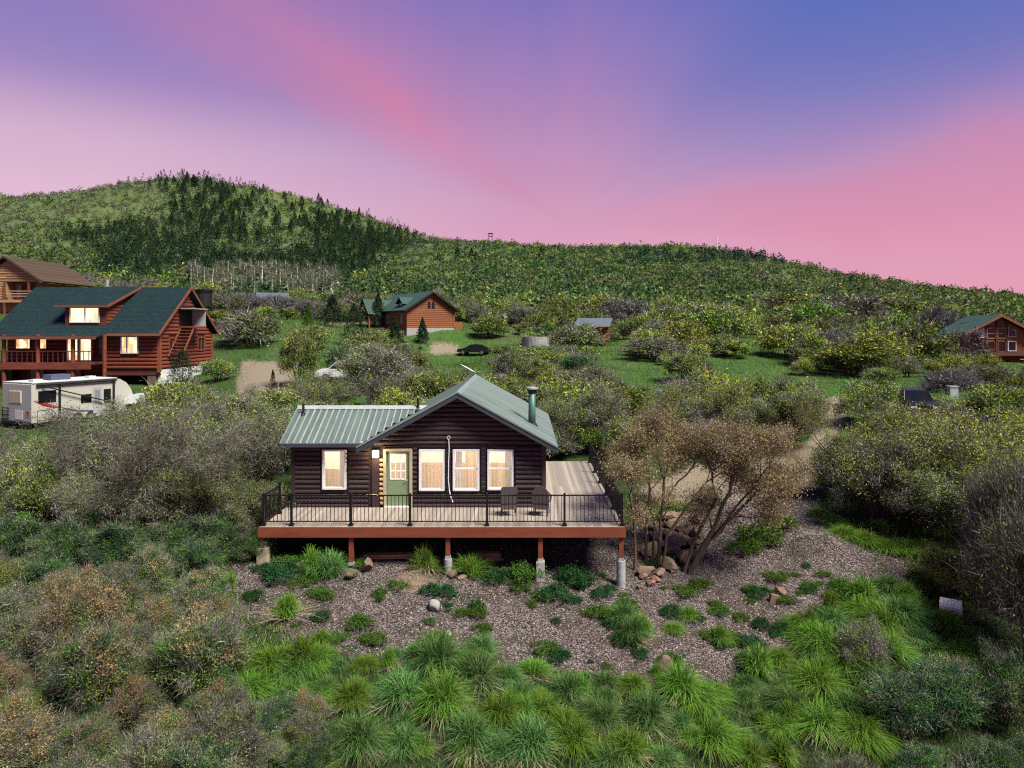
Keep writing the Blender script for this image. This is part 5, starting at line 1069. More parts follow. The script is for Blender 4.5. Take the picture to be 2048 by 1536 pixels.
def bush_mesh(name, seed, R, H, nclump, nleaf, leafL, leafW, ntwig, twigL, twigW, kind):
    rng = np.random.default_rng(seed); d = unit(nclump * 4, rng); d = d[d[:, 2] > -0.5][:nclump]; n = len(d)
    ph = rng.uniform(0, 6.28, 3); az = np.arctan2(d[:, 1], d[:, 0]); lob = 0.82 + 0.13 * np.sin(2 * az + ph[0]) + 0.10 * np.sin(5 * az + ph[1] + 2 * d[:, 2]) + rng.normal(0, 0.10, n); spire = rng.uniform(0, 1, n) < 0.16
    f = rng.uniform(0.4, 1.0, n) ** 0.55 * np.clip(lob, 0.5, 1.15); f = np.where(spire, f * 1.16, f)
    c = np.stack([d[:, 0] * R * f, d[:, 1] * R * f, H * 0.46 + d[:, 2] * H * 0.5 * f * np.where(d[:, 2] < 0, 0.8, 1.0)], 1); rc = R * 0.22 * rng.uniform(0.5, 1.35, n) * np.where(spire, 0.6, 1)
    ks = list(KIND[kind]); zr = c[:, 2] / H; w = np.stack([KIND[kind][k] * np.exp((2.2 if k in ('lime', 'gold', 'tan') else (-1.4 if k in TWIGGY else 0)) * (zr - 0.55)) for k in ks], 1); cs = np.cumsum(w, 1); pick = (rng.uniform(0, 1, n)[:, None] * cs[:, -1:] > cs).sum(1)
    base = np.array([FC[k] for k in ks])[pick]; tw = np.array([k in TWIGGY for k in ks])[pick]
    cnt = rng.poisson(nleaf * np.where(tw, 0.42, 1.1)); ids = np.repeat(np.arange(n), cnt); cen = c[ids] + rng.normal(size=(len(ids), 3)) * (rc[ids] * 0.62)[:, None] * np.array([1, 1, 0.8]); cen[:, 2] = np.maximum(cen[:, 2], 0.05)
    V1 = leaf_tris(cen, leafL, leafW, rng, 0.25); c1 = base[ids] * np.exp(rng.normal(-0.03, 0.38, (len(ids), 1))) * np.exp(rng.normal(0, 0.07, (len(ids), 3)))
    ids = np.repeat(np.arange(n), rng.poisson(ntwig * np.where(tw, 1.8, 0.6))); p0 = c[ids] + rng.normal(size=(len(ids), 3)) * (rc[ids] * 0.55)[:, None]
    dr = p0 - np.array([0, 0, H * 0.2]); dr /= np.linalg.norm(dr, axis=1)[:, None] + 1e-6; dr = dr + unit(len(ids), rng) * 0.85; dr /= np.linalg.norm(dr, axis=1)[:, None]; p0[:, 2] = np.maximum(p0[:, 2], 0.05)
    V2 = twig_tris(p0, dr, twigL * rng.uniform(0.5, 1.6, len(ids)), twigW, rng); tc = np.array(FC['lav' if kind == 'lav' else 'twig']); c2 = tc[None] * np.exp(rng.normal(0.1, 0.6, (len(ids), 1)))
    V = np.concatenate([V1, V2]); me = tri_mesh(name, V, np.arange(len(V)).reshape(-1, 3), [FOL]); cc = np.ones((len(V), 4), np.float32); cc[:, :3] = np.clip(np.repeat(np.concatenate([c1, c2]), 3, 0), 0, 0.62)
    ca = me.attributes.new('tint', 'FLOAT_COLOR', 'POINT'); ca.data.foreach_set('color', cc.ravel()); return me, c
PROTO = {}
def proto(kind, lod, var):
    key = (kind, lod, var)
    if key in PROTO: return PROTO[key]
    seed = (len(kind) * 311 + ord(kind[0]) * 71 + ord(kind[1]) * 13 + lod * 1009 + var * 101) % 100000; R, H = 1.6, 2.6
    if lod == 0: me, c = bush_mesh('crown', seed, R, H, 90, 200, 0.066, 0.046, 85, 0.32, 0.0055, kind)
    elif lod == 1: me, c = bush_mesh('crown', seed, R, H, 80, 110, 0.105, 0.08, 40, 0.42, 0.009, kind)
    elif lod == 2: me, c = bush_mesh('crown', seed, R, H, 64, 66, 0.17, 0.13, 24, 0.5, 0.018, kind)
    else:
        R, H = 3.2, 4.2; me, c = bush_mesh('crown', seed, R, H, 120, 60, 0.24, 0.19, 20, 0.7, 0.03, kind)
    st = stems_mesh('trunk', seed + 1, c, H, 26 if lod == 0 else 12, 0.05 if lod == 0 else (0.06 if lod < 3 else 0.11), M[BARK.get(kind, 'bark')], 6 if lod == 0 else 4)
    PROTO[key] = (me, st, R, H); return PROTO[key]
def plant(kind, X, Y, w, h, label, group, cat='bush', name=None, lod=None, var=None, tilt=0.06):
    D = Y
    name = name or ('scrub_oak' if kind in ('grey', 'mixed', 'olive', 'yellow') else 'shrub')
    if lod is None: lod = 0 if D < 34 else (1 if D < 68 else (2 if w < 4.2 else 3))
    me, st, R, H = proto(kind, lod, rnd.randrange(3) if var is None else var); z = gz(X, Y)
    t = thing(name, label, cat, (X, Y, z - 0.05), rnd.uniform(0, 6.28), group); t.scale = (w / (2 * R) * rnd.uniform(0.92, 1.08), w / (2 * R) * rnd.uniform(0.92, 1.08), h / H)
    t.rotation_euler[0] = rnd.uniform(-tilt, tilt); t.rotation_euler[1] = rnd.uniform(-tilt, tilt)
    inst('crown', me, t); inst('trunk', st, t); return t

DESC = {'brush': 'mixed green and brown shrub', 'grey': 'grey-twigged scrub oak', 'lav': 'lavender-grey leafless shrub', 'mixed': 'grey and olive scrub oak', 'olive': 'olive-green scrub oak', 'yellow': 'yellow-green scrub oak',
        'green': 'bright green shrub', 'teal': 'dark green shrub', 'tan': 'tan-budded shrub', 'plum': 'plum-coloured shrub'}
def sizeword(w, h):
    r = h / w
    return 'tall' if h > 3.3 else ('small' if w < 1.5 else ('broad low' if r < 0.56 else ('upright' if r > 0.9 else ('broad' if w > 3.6 else 'rounded'))))
def zone(px, D):
    if D < 25: return 'on the slope left of the wood-chip yard' if px < 700 else ('across the yard from the boulders' if px > 1350 else 'in the grass clumps below the wood-chip yard')
    if D < 45: return 'between the travel trailer and the cabin wing' if px < 640 else ('just behind the metal-roofed cabin' if px < 1260 else 'along the gravel drive past the cabin')
    if D < 72: return 'below the red log house and tan gravel pad' if px < 760 else ('on the rise behind the cabin stove pipe' if px < 1290 else ('at the foot of the open meadow' if px < 1740 else 'below the glass-gabled house'))
    if D < 105: return 'on the grass beside the red log house' if px < 740 else ('around the parked black car and stone tank' if px < 1250 else ('on the open meadow' if px < 1850 else 'beside the glass-gabled house'))
    return 'in the far hedge left of the cedar house' if px < 750 else ('in the far hedge behind the cedar house' if px < 1250 else 'in the far thicket above the meadow')
def put(kind, px, D, wpx, hpx, **kw):
    X = px2x(px, D); lab = sizeword(wpx * D / F, hpx * D / F) + ' ' + DESC[kind] + ' ' + zone(px, D); return plant(kind, X, D, wpx * D / F, hpx * D / F, lab, lab, **kw)
PLACED = []
def putb(kind, px, base_py, wpx, hpx, **kw):
    D = dist_for(px, base_py); PLACED.append((px2x(px, D), D, wpx * D / F / 2)); return put(kind, px, D, wpx, hpx, **kw)

# parts of the photo that nearer scrub must leave open: (x0, y0, x1, y1, distance)
KEEP = [(0, 742, 262, 852, 45), (0, 560, 440, 742, 58), (484, 722, 604, 772, 54), (745, 580, 908, 652, 108), (856, 684, 982, 707, 99), (1128, 634, 1218, 684, 90), (1044, 666, 1100, 694, 89),
        (1915, 626, 2048, 704, 81), (0, 512, 92, 606, 80), (610, 768, 725, 790, 56), (1800, 778, 1862, 796, 51), (512, 580, 580, 598, 133), (560, 745, 1118, 900, 25), (1090, 918, 1250, 1050, 24), (1625, 790, 1715, 930, 40),
        (1380, 925, 1640, 1000, 33), (1895, 770, 1915, 800, 50)]
MEADOW = [[(1235, 800), (1180, 715), (1270, 692), (1330, 738), (1440, 742), (1500, 690), (1500, 652), (1535, 655), (1560, 724), (1620, 762), (1760, 772), (1840, 772), (1720, 795), (1640, 795), (1560, 772), (1500, 745), (1380, 752), (1330, 770)],
          [(430, 672), (560, 640), (700, 640), (690, 680), (640, 705), (600, 720), (480, 720), (430, 720)], [(840, 660), (1040, 662), (1040, 690), (985, 690), (985, 735), (930, 745), (830, 725), (840, 690)]]
def blocked(px, D, wpx, hpx):
    X = px2x(px, D); z = gz(X, D); base = VY - (z - CZ) * F / D; top = base - hpx
    for x0, y0, x1, y1, dd in KEEP:
        if D < dd and px + wpx * 0.42 > x0 and px - wpx * 0.42 < x1 and top + hpx * 0.06 < y1 and base > y0: return True
    for poly in (YARD, DRIVE, PAD, CARPAD):
        for q in (-0.3, 0, 0.3):
            if in_poly(np.array([px + wpx * q]), np.array([base]), poly)[0]: return True
    if D > 38:
        for poly in MEADOW:
            if in_poly(np.array([px, px, px - wpx * .3, px + wpx * .3, px]), np.array([base, top + hpx * .15, base - hpx * .5, base - hpx * .5, base - hpx * .5]), poly).any(): return True
    r = wpx * D / F / 2
    for x0, x1, y0, y1 in ((-9.3, 3.9, 22.8, 36), (-44.5, -29, 56, 70), (-65, -55, 80, 93), (51, 63, 81, 90), (-22, -8, 108, 122), (5, 12, 90, 97), (-36, -25, 44, 53), (-29, -22, 48.5, 53.5), (-17.5, -12, 56.5, 60), (23, 27.5, 43.5, 49), (0, 4, 88, 93), (-11, -4, 98, 103)):
        if x0 - r * 0.9 < X < x1 + r * 0.9 and y0 - r * 0.9 < D < y1 + r * 0.9: return True
    return False
def fill(n, px0, px1, d0, d1, kinds, w=(2.2, 3.6), hr=(0.55, 0.85), gap=0.62, tries=30, lod=None):
    ks = list(kinds); wt = [kinds[k] for k in ks]; made = 0
    for _ in range(n * tries):
        if made >= n: break
        px = rnd.uniform(px0, px1); D = math.exp(rnd.uniform(math.log(d0), math.log(d1))); wd = rnd.uniform(*w); h = wd * rnd.uniform(*hr); X = px2x(px, D)
        if any((X - a) ** 2 + (D - b) ** 2 < (gap * (wd / 2 + c)) ** 2 for a, b, c in PLACED): continue
        if blocked(px, D, wd * F / D, h * F / D): continue
        PLACED.append((X, D, wd / 2)); put(rnd.choices(ks, wt)[0], px, D, wd * F / D, h * F / D, lod=lod); made += 1
    return made

# ------------------------------------------------------------------ scrub, bush by bush
# prominent ones first (pixel of the foot, width and height as seen)
for a in [('yellow', 1578, 716, 130, 72), ('olive', 1700, 752, 190, 78), ('yellow', 1750, 742, 130, 80), ('mixed', 1835, 735, 120, 92), ('grey', 1310, 722, 120, 48), ('yellow', 1370, 700, 110, 62), ('olive', 1420, 690, 130, 80),
          ('yellow', 1470, 676, 100, 62), ('lav', 1250, 662, 100, 62), ('yellow', 1205, 652, 110, 58), ('green', 1108, 662, 64, 52), ('olive', 982, 676, 80, 46), ('olive', 1085, 748, 130, 62), ('grey', 1150, 702, 110, 55),
          ('grey', 498, 690, 130, 66), ('green', 1630, 672, 130, 70), ('olive', 1790, 655, 150, 62), ('grey', 1700, 672, 150, 84), ('lav', 1880, 700, 120, 82), ('plum', 1928, 724, 72, 66), ('yellow', 1770, 672, 120, 45),
          ('lav', 1372, 835, 130, 78), ('yellow', 1440, 850, 150, 105), ('mixed', 1560, 885, 150, 130), ('grey', 1990, 780, 150, 52), ('yellow', 1800, 822, 120, 34), ('olive', 1860, 825, 130, 38), ('yellow', 1760, 815, 110, 44), ('olive', 1995, 848, 140, 82), ('lav', 1900, 800, 120, 60),
          ('grey', 745, 786, 150, 96), ('grey', 655, 800, 100, 34), ('mixed', 810, 760, 120, 60), ('olive', 620, 700, 90, 50), ('mixed', 600, 775, 80, 120), ('grey', 1180, 790, 130, 60), ('mixed', 1160, 860, 200, 110), ('yellow', 1100, 850, 120, 90), ('olive', 1230, 850, 150, 90),
          ('grey', 740, 655, 60, 50), ('teal', 690, 640, 90, 60), ('olive', 1320, 660, 110, 50), ('olive', 1390, 655, 120, 52), ('mixed', 1560, 640, 150, 62), ('yellow', 1900, 640, 70, 30), ('green', 1900, 655, 60, 34)]:
    putb(*a)
# the big mixed clump right of the drive
for a in [('yellow', 1725, 1000, 150, 140), ('yellow', 1850, 960, 230, 150), ('yellow', 1960, 1010, 220, 175), ('yellow', 1790, 935, 170, 110), ('yellow', 2010, 1120, 170, 180),
          ('grey', 2030, 1230, 190, 330), ('grey', 2065, 1330, 230, 330), ('yellow', 1905, 1185, 120, 90), ('lav', 1905, 935, 150, 120), ('yellow', 2040, 935, 130, 110), ('teal', 2010, 1450, 150, 150)]:
    putb(*a)
for a in [('teal', 40, 1120, 150, 90), ('teal', 130, 1135, 150, 95), ('teal', 240, 1130, 150, 90), ('teal', 340, 1125, 140, 80), ('teal', 430, 1110, 150, 85), ('teal', 495, 1120, 90, 60), ('teal', 90, 1180, 120, 80), ('olive', 20, 1200, 120, 80), ('teal', 400, 1150, 110, 70), ('teal', 200, 1075, 130, 80), ('teal', 470, 1050, 120, 80)]: putb(*a)
# hedge rows far back
for i in range(11): put(rnd.choice(['lav', 'grey', 'lav']), 415 + i * 27 + rnd.uniform(-6, 6), 122 + rnd.uniform(-4, 4), 52, 40)
for i in range(9): put(rnd.choice(['grey', 'mixed', 'lav']), 915 + i * 24 + rnd.uniform(-6, 6), 126 + rnd.uniform(-4, 4), 46, 42)
for i in range(7): put(rnd.choice(['yellow', 'olive', 'lav']), 110 + i * 42 + rnd.uniform(-6, 6), 98 + rnd.uniform(-6, 6), 80, 55)
# left mass between trailer and cabin
fill(26, -60, 600, 24.5, 46, {'grey': 3, 'mixed': 4, 'olive': 2, 'yellow': .8, 'lav': 1.2, 'teal': .6}, (2.6, 4.6), (0.75, 1.1), 0.5)
fill(18, 600, 1260, 36.5, 50, {'mixed': 3, 'olive': 3, 'grey': 2, 'yellow': 1.5}, (2.6, 4.2), (0.6, 0.85), 0.55)
fill(26, 430, 1300, 50, 72, {'mixed': 3, 'olive': 2, 'grey': 3, 'yellow': 1.2, 'lav': 1, 'teal': 1}, (2.2, 4.2), (0.5, 0.8), 0.55)
fill(22, 1250, 2080, 36, 72, {'mixed': 2, 'olive': 3, 'grey': 2, 'yellow': 2, 'lav': 1}, (2.4, 4.0), (0.55, 0.8), 0.6)
fill(18, 430, 800, 70, 112, {'mixed': 2, 'olive': 3, 'grey': 2, 'teal': 1}, (2.2, 4.0), (0.5, 0.7), 0.7)
fill(18, 740, 1260, 72, 116, {'mixed': 2, 'olive': 3, 'grey': 1, 'green': 1.5, 'teal': 1}, (2.2, 4.0), (0.45, 0.7), 0.7)
fill(24, 1230, 2080, 72, 100, {'mixed': 2, 'olive': 3, 'grey': 2, 'yellow': 2, 'lav': 1}, (3, 5.5), (0.5, 0.75), 0.65)
fill(85, 900, 2100, 100, 165, {'mixed': 2, 'olive': 4, 'grey': 1.5, 'yellow': 2, 'green': .6, 'teal': .5}, (4, 8), (0.5, 0.75), 0.5)
fill(30, -40, 900, 112, 165, {'mixed': 2, 'olive': 3, 'grey': 2, 'yellow': 1, 'teal': 1}, (4, 7), (0.55, 0.8), 0.5)
# foreground scrub, lower left
fill(44, -60, 470, 13.5, 25, {'brush': 4, 'tan': 2.2, 'grey': 1.6, 'olive': .6, 'teal': 2.6}, (1.3, 2.6), (0.6, 1.05), 0.66)
fill(20, 360, 660, 13.5, 17.2, {'brush': 3, 'tan': 1.5, 'grey': 1.5, 'teal': 1.8}, (0.8, 1.5), (0.6, 0.9), 0.6)
fill(12, 1700, 2100, 14, 20, {'grey': 2, 'teal': 3, 'brush': 2}, (1.2, 2.4), (0.6, 0.9), 0.6)
fill(16, 2110, 2600, 13, 40, {'grey': 2, 'teal': 2, 'brush': 2, 'olive': 1}, (1.6, 3.2), (0.6, 0.9), 0.6)
fill(10, -450, -70, 13, 36, {'grey': 2, 'teal': 2, 'brush': 2, 'olive': 1}, (1.6, 3.2), (0.6, 0.9), 0.6)

# ------------------------------------------------------------------ the tan tree by the deck and its neighbours
def grow(rng, mb, tips, p, d, length, r, level, maxlevel, up=0.15, wander=0.22, split=(2, 3), spread=0.6, shrink=0.72):
    segs = 3; pts = [p]; rad = [r]; q = p.copy(); dd = d.copy()
    for i in range(segs):
        dd = dd + rng.normal(0, wander, 3) * 0.5; dd[2] += up * 0.35; dd /= np.linalg.norm(dd); q = q + dd * length / segs; pts.append(q.copy()); rad.append(r * (1 - 0.38 * (i + 1) / segs))
    mb.tube(pts, rad, 7 if level == 0 else (5 if level < 3 else 3), False)
    if level >= 2: tips.append((pts[2], level))
    if level >= maxlevel: tips.append((q, level)); return
    for k in range(rng.integers(split[0], split[1] + 1)):
        nd = dd + unit(1, rng)[0] * spread * rng.uniform(0.7, 1.25); nd[2] += up; nd /= np.linalg.norm(nd)
        grow(rng, mb, tips, q, nd, length * shrink * rng.uniform(0.75, 1.2), rad[-1] * rng.uniform(0.62, 0.85), level + 1, maxlevel, up, wander, split, spread, shrink)
def open_tree(name, label, base, trunks, seed, lmat, tmat, bark, nl, nt, leafL=0.06, leafW=0.042, clump=0.34, maxlevel=4, cat='tree', zcut=0.0, up=0.12, group=None, size=1.0):
    rng = np.random.default_rng(seed); mb = MB(); tips = []
    for pts, r in trunks:
        r = r * 0.76
        pts = [np.array(q, float) - np.array(base) for q in pts]
        rad = [r * (1 - 0.45 * i / (len(pts) - 1)) for i in range(len(pts))]; fine = [pts[0]]; fr = [rad[0]]
        for a, b, ra, rb in zip(pts[:-1], pts[1:], rad[:-1], rad[1:]):
            for k in (1, 2, 3): fine.append(a + (b - a) * k / 3 + rng.normal(0, 0.025, 3)); fr.append(ra + (rb - ra) * k / 3)
        mb.tube(fine, fr, 8, False)
        d = pts[-1] - pts[-2]; d /= np.linalg.norm(d)
        for j in range(3):
            nd = d + unit(1, rng)[0] * 0.65; nd[2] += 0.05; nd /= np.linalg.norm(nd); grow(rng, mb, tips, pts[-1], nd, rng.uniform(0.8, 1.2) * size, rad[-1] * 0.75, 1, maxlevel, up)
        for m in range(1, len(pts) - 1):
            nd = d + unit(1, rng)[0] * 0.9; nd[2] += 0.3; nd /= np.linalg.norm(nd); grow(rng, mb, tips, pts[m], nd, rng.uniform(0.7, 1.1) * size, rad[m] * 0.5, 2, maxlevel, up)
    t = thing(name, label, cat, tuple(base), 0, group)
    me = mb.mesh('trunk', M[bark]); me.polygons.foreach_set('use_smooth', np.ones(len(me.polygons), bool)); inst('trunk', me, t)
    T_ = np.array([q for q, l in tips]); lv = np.array([l for q, l in tips]); keep = T_[:, 2] > zcut; T_ = T_[keep]; lv = lv[keep]
    ids = np.repeat(np.arange(len(T_)), rng.poisson(nl, len(T_))); cen = T_[ids] + rng.normal(0, clump * 0.5, (len(ids), 3)) * np.array([1, 1, 0.7]); V1 = leaf_tris(cen, leafL, leafW, rng, 0.2)
    ids = np.repeat(np.arange(len(T_)), rng.poisson(nt, len(T_))); p0 = T_[ids] + rng.normal(0, clump * 0.28, (len(ids), 3)); dr = unit(len(ids), rng); dr[:, 2] += 0.25; dr /= np.linalg.norm(dr, axis=1)[:, None]
    V2 = twig_tris(p0, dr, 0.3 * rng.uniform(0.5, 1.5, len(ids)), 0.006, rng); V = np.concatenate([V1, V2])
    inst('crown', tri_mesh('crown', V, np.arange(len(V)).reshape(-1, 3), [L[lmat], L[tmat]], [0] * (len(V1) // 3) + [1] * (len(V2) // 3)), t); return t
def tp(px, py, D): return P(px, py, D)
bx, by, bz = on_ground(1375, 1152)
open_tree('tan_tree', 'spreading tan-leaved tree with slanting bare trunks above the boulder pile', (bx, by, bz - 0.1), [
    ([(bx, by, bz - 0.2), tp(1420, 1080, by), tp(1465, 1035, by + 0.2), tp(1510, 985, by + .4)], 0.10), ([(bx - 0.05, by, bz - 0.2), tp(1425, 1060, by - .2), tp(1450, 1000, by - .3), tp(1470, 950, by - .2)], 0.12),
    ([(bx - 0.15, by, bz - 0.2), tp(1385, 1090, by + .2), tp(1430, 1000, by + .6), tp(1425, 945, by + .9)], 0.09), ([tp(1420, 1080, by), tp(1470, 1020, by - .5), tp(1520, 955, by - .9)], 0.06)], 5, 'tan', 'greytwig', 'bark', 50, 15, maxlevel=4, clump=0.48, size=0.64, up=-0.02, zcut=1.35)
bx, by, bz = on_ground(1318, 1140)
open_tree('tan_tree', 'tan-crowned multi-stemmed tree rising between the deck corner and the boulder pile', (bx, by, bz - 0.1), [
    ([(bx, by, bz - 0.2), tp(1322, 1040, by), tp(1328, 960, by + .1), tp(1318, 925, by + .2)], 0.085), ([(bx - 0.45, by + .4, bz - 0.2), tp(1292, 1060, by + .4), tp(1300, 980, by + .5), tp(1298, 930, by + .8)], 0.08),
    ([(bx - 0.9, by - .2, bz - 0.2), tp(1268, 1060, by - .2), tp(1262, 985, by - .3)], 0.075), ([(bx + 0.05, by - .1, bz - 0.2), tp(1335, 1070, by - .3), tp(1375, 1010, by - .4), tp(1412, 965, by - .2)], 0.065),
    ([(bx - 0.2, by + .1, bz - 0.2), tp(1310, 1050, by + .3), tp(1345, 975, by + .6), tp(1385, 935, by + .8)], 0.06)], 8, 'tan', 'greytwig', 'barkred', 46, 15, maxlevel=4, clump=0.48, size=0.66, up=-0.01, zcut=1.35)
for px, py, sd, lm, lab in ((1755, 1035, 21, 'olive', 'dark leaning-trunked tree in the yellow-green clump across the drive'), (1690, 1000, 22, 'yellow', 'thin forked tree with sparse yellow leaves at the edge of the drive')):
    bx, by, bz = on_ground(px, py)
    open_tree('small_tree', lab, (bx, by, bz - 0.1), [([(bx, by, bz - 0.2), (bx + (0.5 if sd == 21 else -0.35), by, bz + 1.0), (bx + (0.9 if sd == 21 else -0.7), by + .1, bz + 2.0)], 0.11 if sd == 21 else 0.08)], sd, lm, 'greytwig', 'bark', 12, 12, maxlevel=4)
# bare pale shrubs in the dark gap left of the deck
for px, py, sd in ((255, 1085, 31), (330, 1090, 32), (440, 1075, 33), (120, 1060, 34)):
    bx, by, bz = on_ground(px, py)
    open_tree('bare_tree', 'pale bare-branched thin tree in the scrub left of the deck', (bx, by, bz - 0.1), [([(bx, by, bz - 0.2), (bx + rnd.uniform(-.3, .3), by, bz + 0.9), (bx + rnd.uniform(-.5, .5), by + .1, bz + 1.8)], 0.06), ([(bx + .1, by, bz - 0.2), (bx + rnd.uniform(.1, .6), by, bz + 1.0)], 0.05)],
              sd, 'greyleaf', 'greytwig', 'bark', 7, 10, maxlevel=4, group='thin bare trees left of the deck')

# ------------------------------------------------------------------ airy small oaks with visible stems
def airy_proto(seed, kind, H=4.0, nl=22, nt=13):
    rng = np.random.default_rng(seed); mb = MB(); tips = []
    for i in range(rng.integers(3, 6)):
        a = rng.uniform(0, 6.28); d = np.array([math.cos(a) * 0.5, math.sin(a) * 0.5, 1.0]); d /= np.linalg.norm(d); grow(rng, mb, tips, np.array([math.cos(a) * 0.2, math.sin(a) * 0.2, -0.25]), d, H * rng.uniform(0.30, 0.42), rng.uniform(0.05, 0.085), 0, 4, 0.10, 0.3, (2, 3), 0.75, 0.72)
    tr = mb.mesh('trunk', M['bark']); T_ = np.array([q for q, l in tips]); T_ = T_[T_[:, 2] > 0.7]; n = len(T_)
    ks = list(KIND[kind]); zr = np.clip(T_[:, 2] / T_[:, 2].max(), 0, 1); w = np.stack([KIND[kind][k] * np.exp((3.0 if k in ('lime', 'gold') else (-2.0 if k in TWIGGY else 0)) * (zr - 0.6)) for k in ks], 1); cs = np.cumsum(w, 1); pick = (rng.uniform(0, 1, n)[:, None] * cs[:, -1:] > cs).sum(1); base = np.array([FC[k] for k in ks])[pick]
    ids = np.repeat(np.arange(n), rng.poisson(nl, n)); cen = T_[ids] + rng.normal(0, 0.21, (len(ids), 3)); V1 = leaf_tris(cen, 0.075, 0.052, rng, 0.2); c1 = base[ids] * np.exp(rng.normal(0, 0.4, (len(ids), 1)))
    ids = np.repeat(np.arange(n), rng.poisson(nt, n)); p0 = T_[ids] + rng.normal(0, 0.13, (len(ids), 3)); dr = unit(len(ids), rng); dr[:, 2] += 0.25; dr /= np.linalg.norm(dr, axis=1)[:, None]; V2 = twig_tris(p0, dr, 0.34 * rng.uniform(0.5, 1.5, len(ids)), 0.0065, rng); c2 = np.array(FC['twig'])[None] * np.exp(rng.normal(0.15, 0.6, (len(ids), 1)))
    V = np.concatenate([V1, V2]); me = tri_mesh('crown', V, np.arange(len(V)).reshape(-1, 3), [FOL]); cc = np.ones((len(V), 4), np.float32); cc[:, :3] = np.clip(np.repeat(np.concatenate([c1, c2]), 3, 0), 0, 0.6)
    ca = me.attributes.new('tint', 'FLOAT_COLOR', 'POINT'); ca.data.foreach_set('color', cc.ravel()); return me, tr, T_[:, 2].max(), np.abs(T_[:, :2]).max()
AIRY = {}
for kd, n_ in (('grey', 4), ('mixed', 4), ('yellow', 3), ('olive', 2)):
    AIRY[kd] = [airy_proto(900 + 17 * i + ord(kd[0]), kd) for i in range(n_)]
def airy(kind, px, base, hpx, where, wmul=1.0):
    X, D, z = on_ground(px, base); me, tr, zt, rt = rnd.choice(AIRY[kind]); s = hpx * D / F / (zt + 0.15); lab = ('tall' if hpx * D / F > 4.2 else 'airy') + ' ' + DESC[kind].replace('scrub oak', 'oak tree') + ' ' + where
    t = thing('oak_tree', lab, 'tree', (X, D, z - 0.05), rnd.uniform(0, 6.28), lab); t.scale = (s * wmul, s * wmul, s); inst('crown', me, t); inst('trunk', tr, t); PLACED.append((X, D, 1.2))
wl = 'with pale stems between the trailer and the deck'
for k_, px, py, h in [('grey', 300, 1010, 190), ('mixed', 380, 1000, 200), ('grey', 455, 1030, 210), ('mixed', 520, 985, 170), ('grey', 220, 1020, 210), ('mixed', 140, 1030, 165), ('grey', 60, 1020, 140), ('olive', 20, 985, 105), ('grey', 420, 940, 160), ('mixed', 330, 930, 150), ('grey', 250, 940, 150), ('mixed', 560, 935, 140), ('grey', 490, 920, 150), ('olive', 110, 955, 85), ('mixed', 180, 950, 100), ('grey', 300, 1080, 150), ('grey', 160, 1090, 150), ('mixed', 480, 1080, 130), ('olive', 400, 900, 130), ('grey', 560, 890, 120)]: airy(k_, px, py, h, wl)
wr = 'in the clump across the gravel drive'
for k_, px, py, h in [('yellow', 1715, 1015, 155), ('yellow', 1790, 1040, 215), ('grey', 1745, 1045, 190), ('grey', 1830, 1055, 215), ('yellow', 1845, 1030, 220), ('yellow', 1900, 1050, 215), ('mixed', 1935, 1100, 190), ('mixed', 1960, 1080, 210), ('yellow', 2020, 1100, 230), ('yellow', 1850, 980, 170)]: airy(k_, px, py, h, wr)
wb = 'beside the drive behind the tan tree'
for k_, px, py, h in [('yellow', 1460, 880, 130), ('mixed', 1570, 905, 150), ('olive', 1590, 900, 120), ('mixed', 1400, 870, 110), ('yellow', 1330, 880, 110)]: airy(k_, px, py, h, wb)
wc = 'close behind the cabin roof'
for k_, px, py, h in [('mixed', 1150, 905, 130), ('grey', 1210, 900, 140), ('olive', 1130, 870, 110), ('grey', 680, 830, 90), ('mixed', 620, 850, 110)]: airy(k_, px, py, h, wc)

# ------------------------------------------------------------------ evergreens near the houses
def conifer_mesh(name, seed, H, R, nl, leafL, leafW, lmat, taper=1.0, jag=0.25):
    rng = np.random.default_rng(seed); z = rng.uniform(0.06, 1.0, nl) ** 0.85; tier = 0.75 + 0.25 * np.abs(np.sin(z * 26)); r = R * (1 - z ** taper) * tier * np.sqrt(rng.uniform(0.25, 1, nl)); a = rng.uniform(0, 2 * math.pi, nl); r = r * (1 + jag * np.sin(a * 5 + z * 20))
    cen = np.stack([r * np.cos(a), r * np.sin(a), z * H], 1); V = leaf_tris(cen, leafL, leafW, rng, -0.1); return tri_mesh(name, V, np.arange(len(V)).reshape(-1, 3), [L[lmat]])
tr_me = MB().tube([(0, 0, -0.3), (0, 0, 0.9)], [0.045, 0.01], 6, False).mesh('trunk', M['bark'])
def evergreen(px, base, wpx, hpx, label, seed, taper=1.3, lmat='dark', n=2600):
    X, D, z = on_ground(px, base); H = hpx * D / F; Rr = wpx * D / F / 2; t = thing('evergreen_tree', label, 'tree', (X, D, z)); s = max(0.10, D * 0.0022)
    inst('crown', conifer_mesh('crown', seed, H, Rr, n, s, s * 0.6, lmat, taper), t); inst('trunk', tr_me, t, (0, 0, 0), (0, 0, 0), (H * 0.4, H * 0.4, H)); return t
evergreen(708, 700, 62, 92, 'dark dense juniper on the grass left of the cedar house', 1, 2.2)
evergreen(365, 778, 62, 78, 'round-topped arborvitae against the white foundation of the red house', 2, 2.4)
evergreen(616, 668, 34, 62, 'small pointed pine on the grass behind the gravel pad', 3, 1.2, 'green', 1500)
evergreen(546, 776, 20, 34, 'tiny spindly sapling at the edge of the gravel pad', 4, 1.0, 'dark', 300)
evergreen(790, 695, 40, 62, 'slim dark spruce in front of the cedar house', 5, 1.2)
evergreen(845, 690, 34, 52, 'dark spruce left of the black car pad', 6, 1.2)
evergreen(756, 657, 46, 72, 'dark spruce pressed against the cedar house porch', 7, 1.3)
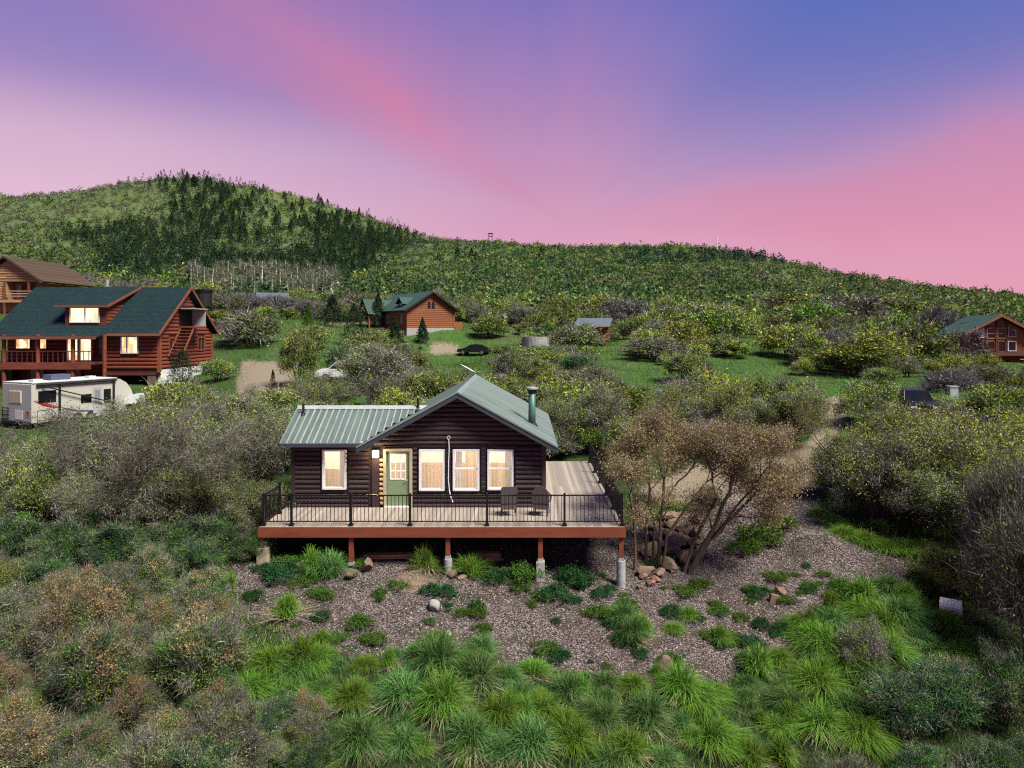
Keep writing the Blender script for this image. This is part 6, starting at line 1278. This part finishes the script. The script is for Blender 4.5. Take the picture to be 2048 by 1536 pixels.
evergreen(665, 655, 60, 64, 'broad dark spruce behind the leaning lamp post', 8, 1.6)

# ------------------------------------------------------------------ grass clumps
def grass_mesh(name, seed, n, Rr, H, w, mat, droop=1.0):
    """arching blades: they rise from a small crown, bend over and hang at the tips"""
    rng = np.random.default_rng(seed); cl = rng.uniform(0, 2 * math.pi, 11); a = cl[rng.integers(0, 11, n)] + rng.normal(0, 0.45, n); b0 = np.sqrt(rng.uniform(0, 1, n)) * Rr * 0.30; ba = rng.uniform(0, 2 * math.pi, n)
    q = rng.uniform(0, 1, n); lean = (0.10 + 0.95 * q ** 0.8) * Rr * droop * rng.uniform(0.75, 1.2, n); h = H * rng.uniform(0.6, 1.1, n) * (1.05 - 0.35 * q); fall = q * rng.uniform(0.5, 1.5, n)
    dx, dy = np.cos(a), np.sin(a); tw = rng.normal(0, 0.5, n); ts = [0, 0.3, 0.58, 0.82, 1.0]; V = np.empty((n, 9, 3)); ww = w * rng.uniform(0.6, 1.5, n); k = 0; curl = rng.normal(0, 0.25, n) * Rr
    for i, t in enumerate(ts):
        rr = lean * t ** 1.45; z = h * (1.55 * t - (0.55 + 0.75 * fall) * t ** 2.4); cx = b0 * np.cos(ba) + dx * rr - dy * curl * t * t; cy = b0 * np.sin(ba) + dy * rr + dx * curl * t * t; wd = ww * (0.8, 1.0, 0.85, 0.5, 0)[i]; sx, sy = -np.sin(a + tw), np.cos(a + tw); z = np.maximum(z, 0.02)
        if i < 4:
            V[:, k] = np.stack([cx + sx * wd, cy + sy * wd, z], 1); V[:, k + 1] = np.stack([cx - sx * wd, cy - sy * wd, z], 1); k += 2
        else: V[:, k] = np.stack([cx, cy, z], 1)
    base = np.arange(n)[:, None] * 9; F1 = np.concatenate([base + np.array(q_) for q_ in ((0, 1, 2), (1, 3, 2), (2, 3, 4), (3, 5, 4), (4, 5, 6), (5, 7, 6), (6, 7, 8))])
    return tri_mesh(name, V.reshape(-1, 3), F1, [L[mat]])
GR = [grass_mesh('blades', 40 + i, 1100, 0.52, 0.46 + 0.06 * (i % 3), 0.0046, 'grass' if i % 2 else 'grassblue', 1.0 + 0.06 * i) for i in range(6)]
GU = [grass_mesh('blades', 50 + i, 800, 0.34, 0.60, 0.0046, 'grass', 0.9) for i in range(3)]
GS = [grass_mesh('dry_blades', 60 + i, 240, 0.60, 0.26, 0.005, 'straw', 1.15) for i in range(4)]
def tuft(px, py, wpx, label, group=None, upright=False, straw=0.5, hs=1.0):
    X, D, z = on_ground(px, py); s = wpx * D / F / (1.15 if not upright else 0.7); t = thing('grass_clump', label, 'grass clump', (X, D, z - 0.03), rnd.uniform(0, 6.28), group); t.scale = (s, s, s * hs * rnd.uniform(0.85, 1.1)); 
    inst('blades', rnd.choice(GU if upright else GR), t)
    if rnd.random() < straw: inst('dry_blades', rnd.choice(GS), t)
    return t
gA = 'arching green grass clump on the slope below the wood-chip yard'; gB = 'green grass clump in the drift right of the wood-chip yard'; gC = 'fine green grass clump at the left edge of the wood-chip yard'
for px, py, w in [(720, 1500, 130), (800, 1495, 130), (700, 1420, 130), (800, 1400, 170), (870, 1360, 150), (890, 1430, 170), (960, 1370, 150), (1000, 1440, 130), (1040, 1390, 100), (1075, 1430, 120), (1130, 1400, 110), (1070, 1520, 150), (1140, 1500, 150), (1200, 1460, 130), (1260, 1520, 130), (1300, 1460, 120),
                  (940, 1510, 130), (1010, 1530, 120), (1400, 1410, 150), (1365, 1395, 130), (1270, 1390, 90), (1420, 1500, 130), (1500, 1530, 110), (640, 1540, 110), (880, 1300, 90), (960, 1310, 90), (1330, 1540, 110), (1220, 1540, 120)]:
    tuft(px + rnd.uniform(-8, 8), py, w * rnd.uniform(.9, 1.1), gA, gA, straw=0.8, hs=rnd.uniform(0.8, 1.35))
for px, py, w in [(1640, 1300, 150), (1690, 1330, 150), (1740, 1370, 140), (1640, 1380, 150), (1580, 1420, 130), (1640, 1470, 150), (1720, 1490, 150), (1690, 1430, 140), (1610, 1260, 90), (1760, 1270, 150), (1800, 1240, 120), (1830, 1290, 110), (1720, 1235, 110), (1560, 1460, 110), (1780, 1420, 110), (1840, 1350, 100), (1770, 1320, 120), (1660, 1250, 100), (1850, 1180, 90), (1780, 1180, 80), (1900, 1260, 110), (1930, 1320, 110), (1880, 1420, 110)]:
    tuft(px + rnd.uniform(-8, 8), py, w * rnd.uniform(.9, 1.1), gB, gB, straw=0.25, hs=0.9)
for px, py, w in [(430, 1300, 130), (480, 1330, 140), (540, 1340, 140), (600, 1350, 130), (500, 1390, 130), (570, 1400, 130), (430, 1250, 100), (410, 1200, 100), (450, 1180, 90), (380, 1180, 90), (640, 1330, 90), (620, 1410, 110), (560, 1330, 100), (400, 1370, 100), (440, 1240, 90)]:
    tuft(px + rnd.uniform(-8, 8), py, w * rnd.uniform(.9, 1.1), gC, gC, straw=0.2, hs=0.85)
tuft(660, 1155, 120, 'tall green grass clump under the left part of the deck', upright=False, hs=1.25, straw=0.0)
tuft(625, 1150, 70, 'narrow green grass clump left of the tall clump under the deck', upright=True, straw=0)
tuft(848, 1140, 70, 'yellow-green grass tuft on the straw mound under the deck', upright=True, straw=1.0, hs=0.9)
tuft(940, 1155, 110, 'broad-bladed green clump beside the round concrete footing', hs=0.95, straw=0.0)
tuft(185, 1445, 100, 'lone green grass tuft in the scrub on the far slope left', upright=False, straw=1.0)
tuft(1650, 970, 70, 'green grass tuft at the bend of the gravel drive', hs=0.8, straw=0)
gD = 'green weeds along the bank below the yellow-green clump'
for px, py, w in [(1665, 1050, 80), (1690, 1075, 90), (1730, 1090, 100), (1770, 1100, 90), (1810, 1105, 90), (1850, 1110, 90), (1900, 1110, 90), (1640, 1030, 60), (1700, 1040, 80), (1760, 1065, 80)]:
    tuft(px, py, w, gD, gD, straw=0, hs=0.7)
gE = 'small ragged grass tuft between the larger clumps'; made = 0
while made < 130:
    px, py = rnd.uniform(370, 1900), rnd.uniform(1200, 1545)
    inside = in_poly(np.array([px]), np.array([py]), YARD)[0]
    if inside and rnd.random() < 0.80: continue
    tuft(px, py, rnd.uniform(35, 90), gE, gE, rnd.random() < 0.25, 0.45, rnd.uniform(0.6, 1.3)); made += 1
# low green mats and weeds on the chips
WM = []
for i in range(3):
    me, c = crown_mesh('leaves', 90 + i, 0.5, 0.36, 26, 70, 0.05, 0.035, 0, 0.2, 0.004, L['green' if i else 'tealgreen'], L['greytwig'], zmin=-0.2); WM.append(me)
gW = 'low green weed growing through the wood chips'
WEEDS = [(800, 1178, 62), (862, 1190, 60), (720, 1260, 70), (950, 1215, 50), (955, 1235, 50), (965, 1265, 46), (1200, 1195, 50), (1200, 1240, 80), (1235, 1260, 60), (1255, 1295, 70), (1090, 1300, 70), (1120, 1320, 60), (1440, 1230, 50), (1445, 1280, 60), (1500, 1300, 70), (1515, 1195, 60), (1370, 1190, 70), (1400, 1180, 60), (1330, 1120, 50),
                  (1520, 1090, 110), (1490, 1110, 80), (1560, 1060, 80), (750, 1290, 60), (560, 1165, 90), (600, 1170, 60), (580, 1120, 80), (1110, 1195, 80), (1150, 1175, 90), (1050, 1165, 90), (1000, 1165, 80), (1040, 1180, 60), (1360, 1020, 60), (1420, 1010, 60), (1480, 1240, 40), (1340, 1330, 60), (760, 1200, 40), (640, 1240, 50), (1680, 1200, 70), (1620, 1180, 50)]
weeds = []
while len(weeds) < 70:
    px, py = rnd.uniform(480, 1800), rnd.uniform(1120, 1360)
    if in_poly(np.array([px]), np.array([py]), YARD)[0]: weeds.append((px, py, rnd.uniform(14, 60)))
for px, py, w in WEEDS + weeds:
    X, D, z = on_ground(px, py); s = w * D / F; t = tag(inst('weed', rnd.choice(WM), None, (X, D, z - 0.02), (0, 0, rnd.uniform(0, 6)), (s, s, s * rnd.uniform(0.5, 1.0))), gW, 'weed', gW)

# ------------------------------------------------------------------ loose chips, grass and weeds as stuff
def px_points(n, poly, rng, dmax):
    xs = [p[0] for p in poly]; ys = [p[1] for p in poly]; k = 0; out = []
    # sample evenly over the ground, keep what falls inside the outline
    D = rng.uniform(12, dmax, n * 6); X = rng.uniform(-14, 24, n * 6); z = ground(X, D); px = VX + F * X / D; py = VY - (z - CZ) * F / D
    m = in_poly(px + rng.normal(0, 30, len(px)), py + rng.normal(0, 14, len(px)), poly); return np.stack([X, D, z], 1)[m][:n]
rng = np.random.default_rng(77)
def stuff(name, V, Fc, mats, mi=None, label=None):
    o = bpy.data.objects.new(name, tri_mesh(name, V, Fc, mats, mi)); link(o); return tag(o, label, None, None, 'stuff')
pts = np.concatenate([px_points(70000, YARD, rng, 40), px_points(5000, DRIVE, rng, 50)]); n = len(pts)
a = unit(n, rng); a[:, 2] *= 0.35; a /= np.linalg.norm(a, axis=1)[:, None]; b = np.cross(a, unit(n, rng) + np.array([0, 0, 2.0])); b /= np.linalg.norm(b, axis=1)[:, None]
Lc = rng.uniform(0.010, 0.036, n)[:, None]; Wc = rng.uniform(0.007, 0.015, n)[:, None]; c0 = pts + np.array([0, 0, 0.016]); V = np.stack([c0 + a * Lc + b * Wc, c0 + a * Lc - b * Wc, c0 - a * Lc - b * Wc, c0 - a * Lc + b * Wc], 1).reshape(-1, 3)
L['chip'] = mat_leaf('wood chip', [(0.03, 0.023, 0.022), (0.11, 0.085, 0.084), (0.22, 0.175, 0.175), (0.46, 0.40, 0.40), (0.15, 0.115, 0.112)], 0.0)
stuff('wood_chips', V, np.arange(len(V)).reshape(-1, 4), [L['chip']], None, 'grey and mauve wood chips strewn over the yard')
def blades(name, n, x0, x1, d0, d1, size, mats, label, reject, probs):
    D = np.exp(rng.uniform(math.log(d0), math.log(d1), n)); px = rng.uniform(x0, x1, n); X = (px - VX) * D / F
    z = ground(X, D); py = VY - (z - CZ) * F / D; keep = np.ones(n, bool)
    for poly in (YARD, DRIVE, PAD, CARPAD): keep &= ~in_poly(px + rng.normal(0, 14, n), py + rng.normal(0, 7, n), poly)
    keep &= ~((X > -8.6) & (X < 3.3) & (D > 23.6) & (D < 35)) & ~((X > -44.2) & (X < -30.6) & (D > 58) & (D < 69)) & ~((X > 53) & (X < 61) & (D > 83) & (D < 90))
    keep &= _vnoise(X / (D * 0.06), D / (D * 0.10), 9) + rng.normal(0, 0.16, n) > reject
    c = np.stack([X, D, z], 1)[keep]; m = len(c); d = unit(m, rng) * 0.55; d[:, 2] = np.abs(d[:, 2]) + 0.7; d /= np.linalg.norm(d, axis=1)[:, None]; s = size * c[:, 1]
    V = twig_tris(c, d, s * rng.uniform(0.6, 1.6, m), 1.0, rng).reshape(m, 3, 3); bw = (s * 0.085)[:, None]
    mid = (V[:, 0] + V[:, 1]) / 2; V[:, 0] = mid + (V[:, 0] - mid) * bw; V[:, 1] = mid + (V[:, 1] - mid) * bw
    pr = np.array(probs) / sum(probs); mi = rng.choice(len(mats), m, p=pr); stuff(name, V.reshape(-1, 3), np.arange(3 * m).reshape(-1, 3), mats, mi, label)
blades('slope_grass', 150000, -300, 2450, 12.5, 32, 0.0085, [L['grass'], L['tealgreen'], L['straw'], L['olive']], 'mixed grass and weeds covering the slope round the cabin', -0.22, [4, 2.4, 1.2, 1.5])
blades('meadow_grass', 200000, -200, 2300, 32, 150, 0.0032, [L['green'], L['tealgreen'], L['olive'], L['grass']], 'green meadow grass and low ground cover between the houses', -0.30, [3, 3, 1.2, 3])

# ------------------------------------------------------------------ far hill: conifers, aspens and oak scrub
CON = [conifer_mesh('crown', 100 + i, 15, 4.2, 520, 1.2, 0.85, 'dark', 1.7 + 0.25 * i, 0.3) for i in range(4)]
ASP = []
for i in range(3):
    me, c = crown_mesh('crown', 120 + i, 2.2, 9.0, 22, 16, 0.42, 0.3, 7, 1.6, 0.04, L['aspen'], L['palestick'], low=0.12, zmin=-0.3); ASP.append(me)
asp_tr = MB().tube([(0, 0, -0.5), (0.05, 0, 4), (0, 0.05, 8.4)], [0.26, 0.21, 0.10], 5, False).mesh('trunk', M['aspenbark']); con_tr = MB().tube([(0, 0, -0.6), (0, 0, 13)], [0.3, 0.05], 5, False).mesh('trunk', M['bark'])
def far_tree(kind, px, py, hpx, label, group):
    D = dist_for(px, py); X = px2x(px, D); z = gz(X, D); H = hpx * D / F
    t = thing('conifer_tree' if kind == 'con' else 'aspen_tree', label, 'tree', (X, D, z - 0.2), rnd.uniform(0, 6.28), group); s = H / (15 if kind == 'con' else 9.0); ws = s * rnd.uniform(0.8, 1.2); t.scale = (ws, ws, s)
    inst('crown', rnd.choice(CON if kind == 'con' else ASP), t); inst('trunk', con_tr if kind == 'con' else asp_tr, t)
def poly_pts(poly, n):
    out = []; xs = [p[0] for p in poly]; ys = [p[1] for p in poly]
    while len(out) < n:
        x, y = rnd.uniform(min(xs), max(xs)), rnd.uniform(min(ys), max(ys))
        if in_poly(np.array([x]), np.array([y]), poly)[0]: out.append((x, y))
    return sorted(out, key=lambda q: q[1])
for poly, n, h, where in [([(300, 360), (350, 358), (470, 380), (560, 430), (560, 500), (430, 480), (330, 420)], 95, (20, 30), 'on the steep side of the hill below the summit'), ([(120, 470), (420, 430), (440, 500), (240, 500), (120, 490)], 40, (20, 28), 'in the dark band across the middle of the hill'),
                          ([(205, 525), (430, 520), (430, 556), (205, 556)], 34, (26, 36), 'along the lower hill above the red log house'), ([(560, 450), (690, 440), (800, 478), (815, 505), (700, 515), (580, 505)], 58, (24, 34), 'in the dark grove on the right shoulder of the hill'),
                          ([(430, 520), (620, 512), (760, 520), (740, 552), (600, 548), (430, 552)], 38, (28, 38), 'at the foot of the hill above the aspens'), ([(480, 380), (640, 405), (740, 440), (700, 450), (560, 430)], 16, (18, 26), 'scattered over the bright green upper hillside')]:
    lab = 'dark conifer ' + where
    for x, y in poly_pts(poly, n): far_tree('con', x, y, rnd.uniform(*h) * 0.82, lab, lab)
for x, y, h, lab in [(738, 436, 26, 'tall conifer standing on the hill skyline beside a shorter one'), (752, 440, 20, 'shorter conifer next to the tall one on the hill skyline'), (642, 412, 18, 'conifer on the skyline above the bright green slope'), (655, 414, 16, 'small conifer just below the skyline of the bright green slope'), (915, 522, 28, 'lone dark conifer on the green saddle'), (943, 520, 24, 'conifer beside a twin on the green saddle'), (952, 522, 20, 'shorter twin conifer on the green saddle'), (1082, 516, 22, 'dark conifer at the left edge of the low ridge'),
                     (800, 462, 14, 'first small conifer down the right skyline of the hill'), (815, 466, 13, 'second small conifer down the right skyline of the hill'), (832, 472, 12, 'third small conifer down the right skyline of the hill'), (850, 474, 10, 'last small conifer down the right skyline of the hill')]:
    far_tree('con', x, y, h, lab, None)
for x in (298, 310, 322, 334, 346, 358, 372, 386, 420, 445, 462): far_tree('con', x, 362 + rnd.uniform(0, 6), rnd.uniform(9, 14), 'conifer in the row along the summit', 'conifers along the summit')
labA = 'pale-trunked bare aspen in the stand below the hill'
for x, y in poly_pts([(350, 560), (480, 552), (640, 556), (680, 575), (640, 600), (420, 588)], 120): far_tree('asp', x, y, rnd.uniform(30, 46), labA, labA)
# oak scrub and small trees of the hill: one mass
def in_any(px, py, polys):
    m = np.zeros(len(px), bool)
    for p in polys: m |= in_poly(px, py, p)
    return m
FOREST = [[(300, 352), (360, 350), (470, 372), (560, 420), (565, 505), (430, 490), (330, 430)], [(110, 460), (420, 425), (440, 505), (240, 505), (110, 492)], [(200, 515), (640, 508), (770, 515), (745, 556), (600, 550), (200, 560)], [(555, 440), (690, 430), (800, 470), (820, 508), (700, 520), (570, 508)]]
def hill_scrub():
    rng = np.random.default_rng(5); n = 21000; px = rng.uniform(-160, 2220, n); R = np.interp(px, RP, RR); u = rng.uniform(0, 1, n); D = 126 * (R * 1.02 / 126) ** (u ** 0.7); X = (px - VX) * D / F; z = ground(X, D)
    py = VY - (z - CZ) * F / D; keep = ~((D < 150) & (px > -20) & (px < 1000) & (py > 605))
    px, D, X, z, py = px[keep], D[keep], X[keep], z[keep], py[keep]; m = len(px)
    w = np.clip(rng.lognormal(0, 0.32, m), .5, 1.9) * (2.9 + D * 0.0028); h = w * rng.uniform(0.45, 0.85, m)
    pal = np.array([[0.090, 0.135, 0.040], [0.125, 0.175, 0.052], [0.19, 0.25, 0.045], [0.130, 0.135, 0.098], [0.050, 0.108, 0.044], [0.165, 0.17, 0.115], [0.026, 0.055, 0.036]])
    nz = _vnoise(X / 60, D / 90, 21) + 0.5; nz2 = _vnoise(X / 25, D / 35, 22) + 0.5
    wts = np.stack([np.full(m, 1.3), 0.3 + nz, np.clip(nz * 1.6 - 0.8, .02, 2), np.clip(1.0 - 1.2 * nz, .05, 1.4), np.clip(1.9 * nz2 - .2, .05, 2), np.clip(.7 - nz2, .05, 1), np.clip(1.5 * nz2 - .6, .02, 2)], 1)
    wts[:, 3] += np.where((px < 330) & (py < 470), 1.3, 0); wts[:, 5] += np.where((px < 330) & (py < 470), .8, 0); wts[:, 2] += np.where((px > 440) & (px < 900) & (py < 480), 2.6, 0); wts[:, 6] += np.where((px > 1230) & (px < 1570) & (py > 506) & (py < 530), 16, 0); wts[:, 4] += np.where((px > 650) & (px < 1350) & (py > 500), 1.6, 0)  # the dark scrub band on the low ridge stands in for oak shadow
    wts[:, 6] += np.where(in_any(px + rng.normal(0, 25, m), py + rng.normal(0, 9, m), FOREST), 4.0, 0); wts[:, 0] += np.where(px > 1300, 1.2, 0); wts[:, 5] += np.where((px > 1500) & (D > 200), .5, 0)
    cs = np.cumsum(wts, 1); pick = (rng.uniform(0, 1, m)[:, None] * cs[:, -1:] > cs).sum(1); colr = pal[pick] * rng.uniform(0.75, 1.35, (m, 1)) * np.where(px > 850, 1.15, 1.05)[:, None]; h = np.where(pick == 6, h * 1.5, h)
    nl = 35; dirs = unit(m * nl, rng); dirs[:, 2] = np.abs(dirs[:, 2]) * 0.95 + 0.02; ids = np.repeat(np.arange(m), nl); f = rng.uniform(0.5, 1.08, m * nl)
    cen = np.stack([X[ids] + dirs[:, 0] * w[ids] * .5 * f, D[ids] + dirs[:, 1] * w[ids] * .5 * f, z[ids] + dirs[:, 2] * h[ids] * f], 1); s = w[ids] * 0.145
    V = leaf_tris(cen, s * 1.35, s * 1.1, rng, 0.2); me = tri_mesh('hill_scrub', V, np.arange(len(V)).reshape(-1, 3), [mat_attr('hill scrub leaves', 'tint', 0.9, 0.2)])
    ca = me.attributes.new('tint', 'FLOAT_COLOR', 'POINT'); cc = np.ones((len(V), 4), np.float32); cc[:, :3] = np.repeat(colr[ids], 3, 0); ca.data.foreach_set('color', cc.ravel())
    o = bpy.data.objects.new('hill_scrub', me); link(o); tag(o, 'oak scrub and small trees covering the hills in one mass', None, None, 'stuff')
    # the rest of the conifer wood behind the single trees
    n = 5200; px = rng.uniform(90, 840, n); R = np.interp(px, RP, RR); D = 300 * (R / 300) ** rng.uniform(0, 1, n); X = (px - VX) * D / F; z = ground(X, D); py = VY - (z - CZ) * F / D; k = in_any(px + rng.normal(0, 26, n), py + rng.normal(0, 10, n), FOREST) & (_vnoise(X / 34, D / 60, 31) + rng.normal(0, 0.16, n) > -0.10)
    X, D, z = X[k], D[k], z[k]; m = len(X); H = rng.uniform(6, 13, m) * (0.55 + D / 1400); nl = 46; ids = np.repeat(np.arange(m), nl); t = rng.uniform(0.02, 1, m * nl) ** 0.9; a = rng.uniform(0, 6.28, m * nl); r = H[ids] * 0.27 * (1 - t ** 1.9) * np.sqrt(rng.uniform(.2, 1, m * nl))
    cen = np.stack([X[ids] + r * np.cos(a), D[ids] + r * np.sin(a), z[ids] + t * H[ids]], 1); V = leaf_tris(cen, H[ids] * 0.10, H[ids] * 0.07, rng, 0.1); me = tri_mesh('conifer_wood', V, np.arange(len(V)).reshape(-1, 3), [L['dark']])
    o = bpy.data.objects.new('conifer_wood', me); link(o); tag(o, 'dark conifer wood filling in behind the nearer trees on the hill', None, None, 'stuff')
hill_scrub()

# ------------------------------------------------------------------ rocks and small things
def rock(px, py, wpx, hpx, mat, label, group=None, seed=0, D=None, lift=0.0, dep=0.8, name='rock'):
    rng = np.random.default_rng(seed + 500)
    if D is None: X, D, z = on_ground(px, py)
    else: X = px2x(px, D); z = py2z(py, D)
    import bmesh
    bm = bmesh.new(); bmesh.ops.create_icosphere(bm, subdivisions=3, radius=0.5)
    ax = rng.normal(size=(9, 3)); ax /= np.linalg.norm(ax, axis=1)[:, None]; cut = rng.uniform(0.20, 0.40, 9)
    for v in bm.verts:
        c = np.array(v.co)
        for q, k in zip(ax, cut):
            dd = c @ q
            if dd > k: c = c - q * (dd - k) * 0.985
        c = c + rng.normal(0, 0.006, 3); v.co = c
    me = bpy.data.meshes.new('rock'); bm.to_mesh(me); bm.free(); me.materials.append(M[mat]); w, h = wpx * D / F * 1.25, hpx * D / F * 1.15
    o = inst(name, me, None, (X, D, z + h * 0.28 + lift), (rng.uniform(-.2, .2), rng.uniform(-.2, .2), rng.uniform(0, 6)), (w, w * dep, h)); tag(o, label, 'rock', group); return o
gR = 'buff sandstone boulder in the pile under the tan tree'; k = 0
for px, py, w, h in [(1290, 1150, 34, 22), (1305, 1115, 46, 34), (1335, 1140, 40, 22), (1345, 1110, 40, 26), (1355, 1090, 56, 18), (1375, 1065, 44, 26), (1345, 1060, 34, 20), (1385, 1100, 36, 24), (1365, 1130, 30, 26), (1330, 1075, 30, 18), (1395, 1080, 28, 22), (1320, 1158, 30, 16), (1365, 1040, 60, 16), (1310, 1085, 30, 20), (1380, 1120, 26, 18), (1290, 1120, 26, 20), (1350, 1150, 26, 16), (1400, 1050, 30, 18), (1340, 1045, 36, 16), (1305, 1060, 26, 18), (1370, 1085, 30, 16), (1325, 1100, 28, 20)]:
    rock(px, py, w, h, 'rock', gR, gR, k, lift=rnd.uniform(-0.05, 0.08), dep=rnd.uniform(.5, .9)); k += 1
for px, py, w, h in [(1288, 1162, 22, 12), (1300, 1172, 24, 12), (1312, 1165, 20, 12), (1280, 1178, 18, 10)]: rock(px, py, w, h, 'brick', 'small reddish stone at the foot of the boulder pile', 'reddish stones by the boulder pile', k); k += 1
rock(868, 1222, 24, 22, 'rockpale', 'round pale grey stone on the wood chips', None, 71); rock(892, 1278, 26, 14, 'rockpale', 'flat pale stone half buried at the grass edge', None, 72)
for px, py, w, h in [(905, 1160, 26, 16), (925, 1162, 22, 10), (912, 1150, 30, 16)]: rock(px, py, w, h, 'rock', 'buff stone in the little group by the round footing', 'buff stones by the round footing', k); k += 1
rock(735, 1145, 36, 30, 'rock', 'weathered stump-like stone right of the tall grass under the deck', None, 81); rock(705, 1155, 36, 18, 'rock', 'low brown stone in front of the tall grass under the deck', None, 82)
rock(1560, 1188, 22, 14, 'brick', 'small brown stone beside the terracotta block', None, 83); rock(1325, 1352, 44, 40, 'rock', 'tilted grey-buff slab stone among the grass clumps', None, 84); rock(1778, 1182, 22, 10, 'rockpale', 'flat pale stone in the right-hand grass', None, 85)
X, D, z = on_ground(1548, 1205); tag(MB().extrude([(-0.16, -0.07, -0.03), (0.17, -0.07, -0.03), (0.20, -0.07, 0.16), (-0.10, -0.07, 0.24)], (0, 0.14, 0)).build('terracotta_block', M['brick'], None, (X, D, z)), 'broken terracotta block lying on the wood chips', 'block')
# straw mound
X, D, z = on_ground(818, 1175); v = []; f = []
for i in range(7):
    for k in range(20):
        a = 2 * math.pi * k / 20; r = (1 - i / 6) ** 0.8 if i < 6 else 0.0; v.append((0.95 * r * math.cos(a) * rnd.uniform(.93, 1.07), 0.6 * r * math.sin(a) * rnd.uniform(.93, 1.07), -0.08 + 0.38 * math.sin(i / 6 * math.pi / 2)))
f = [(i * 20 + k, i * 20 + (k + 1) % 20, (i + 1) * 20 + (k + 1) % 20, (i + 1) * 20 + k) for i in range(6) for k in range(20)]
t = thing('straw_mound', 'pale straw mound with a grass tuft under the deck', 'mound', (X, D + 0.3, z)); MB().add(v, f).build('mound', M['rock'], t)
sr = np.random.default_rng(3); q = np.array(v)[sr.integers(0, 120, 1500)] * sr.uniform(0.85, 1.04, (1500, 1)) + sr.normal(0, 0.04, (1500, 3)); dr = unit(1500, sr); dr[:, 2] *= 0.4
V = twig_tris(q, dr, sr.uniform(0.08, 0.3, 1500), 0.006, sr); inst('straw', tri_mesh('straw', V, np.arange(len(V)).reshape(-1, 3), [L['straw']]), t)
# culvert pipe end
X, D, z = on_ground(1880, 1222); t = thing('culvert_pipe', 'short pale culvert pipe end sticking out of the grass', 'pipe', (X, D, z + 0.15), math.radians(-35))
n = 18; v = [(x, r * math.cos(2 * math.pi * i / n), r * math.sin(2 * math.pi * i / n)) for r, x in ((0.27, 0), (0.27, 0.6), (0.24, 0.6), (0.24, 0)) for i in range(n)]
f = [(j * n + i, j * n + (i + 1) % n, ((j + 1) % 4) * n + (i + 1) % n, ((j + 1) % 4) * n + i) for j in range(4) for i in range(n)]
MB().add(v, f).build('pipe_wall', M['white'], t, smooth=False); MB().tube([(0.55, 0, 0), (0.57, 0, 0)], 0.238, 18).build('inside', M['black'], t)  # black disc near the mouth stands for the dark inside the pipe
# planks stored under the deck
def stack(px, py, n, Ln, label, seed):
    X, D, z = on_ground(px, py); t = thing('plank_stack', label, 'planks', (X, D, z), math.radians(4))
    for i in range(n): 
        for j in range(2): MB().box(-Ln / 2 + rnd.uniform(-.1, .1), Ln / 2 + rnd.uniform(-.1, .1), j * 0.16 - 0.15, j * 0.16 - 0.005, 0.02 + i * 0.05, 0.065 + i * 0.05).build('plank', M['plank'], t)
stack(772, 1118, 3, 1.6, 'loose stack of pine planks under the left half of the deck', 1); stack(975, 1125, 5, 1.0, 'short stack of pale boards under the middle of the deck', 2)
# utility box, leaning lamp post, mast, lookout frame
X, D, z = on_ground(1905, 812); t = thing('utility_pedestal', 'pale utility pedestal standing in grey scrub below the glass-gabled house', 'utility box', (X, D, z)); MB().box(-0.28, 0.28, -0.2, 0.2, -0.2, 1.25).build('cabinet', M['galv'], t); MB().box(-0.32, 0.32, -0.24, 0.24, 1.25, 1.33).build('lid', M['galv'], t)
X, D, z = on_ground(659, 632); t = thing('lamp_post', 'thin pale lamp post with a slanted panel at the far hedge', 'lamp post', (X, D, z)); H = (632 - 590) * D / F; MB().tube([(0, 0, -0.3), (0, 0, H)], 0.08, 6).build('post', M['galv'], t); MB().extrude([(-0.1, 0, H - 0.1), (0.2, 0, H + 1.6), (0.5, 0, H + 1.2), (0.9, 0, H - 0.1)], (0.05, 0.4, 0)).build('panel', M['white'], t) if False else MB().extrude([(0.1, 0, H + 1.3), (0.3, 0, H + 1.3), (1.1, 0, H - 0.1), (0.9, 0, H - 0.1)], (0, 0.3, 0)).build('panel', M['white'], t)
Dm = 440.0; X = px2x(1434, Dm); z = gz(X, Dm); t = thing('radio_mast', 'thin pale radio mast on the low ridge', 'mast', (X, Dm, z)); H = py2z(474, Dm) - z; MB().tube([(0, 0, -1), (0, 0, H)], 0.28, 5).build('pole', M['white'], t); MB().tube([(-0.5, 0, H * 0.7), (0.5, 0, H * 0.7)], 0.15, 5).build('antenna', M['white'], t)
Dm = 600.0; X = px2x(981, Dm); z = gz(X, Dm); t = thing('lookout_frame', 'small dark lookout frame on the ridge saddle', 'tower', (X, Dm, z)); H = py2z(466, Dm) - z
for sx in (-1.4, 1.4): MB().box(sx - 0.3, sx + 0.3, -0.3, 0.3, -1, H).build('post', M['bark'], t)
MB().box(-2.2, 2.2, -0.4, 0.4, H - 1.0, H).build('beam', M['bark'], t); MB().box(-1.8, 1.8, -0.3, 0.3, H - 3.2, H - 2.6).build('beam', M['bark'], t)
X, D, z = px2x(408, 85), 85.0, 0; z = gz(X, D); t = thing('hot_tub', 'dark round hot tub on the grass behind the red log house', 'hot tub', (X, D, py2z(588, D))); MB().tube([(0, 0, -1.5), (0, 0, 0.0), (0, 0, 0.5)], [0.9, 0.95, 1.1], 16).build('tub', M['black'], t); MB().tube([(0, 0, 0.45), (0, 0, 0.52)], [1.05, 1.0], 16).build('water', M['darkglass'], t)  # dark round tub modelled as a hot tub
